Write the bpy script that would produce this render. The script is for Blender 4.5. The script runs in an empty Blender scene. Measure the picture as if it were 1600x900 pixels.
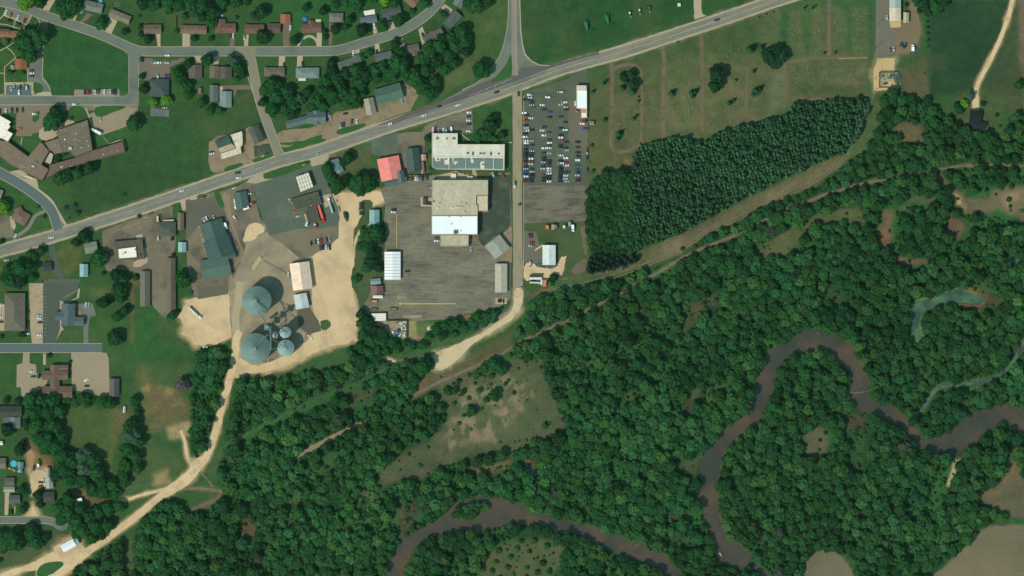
import bpy, math, random
import numpy as np
from mathutils import Vector, Matrix
from mathutils.geometry import tessellate_polygon

# ---------------------------------------------------------------- camera, sky, sun, exposure
scene = bpy.context.scene
COL = scene.collection
S = 0.6                      # metres per photograph pixel
W, H = 960.0, 540.0
ALT = 4000.0
cam_d = bpy.data.cameras.new("camera")
cam = bpy.data.objects.new("camera", cam_d)
COL.objects.link(cam)
cam.location = (0, 0, ALT)
cam.rotation_euler = (0, 0, 0)
cam_d.sensor_width = 36.0
cam_d.lens = 36.0 * ALT / W
cam_d.clip_start = 10.0
cam_d.clip_end = 60000.0
scene.camera = cam

SUN_EL, SHADOW_ANG = 51.0, 41.0          # shadows fall to the upper right of the photograph
world = bpy.data.worlds.new("World")
scene.world = world
world.use_nodes = True
wn = world.node_tree
bg = wn.nodes["Background"]
sky = wn.nodes.new("ShaderNodeTexSky")
sky.sky_type = 'NISHITA'
sky.sun_disc = False
sky.sun_elevation = math.radians(SUN_EL)
# direction towards the sun in plan = opposite of the shadow direction
sun_az = math.radians(SHADOW_ANG + 180.0)
sky.sun_rotation = math.radians(90.0) - sun_az
sky.air_density = 1.4
sky.dust_density = 0.6
tnt = wn.nodes.new("ShaderNodeMix"); tnt.data_type = 'RGBA'; tnt.blend_type = 'MULTIPLY'
tnt.inputs[0].default_value = 1.0; tnt.inputs[7].default_value = (.68, 1.08, 1.02, 1)     # greenish summer haze
wn.links.new(sky.outputs[0], tnt.inputs[6]); wn.links.new(tnt.outputs[2], bg.inputs[0])
bg.inputs[1].default_value = 0.12
sl = bpy.data.lights.new("sun", 'SUN')
sl.energy = 3.35
sl.angle = math.radians(0.55)
sl.color = (1.0, 0.965, 0.85)
sun = bpy.data.objects.new("sun", sl)
COL.objects.link(sun)
d = Vector((math.cos(sun_az) * math.cos(math.radians(SUN_EL)), math.sin(sun_az) * math.cos(math.radians(SUN_EL)), math.sin(math.radians(SUN_EL))))
sun.rotation_euler = d.to_track_quat('Z', 'Y').to_euler()
sun.location = d * 500
scene.view_settings.view_transform = 'Standard'
scene.view_settings.look = 'None'
scene.view_settings.gamma = 1.0
scene.view_settings.exposure = 0.0
try:
    scene.cycles.filter_width = 1.5
    scene.cycles.volume_bounces = 0
    scene.cycles.max_bounces = 5
    scene.cycles.diffuse_bounces = 3
    scene.cycles.transparent_max_bounces = 4
    scene.cycles.transmission_bounces = 2
    scene.cycles.glossy_bounces = 2
except Exception:
    pass

rng = random.Random(11)
npr = np.random.RandomState(5)

# ---------------------------------------------------------------- coordinates
TILES = {'p': (0, 0, 1.0)}
for ci, cx in enumerate('abcd'):
    for ri in range(4):
        TILES[cx + str(ri + 1)] = (400 * ci, 225 * ri, 4.0)
TILES.update({'L1': (810, 125, 10.), 'L2': (810, 205, 10.), 'B1': (360, 410, 10.), 'B2': (360, 490, 10.), 'M': (640, 180, 10.),
              'K': (460, 260, 10.), 'J': (560, 450, 10.), 'Q': (800, 300, 6.), 'H1': (0, 0, 10.), 'H2': (0, 90, 10.),
              'H3': (0, 170, 7.26), 'R1': (0, 600, 10.), 'R2': (0, 690, 10.), 'S1': (1340, 0, 10.), 'S2': (1340, 85, 10.),
              'F': (1480, 130, 10.), 'E1': (300, 180, 10.), 'E2': (280, 270, 10.), 'E3': (440, 300, 10.), 'E4': (640, 265, 10.),
              'E5': (1000, 20, 10.), 'E6': (160, 290, 10.), 'E7': (900, 0, 10.)})

def pt(tile, x, y):
    ox, oy, k = TILES[tile]
    px, py = ox + x / k, oy + y / k
    return ((px - 800.0) * S, (450.0 - py) * S)

def P(s):
    t, out = 'p', []
    for w in s.split():
        if ',' in w:
            x, y = w.split(',')
            out.append(pt(t, float(x), float(y)))
        else:
            t = w
    return out

def tsc(tile):
    return S / TILES[tile][2]

# ---------------------------------------------------------------- materials
def lin(v):
    v = v / 255.0
    return v / 12.92 if v <= 0.04045 else ((v + 0.055) / 1.055) ** 2.4

KILL = 1.02
def C(r, g, b, k=None):
    k = k or KILL
    m_ = max(r, g, b); w = 1.0 if m_ < 120 else max(0.0, (215 - m_) / 95.0)
    t = (1 - .07 * w, 1 + .03 * w, 1 - .10 * w)
    if r > g * 1.03 and r > 80:
        t = (.96, .915, .88)
    return tuple(min(lin(v) * q / k, .88) for v, q in zip((r, g, b), t))

class NT:
    def __init__(s, name):
        s.m = bpy.data.materials.new(name)
        s.m.use_nodes = True
        s.t = s.m.node_tree
        s.b = s.t.nodes["Principled BSDF"]
        s.b.inputs["Specular IOR Level"].default_value = 0.25
    def n(s, typ, **kw):
        nd = s.t.nodes.new(typ)
        for k, v in kw.items():
            setattr(nd, k, v)
        return nd
    def l(s, a, b):
        s.t.links.new(a, b)
    def pos(s, scale=(1, 1, 1), obj=False, rot=0.0):
        if obj:
            src = s.n("ShaderNodeTexCoord").outputs["Object"]
        else:
            src = s.n("ShaderNodeNewGeometry").outputs["Position"]
        mp = s.n("ShaderNodeMapping")
        if rot:
            mp.vector_type = 'TEXTURE'; scale = tuple(1 / max(v_, 1e-4) for v_ in scale)
        mp.inputs["Scale"].default_value = scale
        mp.inputs["Rotation"].default_value = (0, 0, rot)
        s.l(src, mp.inputs[0])
        return mp.outputs[0]
    def noise(s, vec, scale, detail=3.0, rough=0.55, dist=0.0):
        nd = s.n("ShaderNodeTexNoise")
        nd.inputs["Scale"].default_value = scale
        nd.inputs["Detail"].default_value = detail
        nd.inputs["Roughness"].default_value = rough
        nd.inputs["Distortion"].default_value = dist
        s.l(vec, nd.inputs["Vector"])
        return nd.outputs["Fac"]
    def mr(s, v, a, b, c, d_):
        nd = s.n("ShaderNodeMapRange")
        nd.inputs[1].default_value, nd.inputs[2].default_value = a, b
        nd.inputs[3].default_value, nd.inputs[4].default_value = c, d_
        s.l(v, nd.inputs[0])
        return nd.outputs[0]
    def mul(s, a, b):
        nd = s.n("ShaderNodeMath", operation='MULTIPLY')
        for i, v in enumerate((a, b)):
            if hasattr(v, 'links'):
                s.l(v, nd.inputs[i])
            else:
                nd.inputs[i].default_value = v
        return nd.outputs[0]
    def mix(s, f, a, b):
        nd = s.n("ShaderNodeMix", data_type='RGBA')
        for sock, v in ((nd.inputs[0], f), (nd.inputs[6], a), (nd.inputs[7], b)):
            if hasattr(v, 'links'):
                s.l(v, sock)
            elif isinstance(v, tuple):
                sock.default_value = v + (1,)
            else:
                sock.default_value = v
        return nd.outputs[2]
    def scale(s, colr, f):
        nd = s.n("ShaderNodeVectorMath", operation='SCALE')
        if hasattr(colr, 'links'):
            s.l(colr, nd.inputs[0])
        else:
            nd.inputs[0].default_value = colr
        s.l(f, nd.inputs["Scale"])
        return nd.outputs[0]
    def bump(s, h, strength=0.3, dist=0.3):
        nd = s.n("ShaderNodeBump")
        nd.inputs["Strength"].default_value = strength
        nd.inputs["Distance"].default_value = dist
        s.l(h, nd.inputs["Height"])
        s.l(nd.outputs[0], s.b.inputs["Normal"])
    def out(s, colr, rough=0.9):
        if hasattr(colr, 'links'):
            s.l(colr, s.b.inputs["Base Color"])
        else:
            s.b.inputs["Base Color"].default_value = tuple(colr) + (1,)
        s.b.inputs["Roughness"].default_value = rough
        return s.m

MATS = {}
def surf(name, rgb, var=0.10, fine=0.10, alt=None, alt_s=0.05, alt_lo=0.5, alt_hi=0.65, stretch=(1, 1, 1), rot=0.0, crack=0.0, rough=0.92):
    """weathered flat surface: base colour, broad and fine mottling, patches of a second colour, cracks"""
    if name in MATS:
        return MATS[name]
    t = NT(name)
    v = t.pos(stretch, rot=rot)
    v0 = t.pos()
    c = tuple(rgb)
    if alt:
        f = t.mr(t.noise(v, alt_s, 5.0, 0.65), alt_lo, alt_hi, 0, 1)
        c = t.mix(f, tuple(rgb), tuple(alt))
    b1 = t.mr(t.noise(v0, 0.035, 4.0, 0.6), 0.3, 0.7, 1 - var, 1 + var)
    b2 = t.mr(t.noise(v0, 0.9, 3.0, 0.7), 0.25, 0.75, 1 - fine, 1 + fine)
    c = t.scale(c, t.mul(b1, b2))
    if crack > 0:
        sk = t.mr(t.noise(t.pos((.12, 1.1, 1)), .55, 4.0, .7, .4), .53, .58, 1.0, 1 - crack)
        c = t.scale(c, sk)
        sk2 = t.mr(t.noise(t.pos((1.1, .1, 1)), .5, 3.0, .7), .57, .62, 1.0, 1 - crack * .5)
        c = t.scale(c, sk2)
        crack *= .35
        vo = t.n("ShaderNodeTexVoronoi", feature='DISTANCE_TO_EDGE')
        vo.inputs["Scale"].default_value = 0.16
        vv = t.n("ShaderNodeVectorMath", operation='ADD')
        nz = t.n("ShaderNodeTexNoise"); nz.inputs["Scale"].default_value = 0.15
        t.l(v0, nz.inputs["Vector"])
        sc = t.n("ShaderNodeVectorMath", operation='SCALE'); sc.inputs["Scale"].default_value = 3.0
        t.l(nz.outputs["Color"], sc.inputs[0])
        t.l(v0, vv.inputs[0]); t.l(sc.outputs[0], vv.inputs[1])
        t.l(vv.outputs[0], vo.inputs["Vector"])
        f = t.mr(vo.outputs["Distance"], 0.0, 0.06, 1 - crack, 1.0)
        c = t.scale(c, f)
    MATS[name] = t.out(c, rough)
    return MATS[name]

def roofmat(rgb, kind='shingle'):
    key = "roof_%s_%d_%d_%d" % ((kind,) + tuple(int(x * 255) for x in rgb))
    if key in MATS:
        return MATS[key]
    t = NT(key)
    v = t.pos(obj=True)
    wv = t.pos()
    a_ = .05 if min(rgb) > .6 else .15
    b = t.mr(t.noise(wv, 0.25, 4.0, 0.65), 0.3, 0.7, 1 - a_, 1 + a_)
    if kind == 'metal':
        # standing seams run down the slope, one every metre or so along the ridge
        w = t.n("ShaderNodeTexWave", wave_type='BANDS', bands_direction='X', wave_profile='SAW')
        w.inputs["Scale"].default_value = 0.32
        w.inputs["Distortion"].default_value = 0.0
        t.l(v, w.inputs["Vector"])
        f = t.mr(w.outputs["Fac"], 0.0, 0.3, 0.80, 1.0)
        c = t.scale(tuple(rgb), t.mul(b, f))
        t.b.inputs["Metallic"].default_value = 0.15
        MATS[key] = t.out(c, 0.5)
    elif kind == 'flat':
        b2 = t.mr(t.noise(t.pos((1, .25, 1)), 0.12, 4.0, 0.6), 0.3, 0.7, 1 - a_ * .8, 1 + a_ * .5)
        br = t.n("ShaderNodeTexBrick")
        br.inputs["Scale"].default_value = 0.16
        br.inputs["Color1"].default_value = (1, 1, 1, 1)
        br.inputs["Color2"].default_value = (.96, .96, .96, 1)
        br.inputs["Mortar"].default_value = (.86, .86, .86, 1)
        br.inputs["Mortar Size"].default_value = 0.012
        t.l(v, br.inputs["Vector"])
        c = t.scale(br.outputs["Color"], t.mul(b2, b))
        mx = t.n("ShaderNodeMix", data_type='RGBA', blend_type='MULTIPLY')
        mx.inputs[0].default_value = 1.0
        t.l(c, mx.inputs[6]); mx.inputs[7].default_value = tuple(rgb) + (1,)
        MATS[key] = t.out(mx.outputs[2], 0.8)
    else:
        b2 = t.mr(t.noise(wv, 1.6, 2.0, 0.8), 0.25, 0.75, 0.82, 1.18)
        c = t.scale(tuple(rgb), t.mul(b, b2))
        MATS[key] = t.out(c, 0.92)
    return MATS[key]

def plain(name, rgb, rough=0.7, metal=0.0, var=0.08):
    key = name
    if key in MATS:
        return MATS[key]
    t = NT(name)
    v = t.pos()
    c = t.scale(tuple(rgb), t.mr(t.noise(v, 0.7, 3.0, 0.6), 0.3, 0.7, 1 - var, 1 + var))
    t.b.inputs["Metallic"].default_value = metal
    MATS[key] = t.out(c, rough)
    return MATS[key]

def leafmat(name, translucent=0.22):
    t = NT(name)
    at = t.n("ShaderNodeAttribute", attribute_name="tint")
    oi = t.n("ShaderNodeObjectInfo")
    mx = t.n("ShaderNodeMix", data_type='RGBA', blend_type='MULTIPLY')
    mx.inputs[0].default_value = 1.0
    t.l(at.outputs["Color"], mx.inputs[6]); t.l(oi.outputs["Color"], mx.inputs[7])
    wv = t.pos()
    c = t.scale(mx.outputs[2], t.mr(t.noise(wv, 0.9, 3.0, 0.7), 0.3, 0.7, 0.82, 1.18))
    df = t.n("ShaderNodeBsdfDiffuse"); tr = t.n("ShaderNodeBsdfTranslucent")
    t.l(c, df.inputs[0]); t.l(c, tr.inputs[0])
    ms = t.n("ShaderNodeMixShader"); ms.inputs[0].default_value = translucent
    t.l(df.outputs[0], ms.inputs[1]); t.l(tr.outputs[0], ms.inputs[2])
    out = t.t.nodes["Material Output"]
    t.l(ms.outputs[0], out.inputs[0])
    return t.m

# ---------------------------------------------------------------- object helpers
LM = []            # landmarks: (x, y, phrase)
def mesh(name, verts, faces, mat=None, smooth=False):
    me = bpy.data.meshes.new(name)
    me.from_pydata([tuple(v) for v in verts], [], [tuple(f) for f in faces])
    if mat:
        me.materials.append(mat)
    if smooth:
        me.polygons.foreach_set('use_smooth', [True] * len(me.polygons))
    me.update()
    return me

def obj(name, me, parent=None, loc=None, rz=0.0):
    o = bpy.data.objects.new(name, me)
    COL.objects.link(o)
    if loc:
        o.location = loc
    o.rotation_euler = (0, 0, rz)
    if parent:
        o.parent = parent
    return o

def tag(o, label, cat, group=None):
    o['label'] = label
    o['category'] = cat
    if group:
        o['group'] = group
    return o

def struct(name, me, label=None):
    o = obj(name, me)
    o['kind'] = 'structure'
    if label:
        o['label'] = label
    return o

class MB:
    """collects simple solids into one mesh"""
    def __init__(s):
        s.v, s.f = [], []
    def add(s, vs, fs):
        n = len(s.v)
        s.v += [tuple(v) for v in vs]
        s.f += [tuple(i + n for i in f) for f in fs]
    def box(s, cx, cy, z0, lx, ly, lz, rz=0.0, taper=1.0):
        c, sn = math.cos(rz), math.sin(rz)
        vs = []
        for z, k in ((z0, 1.0), (z0 + lz, taper)):
            for ax, ay in ((-1, -1), (1, -1), (1, 1), (-1, 1)):
                x, y = ax * lx / 2 * k, ay * ly / 2 * k
                vs.append((cx + x * c - y * sn, cy + x * sn + y * c, z))
        s.add(vs, [(0, 3, 2, 1), (4, 5, 6, 7), (0, 1, 5, 4), (1, 2, 6, 5), (2, 3, 7, 6), (3, 0, 4, 7)])
    def tube(s, a, b, r0, r1=None, n=8):
        r1 = r0 if r1 is None else r1
        a, b = Vector(a), Vector(b)
        d_ = (b - a).normalized()
        u = d_.orthogonal().normalized(); w = d_.cross(u)
        vs = []
        for p_, r in ((a, r0), (b, r1)):
            for i in range(n):
                t_ = 2 * math.pi * i / n
                vs.append(p_ + (u * math.cos(t_) + w * math.sin(t_)) * r)
        fs = [(i, (i + 1) % n, n + (i + 1) % n, n + i) for i in range(n)]
        fs += [tuple(range(n - 1, -1, -1)), tuple(range(n, 2 * n))]
        s.add(vs, fs)
    def prism(s, pts, z0, z1):
        n = len(pts)
        if area(pts) < 0:
            pts = pts[::-1]
        vs = [(x, y, z0) for x, y in pts] + [(x, y, z1) for x, y in pts]
        fs = [(i, (i + 1) % n, n + (i + 1) % n, n + i) for i in range(n)]
        for t_ in tri(pts):
            fs.append(tuple(n + i for i in t_))
        s.add(vs, fs)
    def mesh(s, name, mat, smooth=False):
        return mesh(name, s.v, s.f, mat, smooth)

def area(p):
    return 0.5 * sum(p[i][0] * p[(i + 1) % len(p)][1] - p[(i + 1) % len(p)][0] * p[i][1] for i in range(len(p)))

def tri(pts):
    ts = tessellate_polygon([[Vector((x, y, 0)) for x, y in pts]])
    out = []
    for a, b, c in ts:
        ax, ay = pts[a]; bx, by = pts[b]; cx, cy = pts[c]
        if (bx - ax) * (cy - ay) - (by - ay) * (cx - ax) < 0:
            a, b, c = a, c, b
        out.append((a, b, c))
    return out

def rough_poly(pts, step=3.0, amp=0.5, smooth=0):
    for _ in range(smooth):
        q = []
        for i in range(len(pts)):
            a, b = pts[i], pts[(i + 1) % len(pts)]
            q.append((a[0] * .75 + b[0] * .25, a[1] * .75 + b[1] * .25))
            q.append((a[0] * .25 + b[0] * .75, a[1] * .25 + b[1] * .75))
        pts = q
    out = []
    for i in range(len(pts)):
        a, b = pts[i], pts[(i + 1) % len(pts)]
        L = math.hypot(b[0] - a[0], b[1] - a[1])
        k = max(1, int(L / step))
        for j in range(k):
            f = j / k
            out.append((a[0] + (b[0] - a[0]) * f + rng.uniform(-amp, amp), a[1] + (b[1] - a[1]) * f + rng.uniform(-amp, amp)))
    return out

def catmull(pts, n=6):
    if len(pts) < 3:
        return pts
    q = [(2 * pts[0][0] - pts[1][0], 2 * pts[0][1] - pts[1][1])] + list(pts) + [(2 * pts[-1][0] - pts[-2][0], 2 * pts[-1][1] - pts[-2][1])]
    out = []
    for i in range(1, len(q) - 2):
        p0, p1, p2, p3 = q[i - 1], q[i], q[i + 1], q[i + 2]
        for j in range(n):
            t = j / n
            out.append(tuple(0.5 * (2 * p1[k] + (p2[k] - p0[k]) * t + (2 * p0[k] - 5 * p1[k] + 4 * p2[k] - p3[k]) * t * t + (3 * p1[k] - p0[k] - 3 * p2[k] + p3[k]) * t ** 3) for k in (0, 1)))
    out.append(tuple(pts[-1]))
    return out

def ribbon_geo(pts, w, z, jit=0.0, off=0.0):
    n = len(pts)
    vs, fs = [], []
    for i in range(n):
        a = pts[max(0, i - 1)]; b = pts[min(n - 1, i + 1)]
        dx, dy = b[0] - a[0], b[1] - a[1]
        L = math.hypot(dx, dy) or 1
        nx, ny = -dy / L, dx / L
        x, y = pts[i][0] + nx * off, pts[i][1] + ny * off
        h1, h2 = w / 2 + rng.uniform(-jit, jit), w / 2 + rng.uniform(-jit, jit)
        vs += [(x - nx * h1, y - ny * h1, z), (x + nx * h2, y + ny * h2, z)]
        if i:
            k = 2 * i
            fs.append((k - 2, k, k + 1, k - 1))
    return vs, fs

HALO = {'sandy_gravel': (196, 168, 124), 'sandy_road': (190, 162, 118), 'grey_gravel_yard': (140, 126, 100), 'grassy_track': (98, 90, 64), 'trail_gravel': (104, 94, 70), 'faint_lane': (94, 90, 62), 'pale_trail': (110, 98, 74),
        'gravel_shoulder': (120, 114, 84), 'pale_gravel': (170, 156, 122), 'brown_yard': (140, 116, 84), 'brown_gravel': (108, 98, 70), 'tan_sand': (150, 134, 96)}
DIRT_ROADS = []
def ribbon(name, s, w_px, mat, z, jit=0.0, n=6, label=None, smooth=True):
    pts = P(s) if isinstance(s, str) else s
    if smooth:
        pts = catmull(pts, n)
    if mat.name in HALO:
        zone(ribbon_poly(pts[::2] + [pts[-1]], w_px * S + 1.6), HALO[mat.name], 1.8, 4, .75)
        DIRT_ROADS.append(ribbon_poly(pts[::2] + [pts[-1]], w_px * S + (5.5 if w_px > 8 else 1.5)))
    if jit:
        q = []
        for a, b in zip(pts[:-1], pts[1:]):
            L = math.hypot(b[0] - a[0], b[1] - a[1]); k = max(1, int(L / 3.0))
            q += [(a[0] + (b[0] - a[0]) * j / k, a[1] + (b[1] - a[1]) * j / k) for j in range(k)]
        pts = q + [pts[-1]]
    z = lift(z)
    vs, fs = ribbon_geo(pts, w_px * S, z, jit)
    return struct(name, mesh(name, vs, fs, mat), label)

def lift(z):
    _zc[0] += 1
    return z * 1.5 + .002 * (_zc[0] % 7)
_zc = [0]
def zz(base):
    _zc[0] += 1
    return base + 0.0041 * (_zc[0] % 9)

def sheet(name, s, mat, z, jag=0.0, smooth=0, label=None):
    pts = P(s) if isinstance(s, str) else s
    if mat.name in HALO:
        zone(offset_poly(pts, 1.2), HALO[mat.name], 3.5, 9, .85)
    if jag or smooth:
        pts = rough_poly(pts, 2.5, jag, smooth)
    if area(pts) < 0:
        pts = pts[::-1]
    if z > 0:
        z = lift(z)
    me = mesh(name, [(x, y, z) for x, y in pts], tri(pts), mat)
    return struct(name, me, label)
# ---------------------------------------------------------------- water outlines
RIVER_A = P("p 598,935 600,900 608,875 622,852 640,835 670,822 695,797 715,785 750,777 775,777 800,785 822,789 832,800 850,805 880,810 900,819 925,822 950,832 980,841 1005,850 1012,862 1040,867 1057,887 1064,900 1072,935 1046,935 1040,900 1025,890 990,872 960,864 930,850 907,835 875,831 845,825 800,815 767,825 745,834 712,830 682,835 660,850 640,880 630,900 624,935")
RIVER_B = P("p 1196,935 1188,900 1180,887 1170,877 1157,888 1145,885 1122,872 1117,857 1110,830 1102,807 1094,785 1094,757 1092,730 1100,710 1110,690 1127,675 1150,655 1175,630 1180,600 1190,577 1200,552 1232,530 1250,516 1287,516 1310,525 1332,542 1345,567 1355,595 1360,612 1375,627 1395,637 1420,655 1432,667 1440,683 1462,687 1478,680 1492,670 1500,657 1525,647 1550,636 1570,633 1600,642 1660,655 1660,712 1612,700 1590,675 1580,664 1562,662 1545,672 1537,682 1520,695 1500,708 1482,710 1452,705 1432,697 1418,682 1405,665 1375,650 1347,642 1330,630 1322,612 1335,600 1325,577 1307,565 1292,549 1265,546 1237,552 1217,572 1207,600 1204,630 1190,655 1170,672 1155,682 1135,700 1125,725 1121,757 1121,785 1125,812 1137,840 1162,857 1177,872 1188,887 1202,897 1228,935")
ISLET = P("b4 1220,530 1250,480 1320,440 1440,430 1460,480 1380,540 1310,555")
SLOUGH = P("p 1427,482 1435,472 1460,467 1480,457 1500,452 1520,460 1540,468 1530,475 1505,472 1475,472 1450,480 1438,492 1434,512 1440,528 1430,530 1424,505")
STREAM = catmull(P("p 1640,500 1605,528 1582,567 1562,585 1537,597 1500,602 1470,605 1455,617 1440,640 1424,652"), 5)
POND_C = P("p 1572,402 1600,405 1640,408 1640,418 1590,412 1574,408")
POND_D = P("c4 700,320 725,285 760,300 765,335 740,360 705,350")
POND_E = P("c4 60,225 110,215 150,240 150,275 110,270 70,250")
def offset_poly(pts, dd):
    if area(pts) < 0:
        pts = pts[::-1]
    n = len(pts); out = []
    for i in range(n):
        a, b, c = pts[i - 1], pts[i], pts[(i + 1) % n]
        e1 = Vector((b[0] - a[0], b[1] - a[1])).normalized(); e2 = Vector((c[0] - b[0], c[1] - b[1])).normalized()
        n1 = Vector((e1.y, -e1.x)); n2 = Vector((e2.y, -e2.x))
        m_ = (n1 + n2)
        L = m_.length
        m_ = n1 if L < 1e-6 else m_ / L
        k = min(dd / max(m_.dot(n1), 0.5), 2 * abs(dd)) if dd > 0 else max(dd / max(m_.dot(n1), 0.5), -2 * abs(dd))
        out.append((b[0] + m_.x * k, b[1] + m_.y * k))
    return out
def ribbon_poly(pts, w):
    vs, _ = ribbon_geo(pts, w, 0)
    L = [(v[0], v[1]) for v in vs[0::2]]; R = [(v[0], v[1]) for v in vs[1::2]]
    return L + R[::-1]
STREAM_P = ribbon_poly(STREAM, 3.4)

# ---------------------------------------------------------------- numpy helpers
def inside(X, Y, poly):
    r = np.zeros(X.shape, bool)
    n = len(poly)
    for i in range(n):
        x1, y1 = poly[i]; x2, y2 = poly[(i + 1) % n]
        if y1 == y2:
            continue
        c = ((y1 > Y) != (y2 > Y)) & (X < (x2 - x1) * (Y - y1) / (y2 - y1) + x1)
        r ^= c
    return r

def sdist(X, Y, poly):
    """signed distance, negative inside"""
    dm = np.full(X.shape, 1e9)
    n = len(poly)
    for i in range(n):
        x1, y1 = poly[i]; x2, y2 = poly[(i + 1) % n]
        dx, dy = x2 - x1, y2 - y1
        L = dx * dx + dy * dy or 1e-9
        t = np.clip(((X - x1) * dx + (Y - y1) * dy) / L, 0, 1)
        dm = np.minimum(dm, (X - x1 - t * dx) ** 2 + (Y - y1 - t * dy) ** 2)
    dm = np.sqrt(dm)
    return np.where(inside(X, Y, poly), -dm, dm)

def vnoise(X, Y, cell, seed):
    r = np.random.RandomState(seed)
    g = r.rand(128, 128)
    u, v = X / cell + 1000.3, Y / cell + 1000.7
    iu, iv = np.floor(u).astype(int), np.floor(v).astype(int)
    fu, fv = u - iu, v - iv
    fu, fv = fu * fu * (3 - 2 * fu), fv * fv * (3 - 2 * fv)
    a, b = g[iu % 128, iv % 128], g[(iu + 1) % 128, iv % 128]
    c, e = g[iu % 128, (iv + 1) % 128], g[(iu + 1) % 128, (iv + 1) % 128]
    return (a * (1 - fu) + b * fu) * (1 - fv) + (c * (1 - fu) + e * fu) * fv

def fbm(X, Y, cell, seed, octv=4):
    s_, a, t = 0, 1.0, 0
    for i in range(octv):
        s_ = s_ + a * vnoise(X, Y, cell / 2 ** i, seed + i); t += a; a *= 0.55
    return s_ / t

# ---------------------------------------------------------------- forest outline and clearings
FOREST = P("p 207,990 212,835 240,797 262,782 275,790 292,803 325,795 350,775 342,745 350,712 362,695 400,680 430,665 470,650 510,632 545,614 580,592 600,574 620,567 645,568 650,590 645,620 662,606 685,600 692,612 700,650 740,690 800,700 850,660 850,600 842,565 815,560 795,560 790,548 803,535 805,522 822,500 823,474 850,464 880,457 930,448 960,447 985,432 1015,424 1050,407 1075,392 1112,366 1150,353 1200,329 1232,315 1270,296 1300,278 1330,258 1360,234 1376,195 1374,165 1382,150 1395,140 1410,150 1445,155 1465,170 1475,186 1490,180 1500,192 1512,207 1560,216 1575,202 1580,186 1600,177 1740,165 1740,990")
FOREST_W = [P("p 60,990 102,900 135,868 175,850 190,850 192,990"),
            P("p 374,612 376,597 400,600 425,596 467,588 500,580 540,573 552,560 575,556 598,572 560,592 530,602 490,620 450,637 410,657 378,674 358,690 354,682 362,640"),
            P("p 317,548 345,553 362,556 352,575 346,590 340,620 332,650 325,680 316,708 306,716 297,700 300,675 297,640 302,600 310,570")]
CLEAR = [P("b3 985,690 1100,600 1250,560 1400,520 1500,490 1600,450 c3 180,450 200,560 260,700 330,820 310,900 c4 300,10 150,60 60,90 0,130 b4 1590,125 1500,110 1250,170 1150,230 1060,285 870,315 780,345 765,290 800,200 900,150 1000,105 1110,50 1160,0 b3 1190,900 1215,830 1200,760 1160,700 1150,640 1100,620"),
         P("p 1255,990 1258,885 1264,870 1277,859 1292,856 1310,861 1322,877 1334,892 1345,930"),
         P("p 1430,990 1455,900 1472,887 1495,867 1512,847 1527,832 1557,820 1700,815 1700,990"),
         P("p 1573,720 1590,722 1600,745 1640,770 1640,812 1597,812 1560,800 1550,790 1525,775 1527,765 1550,762 1562,750 1570,735"),
         P("p 725,990 745,890 760,865 790,850 822,840 855,842 885,857 880,870 862,900 860,990"),
         P("p 1257,700 1258,680 1268,668 1290,672 1298,690 1292,708 1272,718 1260,712"),
         P("p 1200,375 1240,355 1282,332 1340,322 1355,340 1350,355 1325,347 1282,347 1255,362 1237,395 1215,402 1190,404 1180,390"),
         P("p 1383,328 1397,330 1392,355 1394,370 1388,388 1372,385 1375,360"),
         P("p 1398,400 1440,402 1458,412 1430,416 1402,414"),
         P("p 1482,330 1510,352 1498,374 1480,362"),
         P("p 1405,325 1432,304 1460,306 1469,322 1450,318 1430,314 1410,332"),
         P("p 1462,275 1480,290 1495,318 1510,333 1532,336 1560,327 1600,347 1740,350 1740,295 1575,290 1550,297 1540,308 1515,310 1500,300 1480,283 1470,270"),
         P("p 1398,192 1440,195 1448,222 1412,228 1398,210"),
         P("b4 880,450 990,440 1000,520 960,640 900,680 880,580"), P("b4 420,130 490,120 480,220 430,230 400,260"), P("b4 640,350 700,350 750,420 720,430"),
         P("b4 190,540 240,420 270,330 260,430 230,560"),
         P("c3 640,750 720,670 820,610 840,640 740,720 680,790"), P("c3 1060,800 1130,660 1300,600 1340,640 1180,680 1120,780"),
         P("c3 840,500 950,520 900,580 840,560"), P("c3 760,100 800,130 860,210 820,220 770,150"), P("c3 1040,100 1300,30 1320,80 1200,150 1100,260 1060,310 1080,180"),
         P("c4 1040,170 1190,130 1170,220 1120,290 1050,230"), P("c4 960,520 1110,490 1110,540 980,560"), P("c4 40,165 110,170 160,220 150,280 60,250"),
         P("b4 1340,220 1600,170 1600,240 1360,270"), P("b3 600,640 760,620 720,680 580,760 550,720"), P("d3 1190,720 1280,700 1330,770 1200,820"),
         P("d3 1200,110 1340,0 1400,50 1480,80 1440,120 1230,130"), P("d4 1130,330 1160,170 1205,165 1190,240 1150,350 1000,490 980,480"),
         P("d4 540,350 580,480 660,550 600,560 530,470"), P("c2 1250,830 1340,850 1340,880 1260,870"), P("a4 1500,560 1580,560 1600,680 1520,650"),
         P("d3 480,780 620,790 640,900 470,900"), P("d4 520,0 620,0 590,300 530,280"), P("d3 380,0 440,20 520,130 520,180 440,120 400,60"),
         P("c2 1530,600 1600,590 1600,700 1550,680"), P("c4 1000,660 1100,640 1150,700 1080,720")]
TRAIL = catmull(P("p 560,702 600,672 640,648 c3 0,365 130,310 320,215 550,100 p 995,445 1030,425 1072,400 1112,382 1150,367 1200,342 1257,317 1312,297 1362,284 1430,272 1475,263 1500,262 1562,258 1640,262"), 4)
TRAIL = catmull(P("b3 975,680 1100,610 1300,520 1500,430 1600,370 c3 20,355 130,300 320,215 550,100 p 965,462 995,445 1030,425 1072,400 1112,382 1150,367 1200,342 1257,317 1312,297 1362,284 1430,272 1475,263 1520,258 1562,258 1660,262"), 4)
TRAIL2 = catmull(P("b3 0,900 b4 230,150 330,110 430,60 520,10 b3 680,840"), 4)
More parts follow.
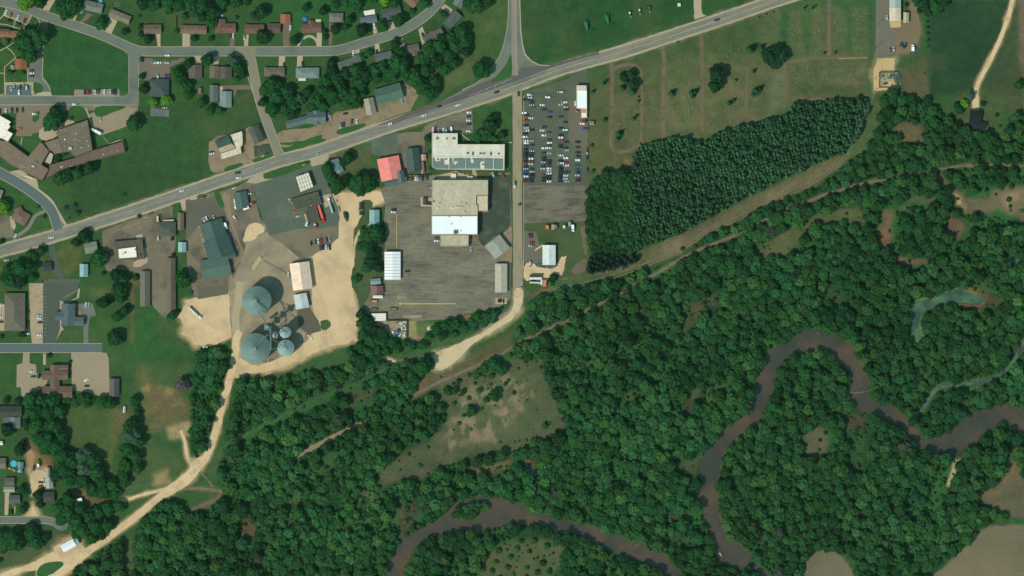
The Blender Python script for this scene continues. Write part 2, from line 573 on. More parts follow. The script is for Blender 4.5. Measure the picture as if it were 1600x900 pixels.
TRAIL2 = catmull(P("b4 230,170 330,110 430,60 520,10 600,-30 b3 690,840"), 4)
POWER_E = P("p 800,462 840,452 870,445 917,432 975,402 1000,394 1035,378 1060,368 1130,332 1200,296 1250,270 1300,245 1330,222 1345,190 1362,160 1372,160 1372,185 1355,225 1330,255 1300,265 1282,288 1250,300 1200,323 1150,345 1100,372 1062,397 1025,410 975,425 900,445 850,460 800,472")
POWER_W = P("p 350,688 400,665 450,643 500,620 540,603 580,585 610,573 612,578 580,594 545,612 500,632 450,654 400,676 352,700")
ROW_N = P("p 192,990 192,850 197,840 207,838 207,990")
PINES = P("p 985,272 990,242 1002,226 1060,214 1100,222 1130,205 1190,190 1232,178 1240,163 1272,158 1352,153 1360,165 1336,222 1320,238 1270,258 1200,290 1130,328 1060,366 1035,376 990,392")
MIXED = P("p 918,300 930,280 950,272 985,270 990,395 950,397 925,395 918,370 916,330")
SPRUCE = P("p 919,399 990,400 992,406 975,415 940,423 921,425")

# ---------------------------------------------------------------- ground sheet
def axis(lo, hi, step):
    core = list(np.arange(lo, hi + step / 2, step))
    out, d_, x = [], step, core[-1]
    while x < 9000:
        d_ *= 1.35; x += d_; out.append(x)
    pre, d_, x = [], step, core[0]
    while x > -9000:
        d_ *= 1.35; x -= d_; pre.append(x)
    return np.array(pre[::-1] + core + out)
GX, GY = axis(-520, 520, 1.3), axis(-310, 310, 1.3)
XX, YY = np.meshgrid(GX, GY)
base = np.array(C(52, 80, 41))
SOIL = np.zeros(XX.shape + (3,)) + base
WARP = (fbm(XX, YY, 14, 3) - 0.5)
def zone(poly, rgb, soft=3.0, amp=8.0, strength=1.0, mottled=0.0, seed=1):
    xs = [p_[0] for p_ in poly]; ys = [p_[1] for p_ in poly]
    m = soft + amp + 2
    i0, i1 = np.searchsorted(GX, min(xs) - m), np.searchsorted(GX, max(xs) + m)
    j0, j1 = np.searchsorted(GY, min(ys) - m), np.searchsorted(GY, max(ys) + m)
    if i1 <= i0 or j1 <= j0:
        return
    X, Y = XX[j0:j1, i0:i1], YY[j0:j1, i0:i1]
    sd = sdist(X, Y, poly) + WARP[j0:j1, i0:i1] * amp
    f = np.clip(0.5 - sd / (2 * soft), 0, 1); f = f * f * (3 - 2 * f) * strength
    if mottled:
        nz = fbm(X, Y, 18, seed * 7 + 1, 5) * .55 + fbm(X * 1.0, Y * .6, 5, seed * 3 + 2, 3) * .45
        f = f * (1 - mottled + mottled * np.clip((nz - 0.47) / 0.08, 0, 1))
    f = f[..., None]
    SOIL[j0:j1, i0:i1] = SOIL[j0:j1, i0:i1] * (1 - f) + np.array(C(*rgb)) * f
Zs = [
 # broad grass tones
 ("p 812,-20 1090,-20 1086,18 1060,30 880,92 840,100 820,85", (40, 74, 38), 4, 6, 1, 0),
 ("c1 60,0 220,0 210,180 160,330 100,330 60,200", (58, 76, 42), 8, 10, .8, 0),
 ("p 700,10 795,-20 790,50 765,110 700,150 640,170 680,120 730,60", (66, 82, 46), 8, 12, .8, .3),
 ("b1 1140,460 1300,400 1380,350 1360,480 1150,560", (92, 92, 58), 8, 12, .8, .2),
 ("p 80,40 110,45 200,85 200,146 80,148 68,120 68,90", (42, 78, 40), 3, 4, 1, 0),
 ("p 215,165 300,160 400,160 425,215 330,245 335,280 110,340 85,310 130,260 200,240", (46, 72, 38), 4, 8, 1, 0),
 ("p 120,125 60,160 40,160", (46, 72, 38), 4, 8, 1, 0),
 ("p 320,130 395,120 415,190 330,220 300,200", (56, 76, 42), 8, 10, .7, .3),
 ("p 400,0 600,-10 680,0 620,40 500,66 400,66", (44, 86, 42), 4, 8, .8, .2),
 ("p 210,0 400,0 400,40 210,40", (52, 80, 42), 6, 8, .8, .2),
 # cemetery
 ("p 918,118 960,92 1090,50 1200,8 1370,-20 1368,155 1240,168 1190,185 1100,215 1000,228 985,270 920,288", (84, 86, 56), 5, 12, .92, .1),
 ("p 930,150 1060,130 1180,110 1360,100 1360,150 1200,165 1100,200 1000,215 930,230", (104, 96, 68), 6, 12, .6, .9),
 ("p 918,118 960,92 1090,50 1190,14 1190,80 1050,90 960,110 920,150", (58, 78, 42), 8, 14, .75, .2),
 ("d1 80,60 140,50 120,310 80,330", (40, 80, 38), 3, 5, .8, 0), ("d1 210,50 270,50 260,340 220,340", (48, 80, 42), 3, 5, .7, 0), ("d1 490,50 530,50 520,340 490,330", (48, 80, 42), 3, 5, .7, 0),
 ("d1 620,0 670,0 665,600 610,600 630,300", (48, 80, 42), 3, 4, .85, 0), ("d1 100,10 660,0 660,40 100,50", (46, 80, 42), 3, 4, .8, 0),
 ("d1 130,480 620,560 640,610 130,600", (62, 78, 46), 5, 8, .6, 0),
 ("c1 1350,700 1600,680 1600,780 1300,800", (104, 96, 68), 6, 10, .8, .3), ("d1 0,470 100,450 110,680 0,740", (100, 98, 74), 5, 8, .8, .4),
 ("d1 200,610 320,620 280,660 200,650", (124, 104, 78), 4, 6, .8, 0),
 ("c2 480,0 800,0 770,150 740,200 600,170 500,180", (84, 84, 52), 5, 8, .9, .2), ("c2 690,80 770,90 760,150 720,150", (122, 100, 66), 3, 5, .7, 0),
 ("c2 610,0 650,40 740,50 800,0", (96, 84, 64), 3, 4, .6, 0),
 # north-east field and yards
 ("d1 1000,0 1530,-10 1450,250 1300,560 1230,600 1010,600", (36, 60, 36), 4, 6, 1, 0), ("d1 1100,60 1300,200 1260,420 1100,480", (32, 62, 34), 10, 16, .7, 0),
 ("d1 1560,-20 1760,-20 1760,800 1600,720 1590,520 1560,380", (110, 92, 74), 3, 4, .9, 0),
 ("d1 1530,0 1570,0 1560,300 1600,560 1600,720 1500,700 1400,580 1330,560 1450,300", (62, 70, 46), 4, 8, .9, 0),
 ("d1 1130,640 1250,570 1290,600 1280,680 1260,860 1150,700", (74, 78, 50), 4, 6, .8, 0), ("d1 1330,560 1430,680 1480,850 1300,850 1310,700", (56, 74, 44), 4, 6, .9, 0),
 ("d1 810,330 960,330 1000,480 1005,610 850,600 820,480", (92, 86, 60), 3, 6, .9, 0), ("d1 800,320 950,320 960,400 800,440", (56, 78, 42), 6, 8, .9, 0),
 ("d1 930,120 1000,100 1000,330 930,330", (46, 78, 40), 4, 5, .9, 0), ("d1 800,780 900,760 990,850 1000,900 800,900", (104, 92, 64), 5, 8, .8, .2),
 # power line strips and clearings
 ("POWER_E", (98, 92, 62), 3, 6, 1, .15), ("c2 900,660 1040,590 1080,620 1060,680 940,700", (122, 106, 82), 5, 6, .8, 0), ("c2 1180,520 1400,440 1380,500 1200,580", (118, 100, 78), 5, 6, .7, .2),
 ("d2 0,300 300,170 460,110 400,180 200,270 0,370", (124, 112, 80), 5, 8, .7, .4), ("d2 480,0 620,0 560,60 500,110 450,110", (64, 92, 50), 4, 8, .9, 0), ("d1 530,880 600,760 650,650 690,650 680,780 640,900", (66, 84, 50), 4, 8, .9, 0),
 ("c2 220,860 480,830 700,810 560,880 300,930", (52, 84, 46), 4, 8, .9, 0),
 ("POWER_W", (52, 92, 48), 3, 6, 1, 0), ("ROW_N", (78, 82, 52), 2, 3, .9, .2),
 ("c2 420,560 470,560 475,820 340,830 330,700 400,700", (92, 84, 58), 4, 6, .8, 0), ("c2 300,560 440,560 430,700 300,690", (64, 74, 48), 5, 6, .8, 0),
 # south-west
 ("a3 820,0 840,0 835,340 815,340", (98, 88, 56), 2, 3, .9, 0), ("a3 850,130 1130,120 1130,420 850,440", (44, 84, 42), 6, 10, .9, 0), ("a3 950,200 1100,170 1100,300 980,300", (66, 84, 50), 6, 10, .6, .3),
 ("a3 840,480 1190,480 1190,900 870,900 a4 1150,200 1100,330 900,350 760,380 850,100", (74, 86, 52), 5, 8, .85, .2),
 ("a3 880,500 910,490 900,590 1080,640 1100,720 1080,760 1040,700 960,680 900,640 875,590", (170, 140, 88), 3, 6, .85, .95), ("a3 900,640 1100,640 1190,740 1100,790 900,760", (128, 106, 72), 5, 8, .85, .6),
 ("a3 900,560 1150,700 1180,860 950,890 880,700", (108, 94, 62), 6, 10, .8, .5),
 ("a3 1030,870 1180,840 1200,900 a4 1180,30 1060,50", (164, 144, 104), 3, 6, .9, .2), ("a4 960,270 1040,240 1080,330 960,340", (150, 134, 92), 4, 6, .8, .2),
 ("a3 420,740 780,750 760,900 a4 730,0 690,250 640,170 600,110 420,80", (72, 86, 46), 4, 6, .9, 0), ("a3 680,750 820,740 800,900 a4 760,0 700,120 690,280 a3 690,850", (108, 92, 64), 4, 6, .6, .2),
 ("a4 380,0 430,0 420,90 470,80 440,120 380,90", (84, 78, 52), 4, 6, .6, 0), ("a4 160,40 240,120 320,170 330,230 240,240 190,190", (128, 96, 66), 3, 5, .9, 0),
 ("a4 440,360 560,370 570,450 540,480 470,460", (124, 90, 64), 3, 4, .8, 0), ("a4 580,420 740,400 760,420 700,450 580,450", (110, 84, 58), 3, 4, .8, 0),
 ("a4 0,570 260,600 440,640 330,740 120,830 0,860", (72, 80, 52), 4, 6, .9, 0), ("a4 350,650 460,640 500,700 420,760 330,740", (140, 112, 80), 3, 4, .7, 0),
 ("a4 1170,500 1380,380 1360,450 1260,500", (84, 88, 52), 4, 5, .8, 0), ("a4 1290,120 1400,100 1360,270 1240,260", (66, 84, 48), 4, 5, .8, .2),
 ("a2 400,620 500,590 510,640 500,770 430,830 390,830 350,640", (84, 86, 48), 3, 5, .9, 0), ("a2 230,720 310,720 390,840 260,850", (82, 82, 52), 3, 5, .8, 0),
 ("a2 760,850 870,840 870,900 780,900", (98, 90, 60), 3, 4, .7, 0), ("a3 560,0 700,0 700,60 600,60", (92, 90, 58), 4, 6, .7, 0),
 ("a2 300,190 400,200 450,330 380,420 340,330", (60, 80, 44), 4, 6, .8, 0),
 ("b2 420,80 720,0 720,130 620,150 600,210 540,130 460,110", (78, 82, 54), 3, 6, .9, .1), ("b2 910,40 1090,20 1090,190 930,190", (70, 78, 52), 3, 4, .9, 0),
 ("b3 0,520 360,380 620,310 640,420 480,500 200,560 0,600", (58, 84, 46), 3, 5, .9, 0), ("b3 0,560 160,540 100,590 0,600", (84, 84, 52), 3, 5, .7, 0),
 ("b3 640,420 1000,420 1120,410 1120,500 980,560 960,480 700,470", (66, 84, 50), 3, 5, .9, 0), ("b3 980,560 1120,520 1500,330 1600,270 1600,370 1130,620 980,690", (92, 86, 58), 3, 5, .9, .1),
 ("b3 985,570 1060,560 1100,620 980,690", (116, 88, 66), 3, 4, .8, 0), ("b3 950,200 1000,200 1010,310 940,320", (150, 138, 94), 2, 3, .9, 0), ("b3 1000,210 1120,220 1110,290 1010,310", (92, 98, 60), 3, 3, .8, 0),
 ("b3 940,320 1000,310 1070,310 1060,350 980,350", (148, 122, 92), 2, 3, .9, .3), ("b3 1210,190 1340,160 1350,210 1280,210", (140, 112, 84), 2, 3, .8, .3),
 ("c3 0,450 180,450 200,560 300,760 340,840 300,900 c4 100,80 0,110 b4 1500,100 1250,160 1100,250 900,300 780,330 800,200 1000,100 1150,20 b3 1200,800 1200,700 1300,600 1450,540", (78, 82, 56), 5, 8, .95, .05),
 ("b3 1250,620 1400,560 1500,560 1600,560 c3 160,560 150,700 0,800 b3 1500,760 1420,760 1280,760", (132, 120, 92), 8, 14, .8, .9),
 ("b3 1210,820 1450,750 c3 60,750 0,870 b4 1500,60 1300,90 1200,120 1160,60", (136, 122, 94), 6, 12, .8, .9),
 ("b4 1340,220 1600,170 1600,230 1380,270", (110, 98, 66), 4, 6, .8, 0),
]
FLOOR = (28, 62, 34)
for poly in [FOREST] + FOREST_W:
    zone(poly, FLOOR, 4, 6)
_t = fbm(XX, YY, 26, 41, 3)
_m = (np.abs(SOIL - np.array(C(*FLOOR))).sum(-1) < .02)[..., None] * np.clip((.5 - _t) / .12, 0, 1)[..., None]
SOIL = SOIL * (1 - _m * .8) + np.array(C(44, 88, 44)) * _m * .8
zone(PINES, (24, 44, 30), 2, 3); zone(MIXED, FLOOR, 2, 3); zone(SPRUCE, FLOOR, 2, 3)
cl_rgb = [(88, 84, 60), (112, 102, 80), (116, 104, 80), (96, 90, 66), (82, 84, 56), (90, 86, 62), (92, 90, 60), (104, 84, 64), (112, 96, 74), (108, 86, 66), (84, 84, 58), (104, 94, 70), (92, 84, 60)]
zone(offset_poly(SLOUGH, 2.5), (92, 126, 82), 2, 5, .9); zone(ribbon_poly(STREAM, 8), (66, 96, 66), 2, 4, .8)
for i, poly in enumerate(CLEAR):
    if i < len(cl_rgb):
        zone(poly, cl_rgb[i], 3, 5, .95)
    else:
        zone(poly, [(76, 72, 50), (84, 78, 56), (62, 76, 46), (86, 66, 50), (54, 80, 44)][i % 5], 4, 8, .7)
zone(P("d2 1150,310 1200,330 1230,390 1180,370"), (190, 160, 112), 3, 5, .9, .4)
zone(P("d2 1480,290 1600,290 1600,340 1480,380"), (150, 124, 94), 5, 8, .8, .5)
zone(P("d4 1170,170 1205,170 1170,270 1130,350 1120,330"), (176, 160, 124), 1.5, 3, .9)
zone(P("c4 40,165 100,165 150,210 130,215 60,195"), (120, 72, 52), 3, 3, .9)
zone(P("a4 1500,560 1580,560 1600,660 1520,650"), (104, 74, 56), 4, 6, .7, .5)
zone(P("d3 1200,-20 1390,40 1370,60 1250,20"), (120, 84, 60), 2, 4, .8); zone(P("d3 1210,95 1350,100 1340,130 1220,120"), (112, 74, 54), 2, 4, .8)
zone(P("d3 900,90 960,90 950,170 910,180"), (92, 132, 78), 3, 4, .9); zone(P("d3 1270,60 1350,70 1350,95 1280,90"), (110, 170, 100), 2, 4, .9); zone(P("d3 900,250 960,240 940,340 900,330"), (84, 136, 74), 3, 5, .8)
zone(P("d4 380,0 450,0 420,140 390,120"), (52, 92, 44), 4, 5, .7)
zone(P("d2 690,500 780,540 740,640 690,630"), (128, 92, 70), 4, 5, .7)
zone(P("d4 1520,190 1570,190 1590,250 1560,280 1500,330 1430,400 1320,400 1420,360 1480,280"), (116, 98, 72), 4, 6, .7)
for s_, rgb, soft, amp, st, mo in Zs:
    poly = globals()[s_] if s_ in globals() else P(s_)
    zone(poly, rgb, soft, amp, st, mo, seed=len(s_))
# broad tonal drift of the turf itself
drift = (fbm(XX, YY, 60, 21, 4) - 0.5)[..., None]
SOIL *= 1 + drift * 0.45
dry = np.clip((fbm(XX, YY, 34, 77, 5) - 0.52) / 0.2, 0, 1)[..., None] * 0.22
SOIL = SOIL * (1 - dry) + np.array(C(96, 92, 60)) * dry * 1.0
# river bed below the banks
ZG = np.zeros(XX.shape)
for poly, dep in ((RIVER_A, 2.0), (RIVER_B, 2.0), (SLOUGH, 1.2), (STREAM_P, 1.3), (POND_C, 1.2), (POND_D, 1.2), (POND_E, 1.2)):
    m = (XX > min(p_[0] for p_ in poly) - 8) & (XX < max(p_[0] for p_ in poly) + 8) & (YY > min(p_[1] for p_ in poly) - 8) & (YY < max(p_[1] for p_ in poly) + 8)
    sd = sdist(XX[m], YY[m], poly)
    ZG[m] = np.minimum(ZG[m], -dep * np.clip(0.5 - sd / 2.4, 0, 1))
m = (abs(XX) < 560) & (abs(YY) < 340)
sd = np.full(XX.shape, 9.0); sd[m] = sdist(XX[m], YY[m], ISLET)
ZG = np.where(sd < 1.5, np.maximum(ZG, -2.0 * np.clip(0.5 + sd / 2.4, 0, 1)), ZG)
bank = ((ZG < -0.12) & (ZG > -1.9))[..., None]
SOIL = np.where(bank, np.array(C(96, 78, 60)) * 0.8, SOIL)
def np_mesh(name, verts, faces, mat, face_col=None, point_col=None):
    me = bpy.data.meshes.new(name)
    nv, nf, k = len(verts), len(faces), faces.shape[1]
    me.vertices.add(nv); me.loops.add(nf * k); me.polygons.add(nf)
    me.vertices.foreach_set('co', verts.astype(np.float32).ravel())
    me.loops.foreach_set('vertex_index', faces.astype(np.int32).ravel())
    me.polygons.foreach_set('loop_start', np.arange(0, nf * k, k, dtype=np.int32))
    me.polygons.foreach_set('loop_total', np.full(nf, k, dtype=np.int32))
    me.materials.append(mat)
    for dom, colr, n in (('FACE', face_col, nf), ('POINT', point_col, nv)):
        if colr is not None:
            at = me.attributes.new("tint", 'FLOAT_COLOR', dom)
            rgba = np.ones((n, 4), np.float32); rgba[:, :3] = colr
            at.data.foreach_set('color', rgba.ravel())
    me.update(calc_edges=True)
    return me

# ---------------------------------------------------------------- water
def watermat(name, rgb, rgb2, s_=0.03):
    t = NT(name)
    v = t.pos()
    f = t.mr(t.noise(v, s_, 4.0, 0.6, 0.5), 0.38, 0.62, 0, 1)
    c = t.mix(f, rgb, rgb2)
    c = t.scale(c, t.mr(t.noise(v, 0.5, 3.0, 0.7), 0.3, 0.7, 0.88, 1.12))
    t.b.inputs["Specular IOR Level"].default_value = 0.5
    t.bump(t.noise(v, 0.9, 3.0, 0.6), 0.12, 0.1)
    return t.out(c, 0.18)
river_m = watermat("river_water", C(92, 74, 54), C(60, 58, 48), .022)
pond_m = watermat("pond_water", C(54, 70, 68), C(84, 112, 78), 0.06)
for nm, poly, mt, z in (("river", RIVER_A, river_m, -0.7), ("river", RIVER_B, river_m, -0.704), ("pond", SLOUGH, pond_m, -0.4), ("stream", STREAM_P, pond_m, -0.4),
                        ("pond", POND_C, pond_m, -0.4), ("pond", POND_D, pond_m, -0.4), ("pond", POND_E, pond_m, -0.4)):
    sheet(nm, offset_poly(poly, 1.2) if nm != 'stream' else poly, mt, z)

# ---------------------------------------------------------------- surface materials
A_street = surf("street_asphalt", C(112, 110, 102), .07, .07, alt=C(98, 98, 96), alt_s=.04)
A_blue = surf("fresh_asphalt", C(92, 98, 100), .06, .06)
A_hwy = surf("highway_asphalt", C(134, 128, 114), .07, .08, alt=C(112, 109, 100), alt_s=.5, alt_lo=.42, alt_hi=.62, stretch=(.06, 1, 1), rot=.30)
A_dark = surf("dark_asphalt", C(88, 92, 82), .08, .08, alt=C(100, 102, 88), alt_s=.05)
A_brown = surf("worn_asphalt", C(120, 110, 90), .12, .09, alt=C(92, 86, 74), alt_s=.05)
A_lot = surf("cracked_lot_asphalt", C(126, 120, 100), .14, .12, alt=C(100, 96, 82), alt_s=.05, alt_lo=.46, alt_hi=.66, stretch=(.5, 1.6, 1), crack=.26)
A_lot2 = surf("streaked_lot_asphalt", C(118, 110, 92), .10, .10, alt=C(84, 80, 68), alt_s=.12, alt_lo=.48, alt_hi=.64, stretch=(.35, 1.5, 1), crack=.2)
A_sales = surf("car_park_asphalt", C(86, 86, 74), .08, .08, alt=C(98, 96, 80), alt_s=.06)
A_dkgreen = surf("dark_green_asphalt", C(62, 68, 58), .12, .08, alt=C(84, 84, 68), alt_s=.07)  # dark green-grey asphalt broken by paler patches
CONC = surf("kerb_concrete", C(168, 156, 130), .06, .07)
DRIVE = surf("driveway_concrete", C(176, 158, 130), .08, .06)
DRIVEB = surf("brown_driveway", C(116, 100, 84), .08, .08)
ROADC = surf("side_road_concrete", C(150, 138, 112), .08, .07, alt=C(130, 118, 92), alt_s=.07, stretch=(2, .4, 1))
SHOULD = surf("gravel_shoulder", C(166, 153, 126), .07, .10)
SAND = surf("sandy_gravel", C(213, 183, 140), .08, .09, alt=C(188, 162, 126), alt_s=.07, alt_lo=.45, stretch=(1, .6, 1), rot=.4)
SANDR = surf("sandy_road", C(214, 185, 143), .06, .07, alt=C(190, 164, 126), alt_s=.10)
YARD = surf("grey_gravel_yard", C(158, 142, 116), .10, .09, alt=C(126, 116, 96), alt_s=.06, alt_lo=.42, stretch=(1, .5, 1), rot=-.9)
TRACK = surf("grassy_track", C(112, 98, 78), .10, .12, alt=C(84, 84, 58), alt_s=.15)
TRAILM = surf("trail_gravel", C(118, 106, 86), .10, .12, alt=C(96, 88, 66), alt_s=.12)
TURF = surf("verge_turf", C(52, 84, 42), .12, .14)
TURF2 = surf("dry_verge_turf", C(74, 82, 52), .12, .14, alt=C(52, 80, 42), alt_s=.1)
SCHOOLLOT = surf("school_lot", C(126, 112, 92), .07, .06)
PAINT_W = plain("road_paint_white", C(176, 170, 150), .8)
PAINT_Y = plain("road_paint_yellow", C(204, 178, 104), .8)
PAINT_R = plain("road_paint_faded", C(160, 138, 114), .8)

Z_DIRT, Z_LOT, Z_KERB, Z_ROAD, Z_CONC, Z_MARK, Z_TURF = .05, .10, .15, .20, .25, .30, .16

# ---------------------------------------------------------------- highway, streets and lanes
HWY = P("p -20,398 0,392 80,370 232,321 370,273.5 440,250.5 496,236 607,198 714,165 776,145 827,126 882,106 975,80 1125,31 1200,5 1270,-18 1400,-62")
ribbon("gravel_shoulder", HWY, 21.5, SHOULD, Z_KERB, jit=.35)
ribbon("highway", HWY, 15, A_hwy, Z_ROAD)
sheet("highway_turning_lane", "b1 755,784 1000,690 1200,620 1400,525 1500,478 1600,440 c1 30,470 60,420 230,408 540,322 545,338 240,425 0,520 b1 1600,515 1200,655 860,772", surf("turning_lane_asphalt", C(96, 90, 86), .08, .08), Z_ROAD + .02)
sheet("junction_apron", "p 795,-20 812,-20 812.5,20 813,45 816,70 820,86 830,96 843,102 858,103 850,118 820,128 790,138 745,146 690,158 722,141 748,128 768,108 783,83 790,58 794,30", A_street, Z_ROAD + .01)
sheet("grass_island", "p 799,80 800.5,117 786,125 762,132 780,115 792,99", TURF, Z_MARK + .05, .2, 1)
sheet("kerb", "p 811,-20 812.5,-20 813.5,20 814.5,45 817,68 821,84 831,95 844,101 858,102 858,103.4 844,102.6 830,97 819.5,86 815.5,70 812.6,46", CONC, Z_CONC)
ribbon("kerb", "p 794.5,-10 793.6,30 789.6,58 782.6,82.5 767.4,107.4 747.6,127.4 722,140.4", 1.0, CONC, Z_CONC)
ribbon("north_road", "p 803.5,-20 803.5,60 805,118", 9, surf("north_road_concrete", C(138, 128, 112), .07, .07), Z_ROAD + .03)
ribbon("side_road", "p 808,138 808.5,200 808.5,300 809,400 809,440 810,458 808,474 800,490 786,503", 15, ROADC, Z_ROAD - .01, jit=.15)
ribbon("kerb", "p 818.4,150 818.4,350 818,420", 1.0, CONC, Z_CONC)

def street(s, w, mat=A_street, kerb=True, z=0.0, name="street"):
    if kerb:
        ribbon("kerb", s, w + 1.9, CONC, Z_KERB + .01 + z)
    return ribbon(name, s, w, mat, Z_ROAD - .02 + z)
street("a1 -60,5 60,20 150,45 300,105 600,205 760,275 830,305 900,320 1100,321 1600,321 b1 430,319 540,308 650,275 850,215 930,180 1000,140 1080,80 1140,10 1180,-50", 13.6)
street("a1 835,330 836,420 836,560 836,640", 14.2, z=.011)
street("a1 -80,627 200,627 500,628 800,628 866,626", 13, A_street, z=.004)
sheet("street_corner", "a1 780,320 900,335 868,362 864,440 808,440 806,350 770,315", A_street, Z_ROAD + .004)
sheet("street_corner", "a1 760,602 808,580 808,540 866,560 866,655 760,655", A_street, Z_ROAD + .008)
street("p 388,78 394,100 404,150 417,190 430,225 437,243", 13, surf("diagonal_street", C(134, 126, 108), .06, .07), z=.017)
sheet("street_corner", "a1 1470,295 1600,295 1600,350 1590,360 1540,400 1530,352 1470,350", surf("diagonal_street", C(134, 126, 108)), Z_ROAD + .012)
street("a2 -90,130 0,180 100,235 200,300 290,375 335,440 365,540", 14.6, A_blue, z=.002)
ribbon("pavement", "a2 60,180 150,225 250,295 320,355 365,430 410,505", 4.2, DRIVE, Z_KERB + .03)
street("a3 -80,375 0,375 300,375 640,375", 13.2, A_blue)
street("a4 -80,548 0,549 200,551 300,553 390,585 410,600", 10, A_street)
sheet("turning_circle", "a4 330,530 400,555 425,590 415,612 370,618 330,590", A_street, Z_ROAD + .01, 0, 1)
ribbon("sandy_road", "a3 1500,270 1475,330 1468,430 1430,590 1390,730 1355,880 a4 1345,10 1318,90 1265,190 1150,290 1000,405 850,530 700,640 520,770 360,890 240,970", 11.5, SANDR, Z_ROAD, jit=.35)
sheet("sandy_junction", "a4 1200,180 1290,140 1262,230 1180,330 1060,400 960,450 920,470 1000,370 1080,340 1180,240", SANDR, Z_ROAD - .03, .3, 1)
ribbon("dirt_track", "a4 1130,-10 1155,60 1165,130 1185,190 1220,220", 4, SAND, Z_DIRT + .02, jit=.4)
ribbon("dirt_track", "a4 1060,355 960,375 880,395 820,415 760,425 720,430", 4.4, SAND, Z_DIRT + .02, jit=.4)
ribbon("dirt_track", "a4 1100,360 1180,352 1290,357 1400,372 1420,368", 4.6, TRAILM, Z_DIRT + .02, jit=.4)
ribbon("dirt_track", "a4 1240,250 1290,290 1330,340", 2.2, TRAILM, Z_DIRT + .01, jit=.4)
ribbon("dirt_track", "a4 1390,380 1330,430 1240,470 1190,500", 4, TRACK, Z_DIRT + .01, jit=.6)
sheet("sandy_forecourt", "a4 -60,940 -60,895 0,890 100,850 200,820 290,765 380,730 440,700 500,690 540,740 560,770 420,880 300,960 220,960 230,900 225,850", SAND, Z_DIRT + .03, .5, 1)
sheet("grass_island", "a4 228,880 240,850 290,815 350,808 395,812 400,830 370,860 320,890 270,910 235,910", TURF, Z_ROAD + .05, .4, 1)
sheet("gravel_patch", "a4 330,720 390,690 455,652 500,690 480,720 400,765 340,755", SAND, Z_DIRT + .04, .4)
sheet("sandy_yard", "a4 175,90 230,150 200,190 250,250 280,290 240,330 215,390 195,385 190,320 185,230 165,150", surf("brown_yard", C(166, 132, 94), .08, .08), Z_DIRT, .5, 1)
sheet("sandy_yard", "a4 190,240 280,235 300,300 240,335 215,385 198,385 188,320", SAND, Z_DIRT + .02, .5, 1)
sheet("sandy_driveway", "a4 205,455 225,500 245,530 160,532 190,505", SAND, Z_LOT, .3)
sheet("driveway", "a4 30,380 60,375 50,520 28,520", DRIVE, Z_LOT)
sheet("driveway", "a4 88,465 96,465 96,510 88,510", DRIVE, Z_LOT)

ribbon("walking_trail", TRAIL, 4, TRAILM, Z_DIRT + .01, jit=.5, smooth=False)
ribbon("walking_trail", TRAIL2, 6.5, surf("pale_trail", C(142, 124, 98), .12, .1), Z_DIRT + .01, jit=.6, smooth=False)
sheet("gravel_turnaround", "p 802,478 803,450 817,450 818,468 812,486 800,500 780,512 760,524 742,535 728,548 716,562 702,573 688,579 680,577 677,560 680,552 690,546 710,540 730,530 752,520 770,508 782,500 790,494 800,486", surf("pale_gravel", C(206, 182, 144), .06, .08, alt=C(182, 158, 124), alt_s=.08), Z_ROAD + .015, .4, 1)
ribbon("dirt_track", "b3 735,425 780,430 830,445 880,465 940,468", 3.2, SAND, Z_DIRT, jit=.4)
ribbon("dirt_track", "b3 600,290 620,320 640,350", 4, SAND, Z_DIRT, jit=.4)

# ---------------------------------------------------------------- grain yard and its sand
sheet("sandy_yard", "p 505,307 515,303 540,300 560,303 585,298 602,302 603,312 592,318 582,322 578,345 568,372 561,400 554,430 552,460 558,480 559,505 556,525 545,537 520,540 500,547 478,558 450,571 415,582 385,583 373,592 362,580 366,560 368,540 366,520 400,560 470,540 485,528 497,512 488,485 487,455 484,405 490,398 525,380 531,345 518,318", SAND, Z_DIRT, .6, 1)
sheet("grain_yard", "p 384,362 440,364 458,378 486,400 488,480 472,545 420,566 396,574 368,552 360,520 358,470 362,440 376,410 384,385", YARD, Z_DIRT + .04, .5, 1)
sheet("sandy_apron", "p 279,496 286,484 290,470 300,466 330,461 358,456 364,500 364,525 348,534 330,538 306,540 298,530 284,522 288,508", SAND, Z_DIRT + .01, 1.1)
sheet("sand_patch", "p 386,352 400,347 412,352 414,362 404,366 398,374 386,378 380,372", SAND, Z_LOT + .05, .4, 1)
sheet("sand_patch", "p 378,375 385,365 392,366 385,380", SAND, Z_LOT + .03, .4, 1)
sheet("asphalt_patch", "b3 255,135 335,122 350,150 390,205 405,250 408,268 330,290 300,270 265,240", surf("brown_patch", C(96, 90, 76), .06, .07), Z_DIRT + .12)
sheet("grass_patch", "b3 400,205 440,195 468,215 465,245 430,265 408,262 402,235", TURF2, Z_DIRT + .14, .4, 1)
ribbon("silo_drive", "p 376,440 372,470 368,500 370,530 371,560", 12, surf("pale_yard_lane", C(172, 156, 126), .07, .08), Z_DIRT + .09, jit=.4)
sheet("grass_patch", "b2 650,365 680,345 720,350 730,380 715,440 705,510 650,520 610,600 620,700 600,560 650,470 668,420", TURF2, Z_DIRT + .06, .5, 1)
sheet("hedge_strip", "b2 600,900 590,820 620,740 620,600 690,520 780,510 800,660 800,900 b3 740,0 700,60 660,140 640,190 650,100 610,0", TURF2, Z_LOT + .06, .5, 1)
sheet("planting_bed", "b2 540,425 560,415 585,435 580,470 570,492 556,470", TURF, Z_DIRT + .06, .3, 1)

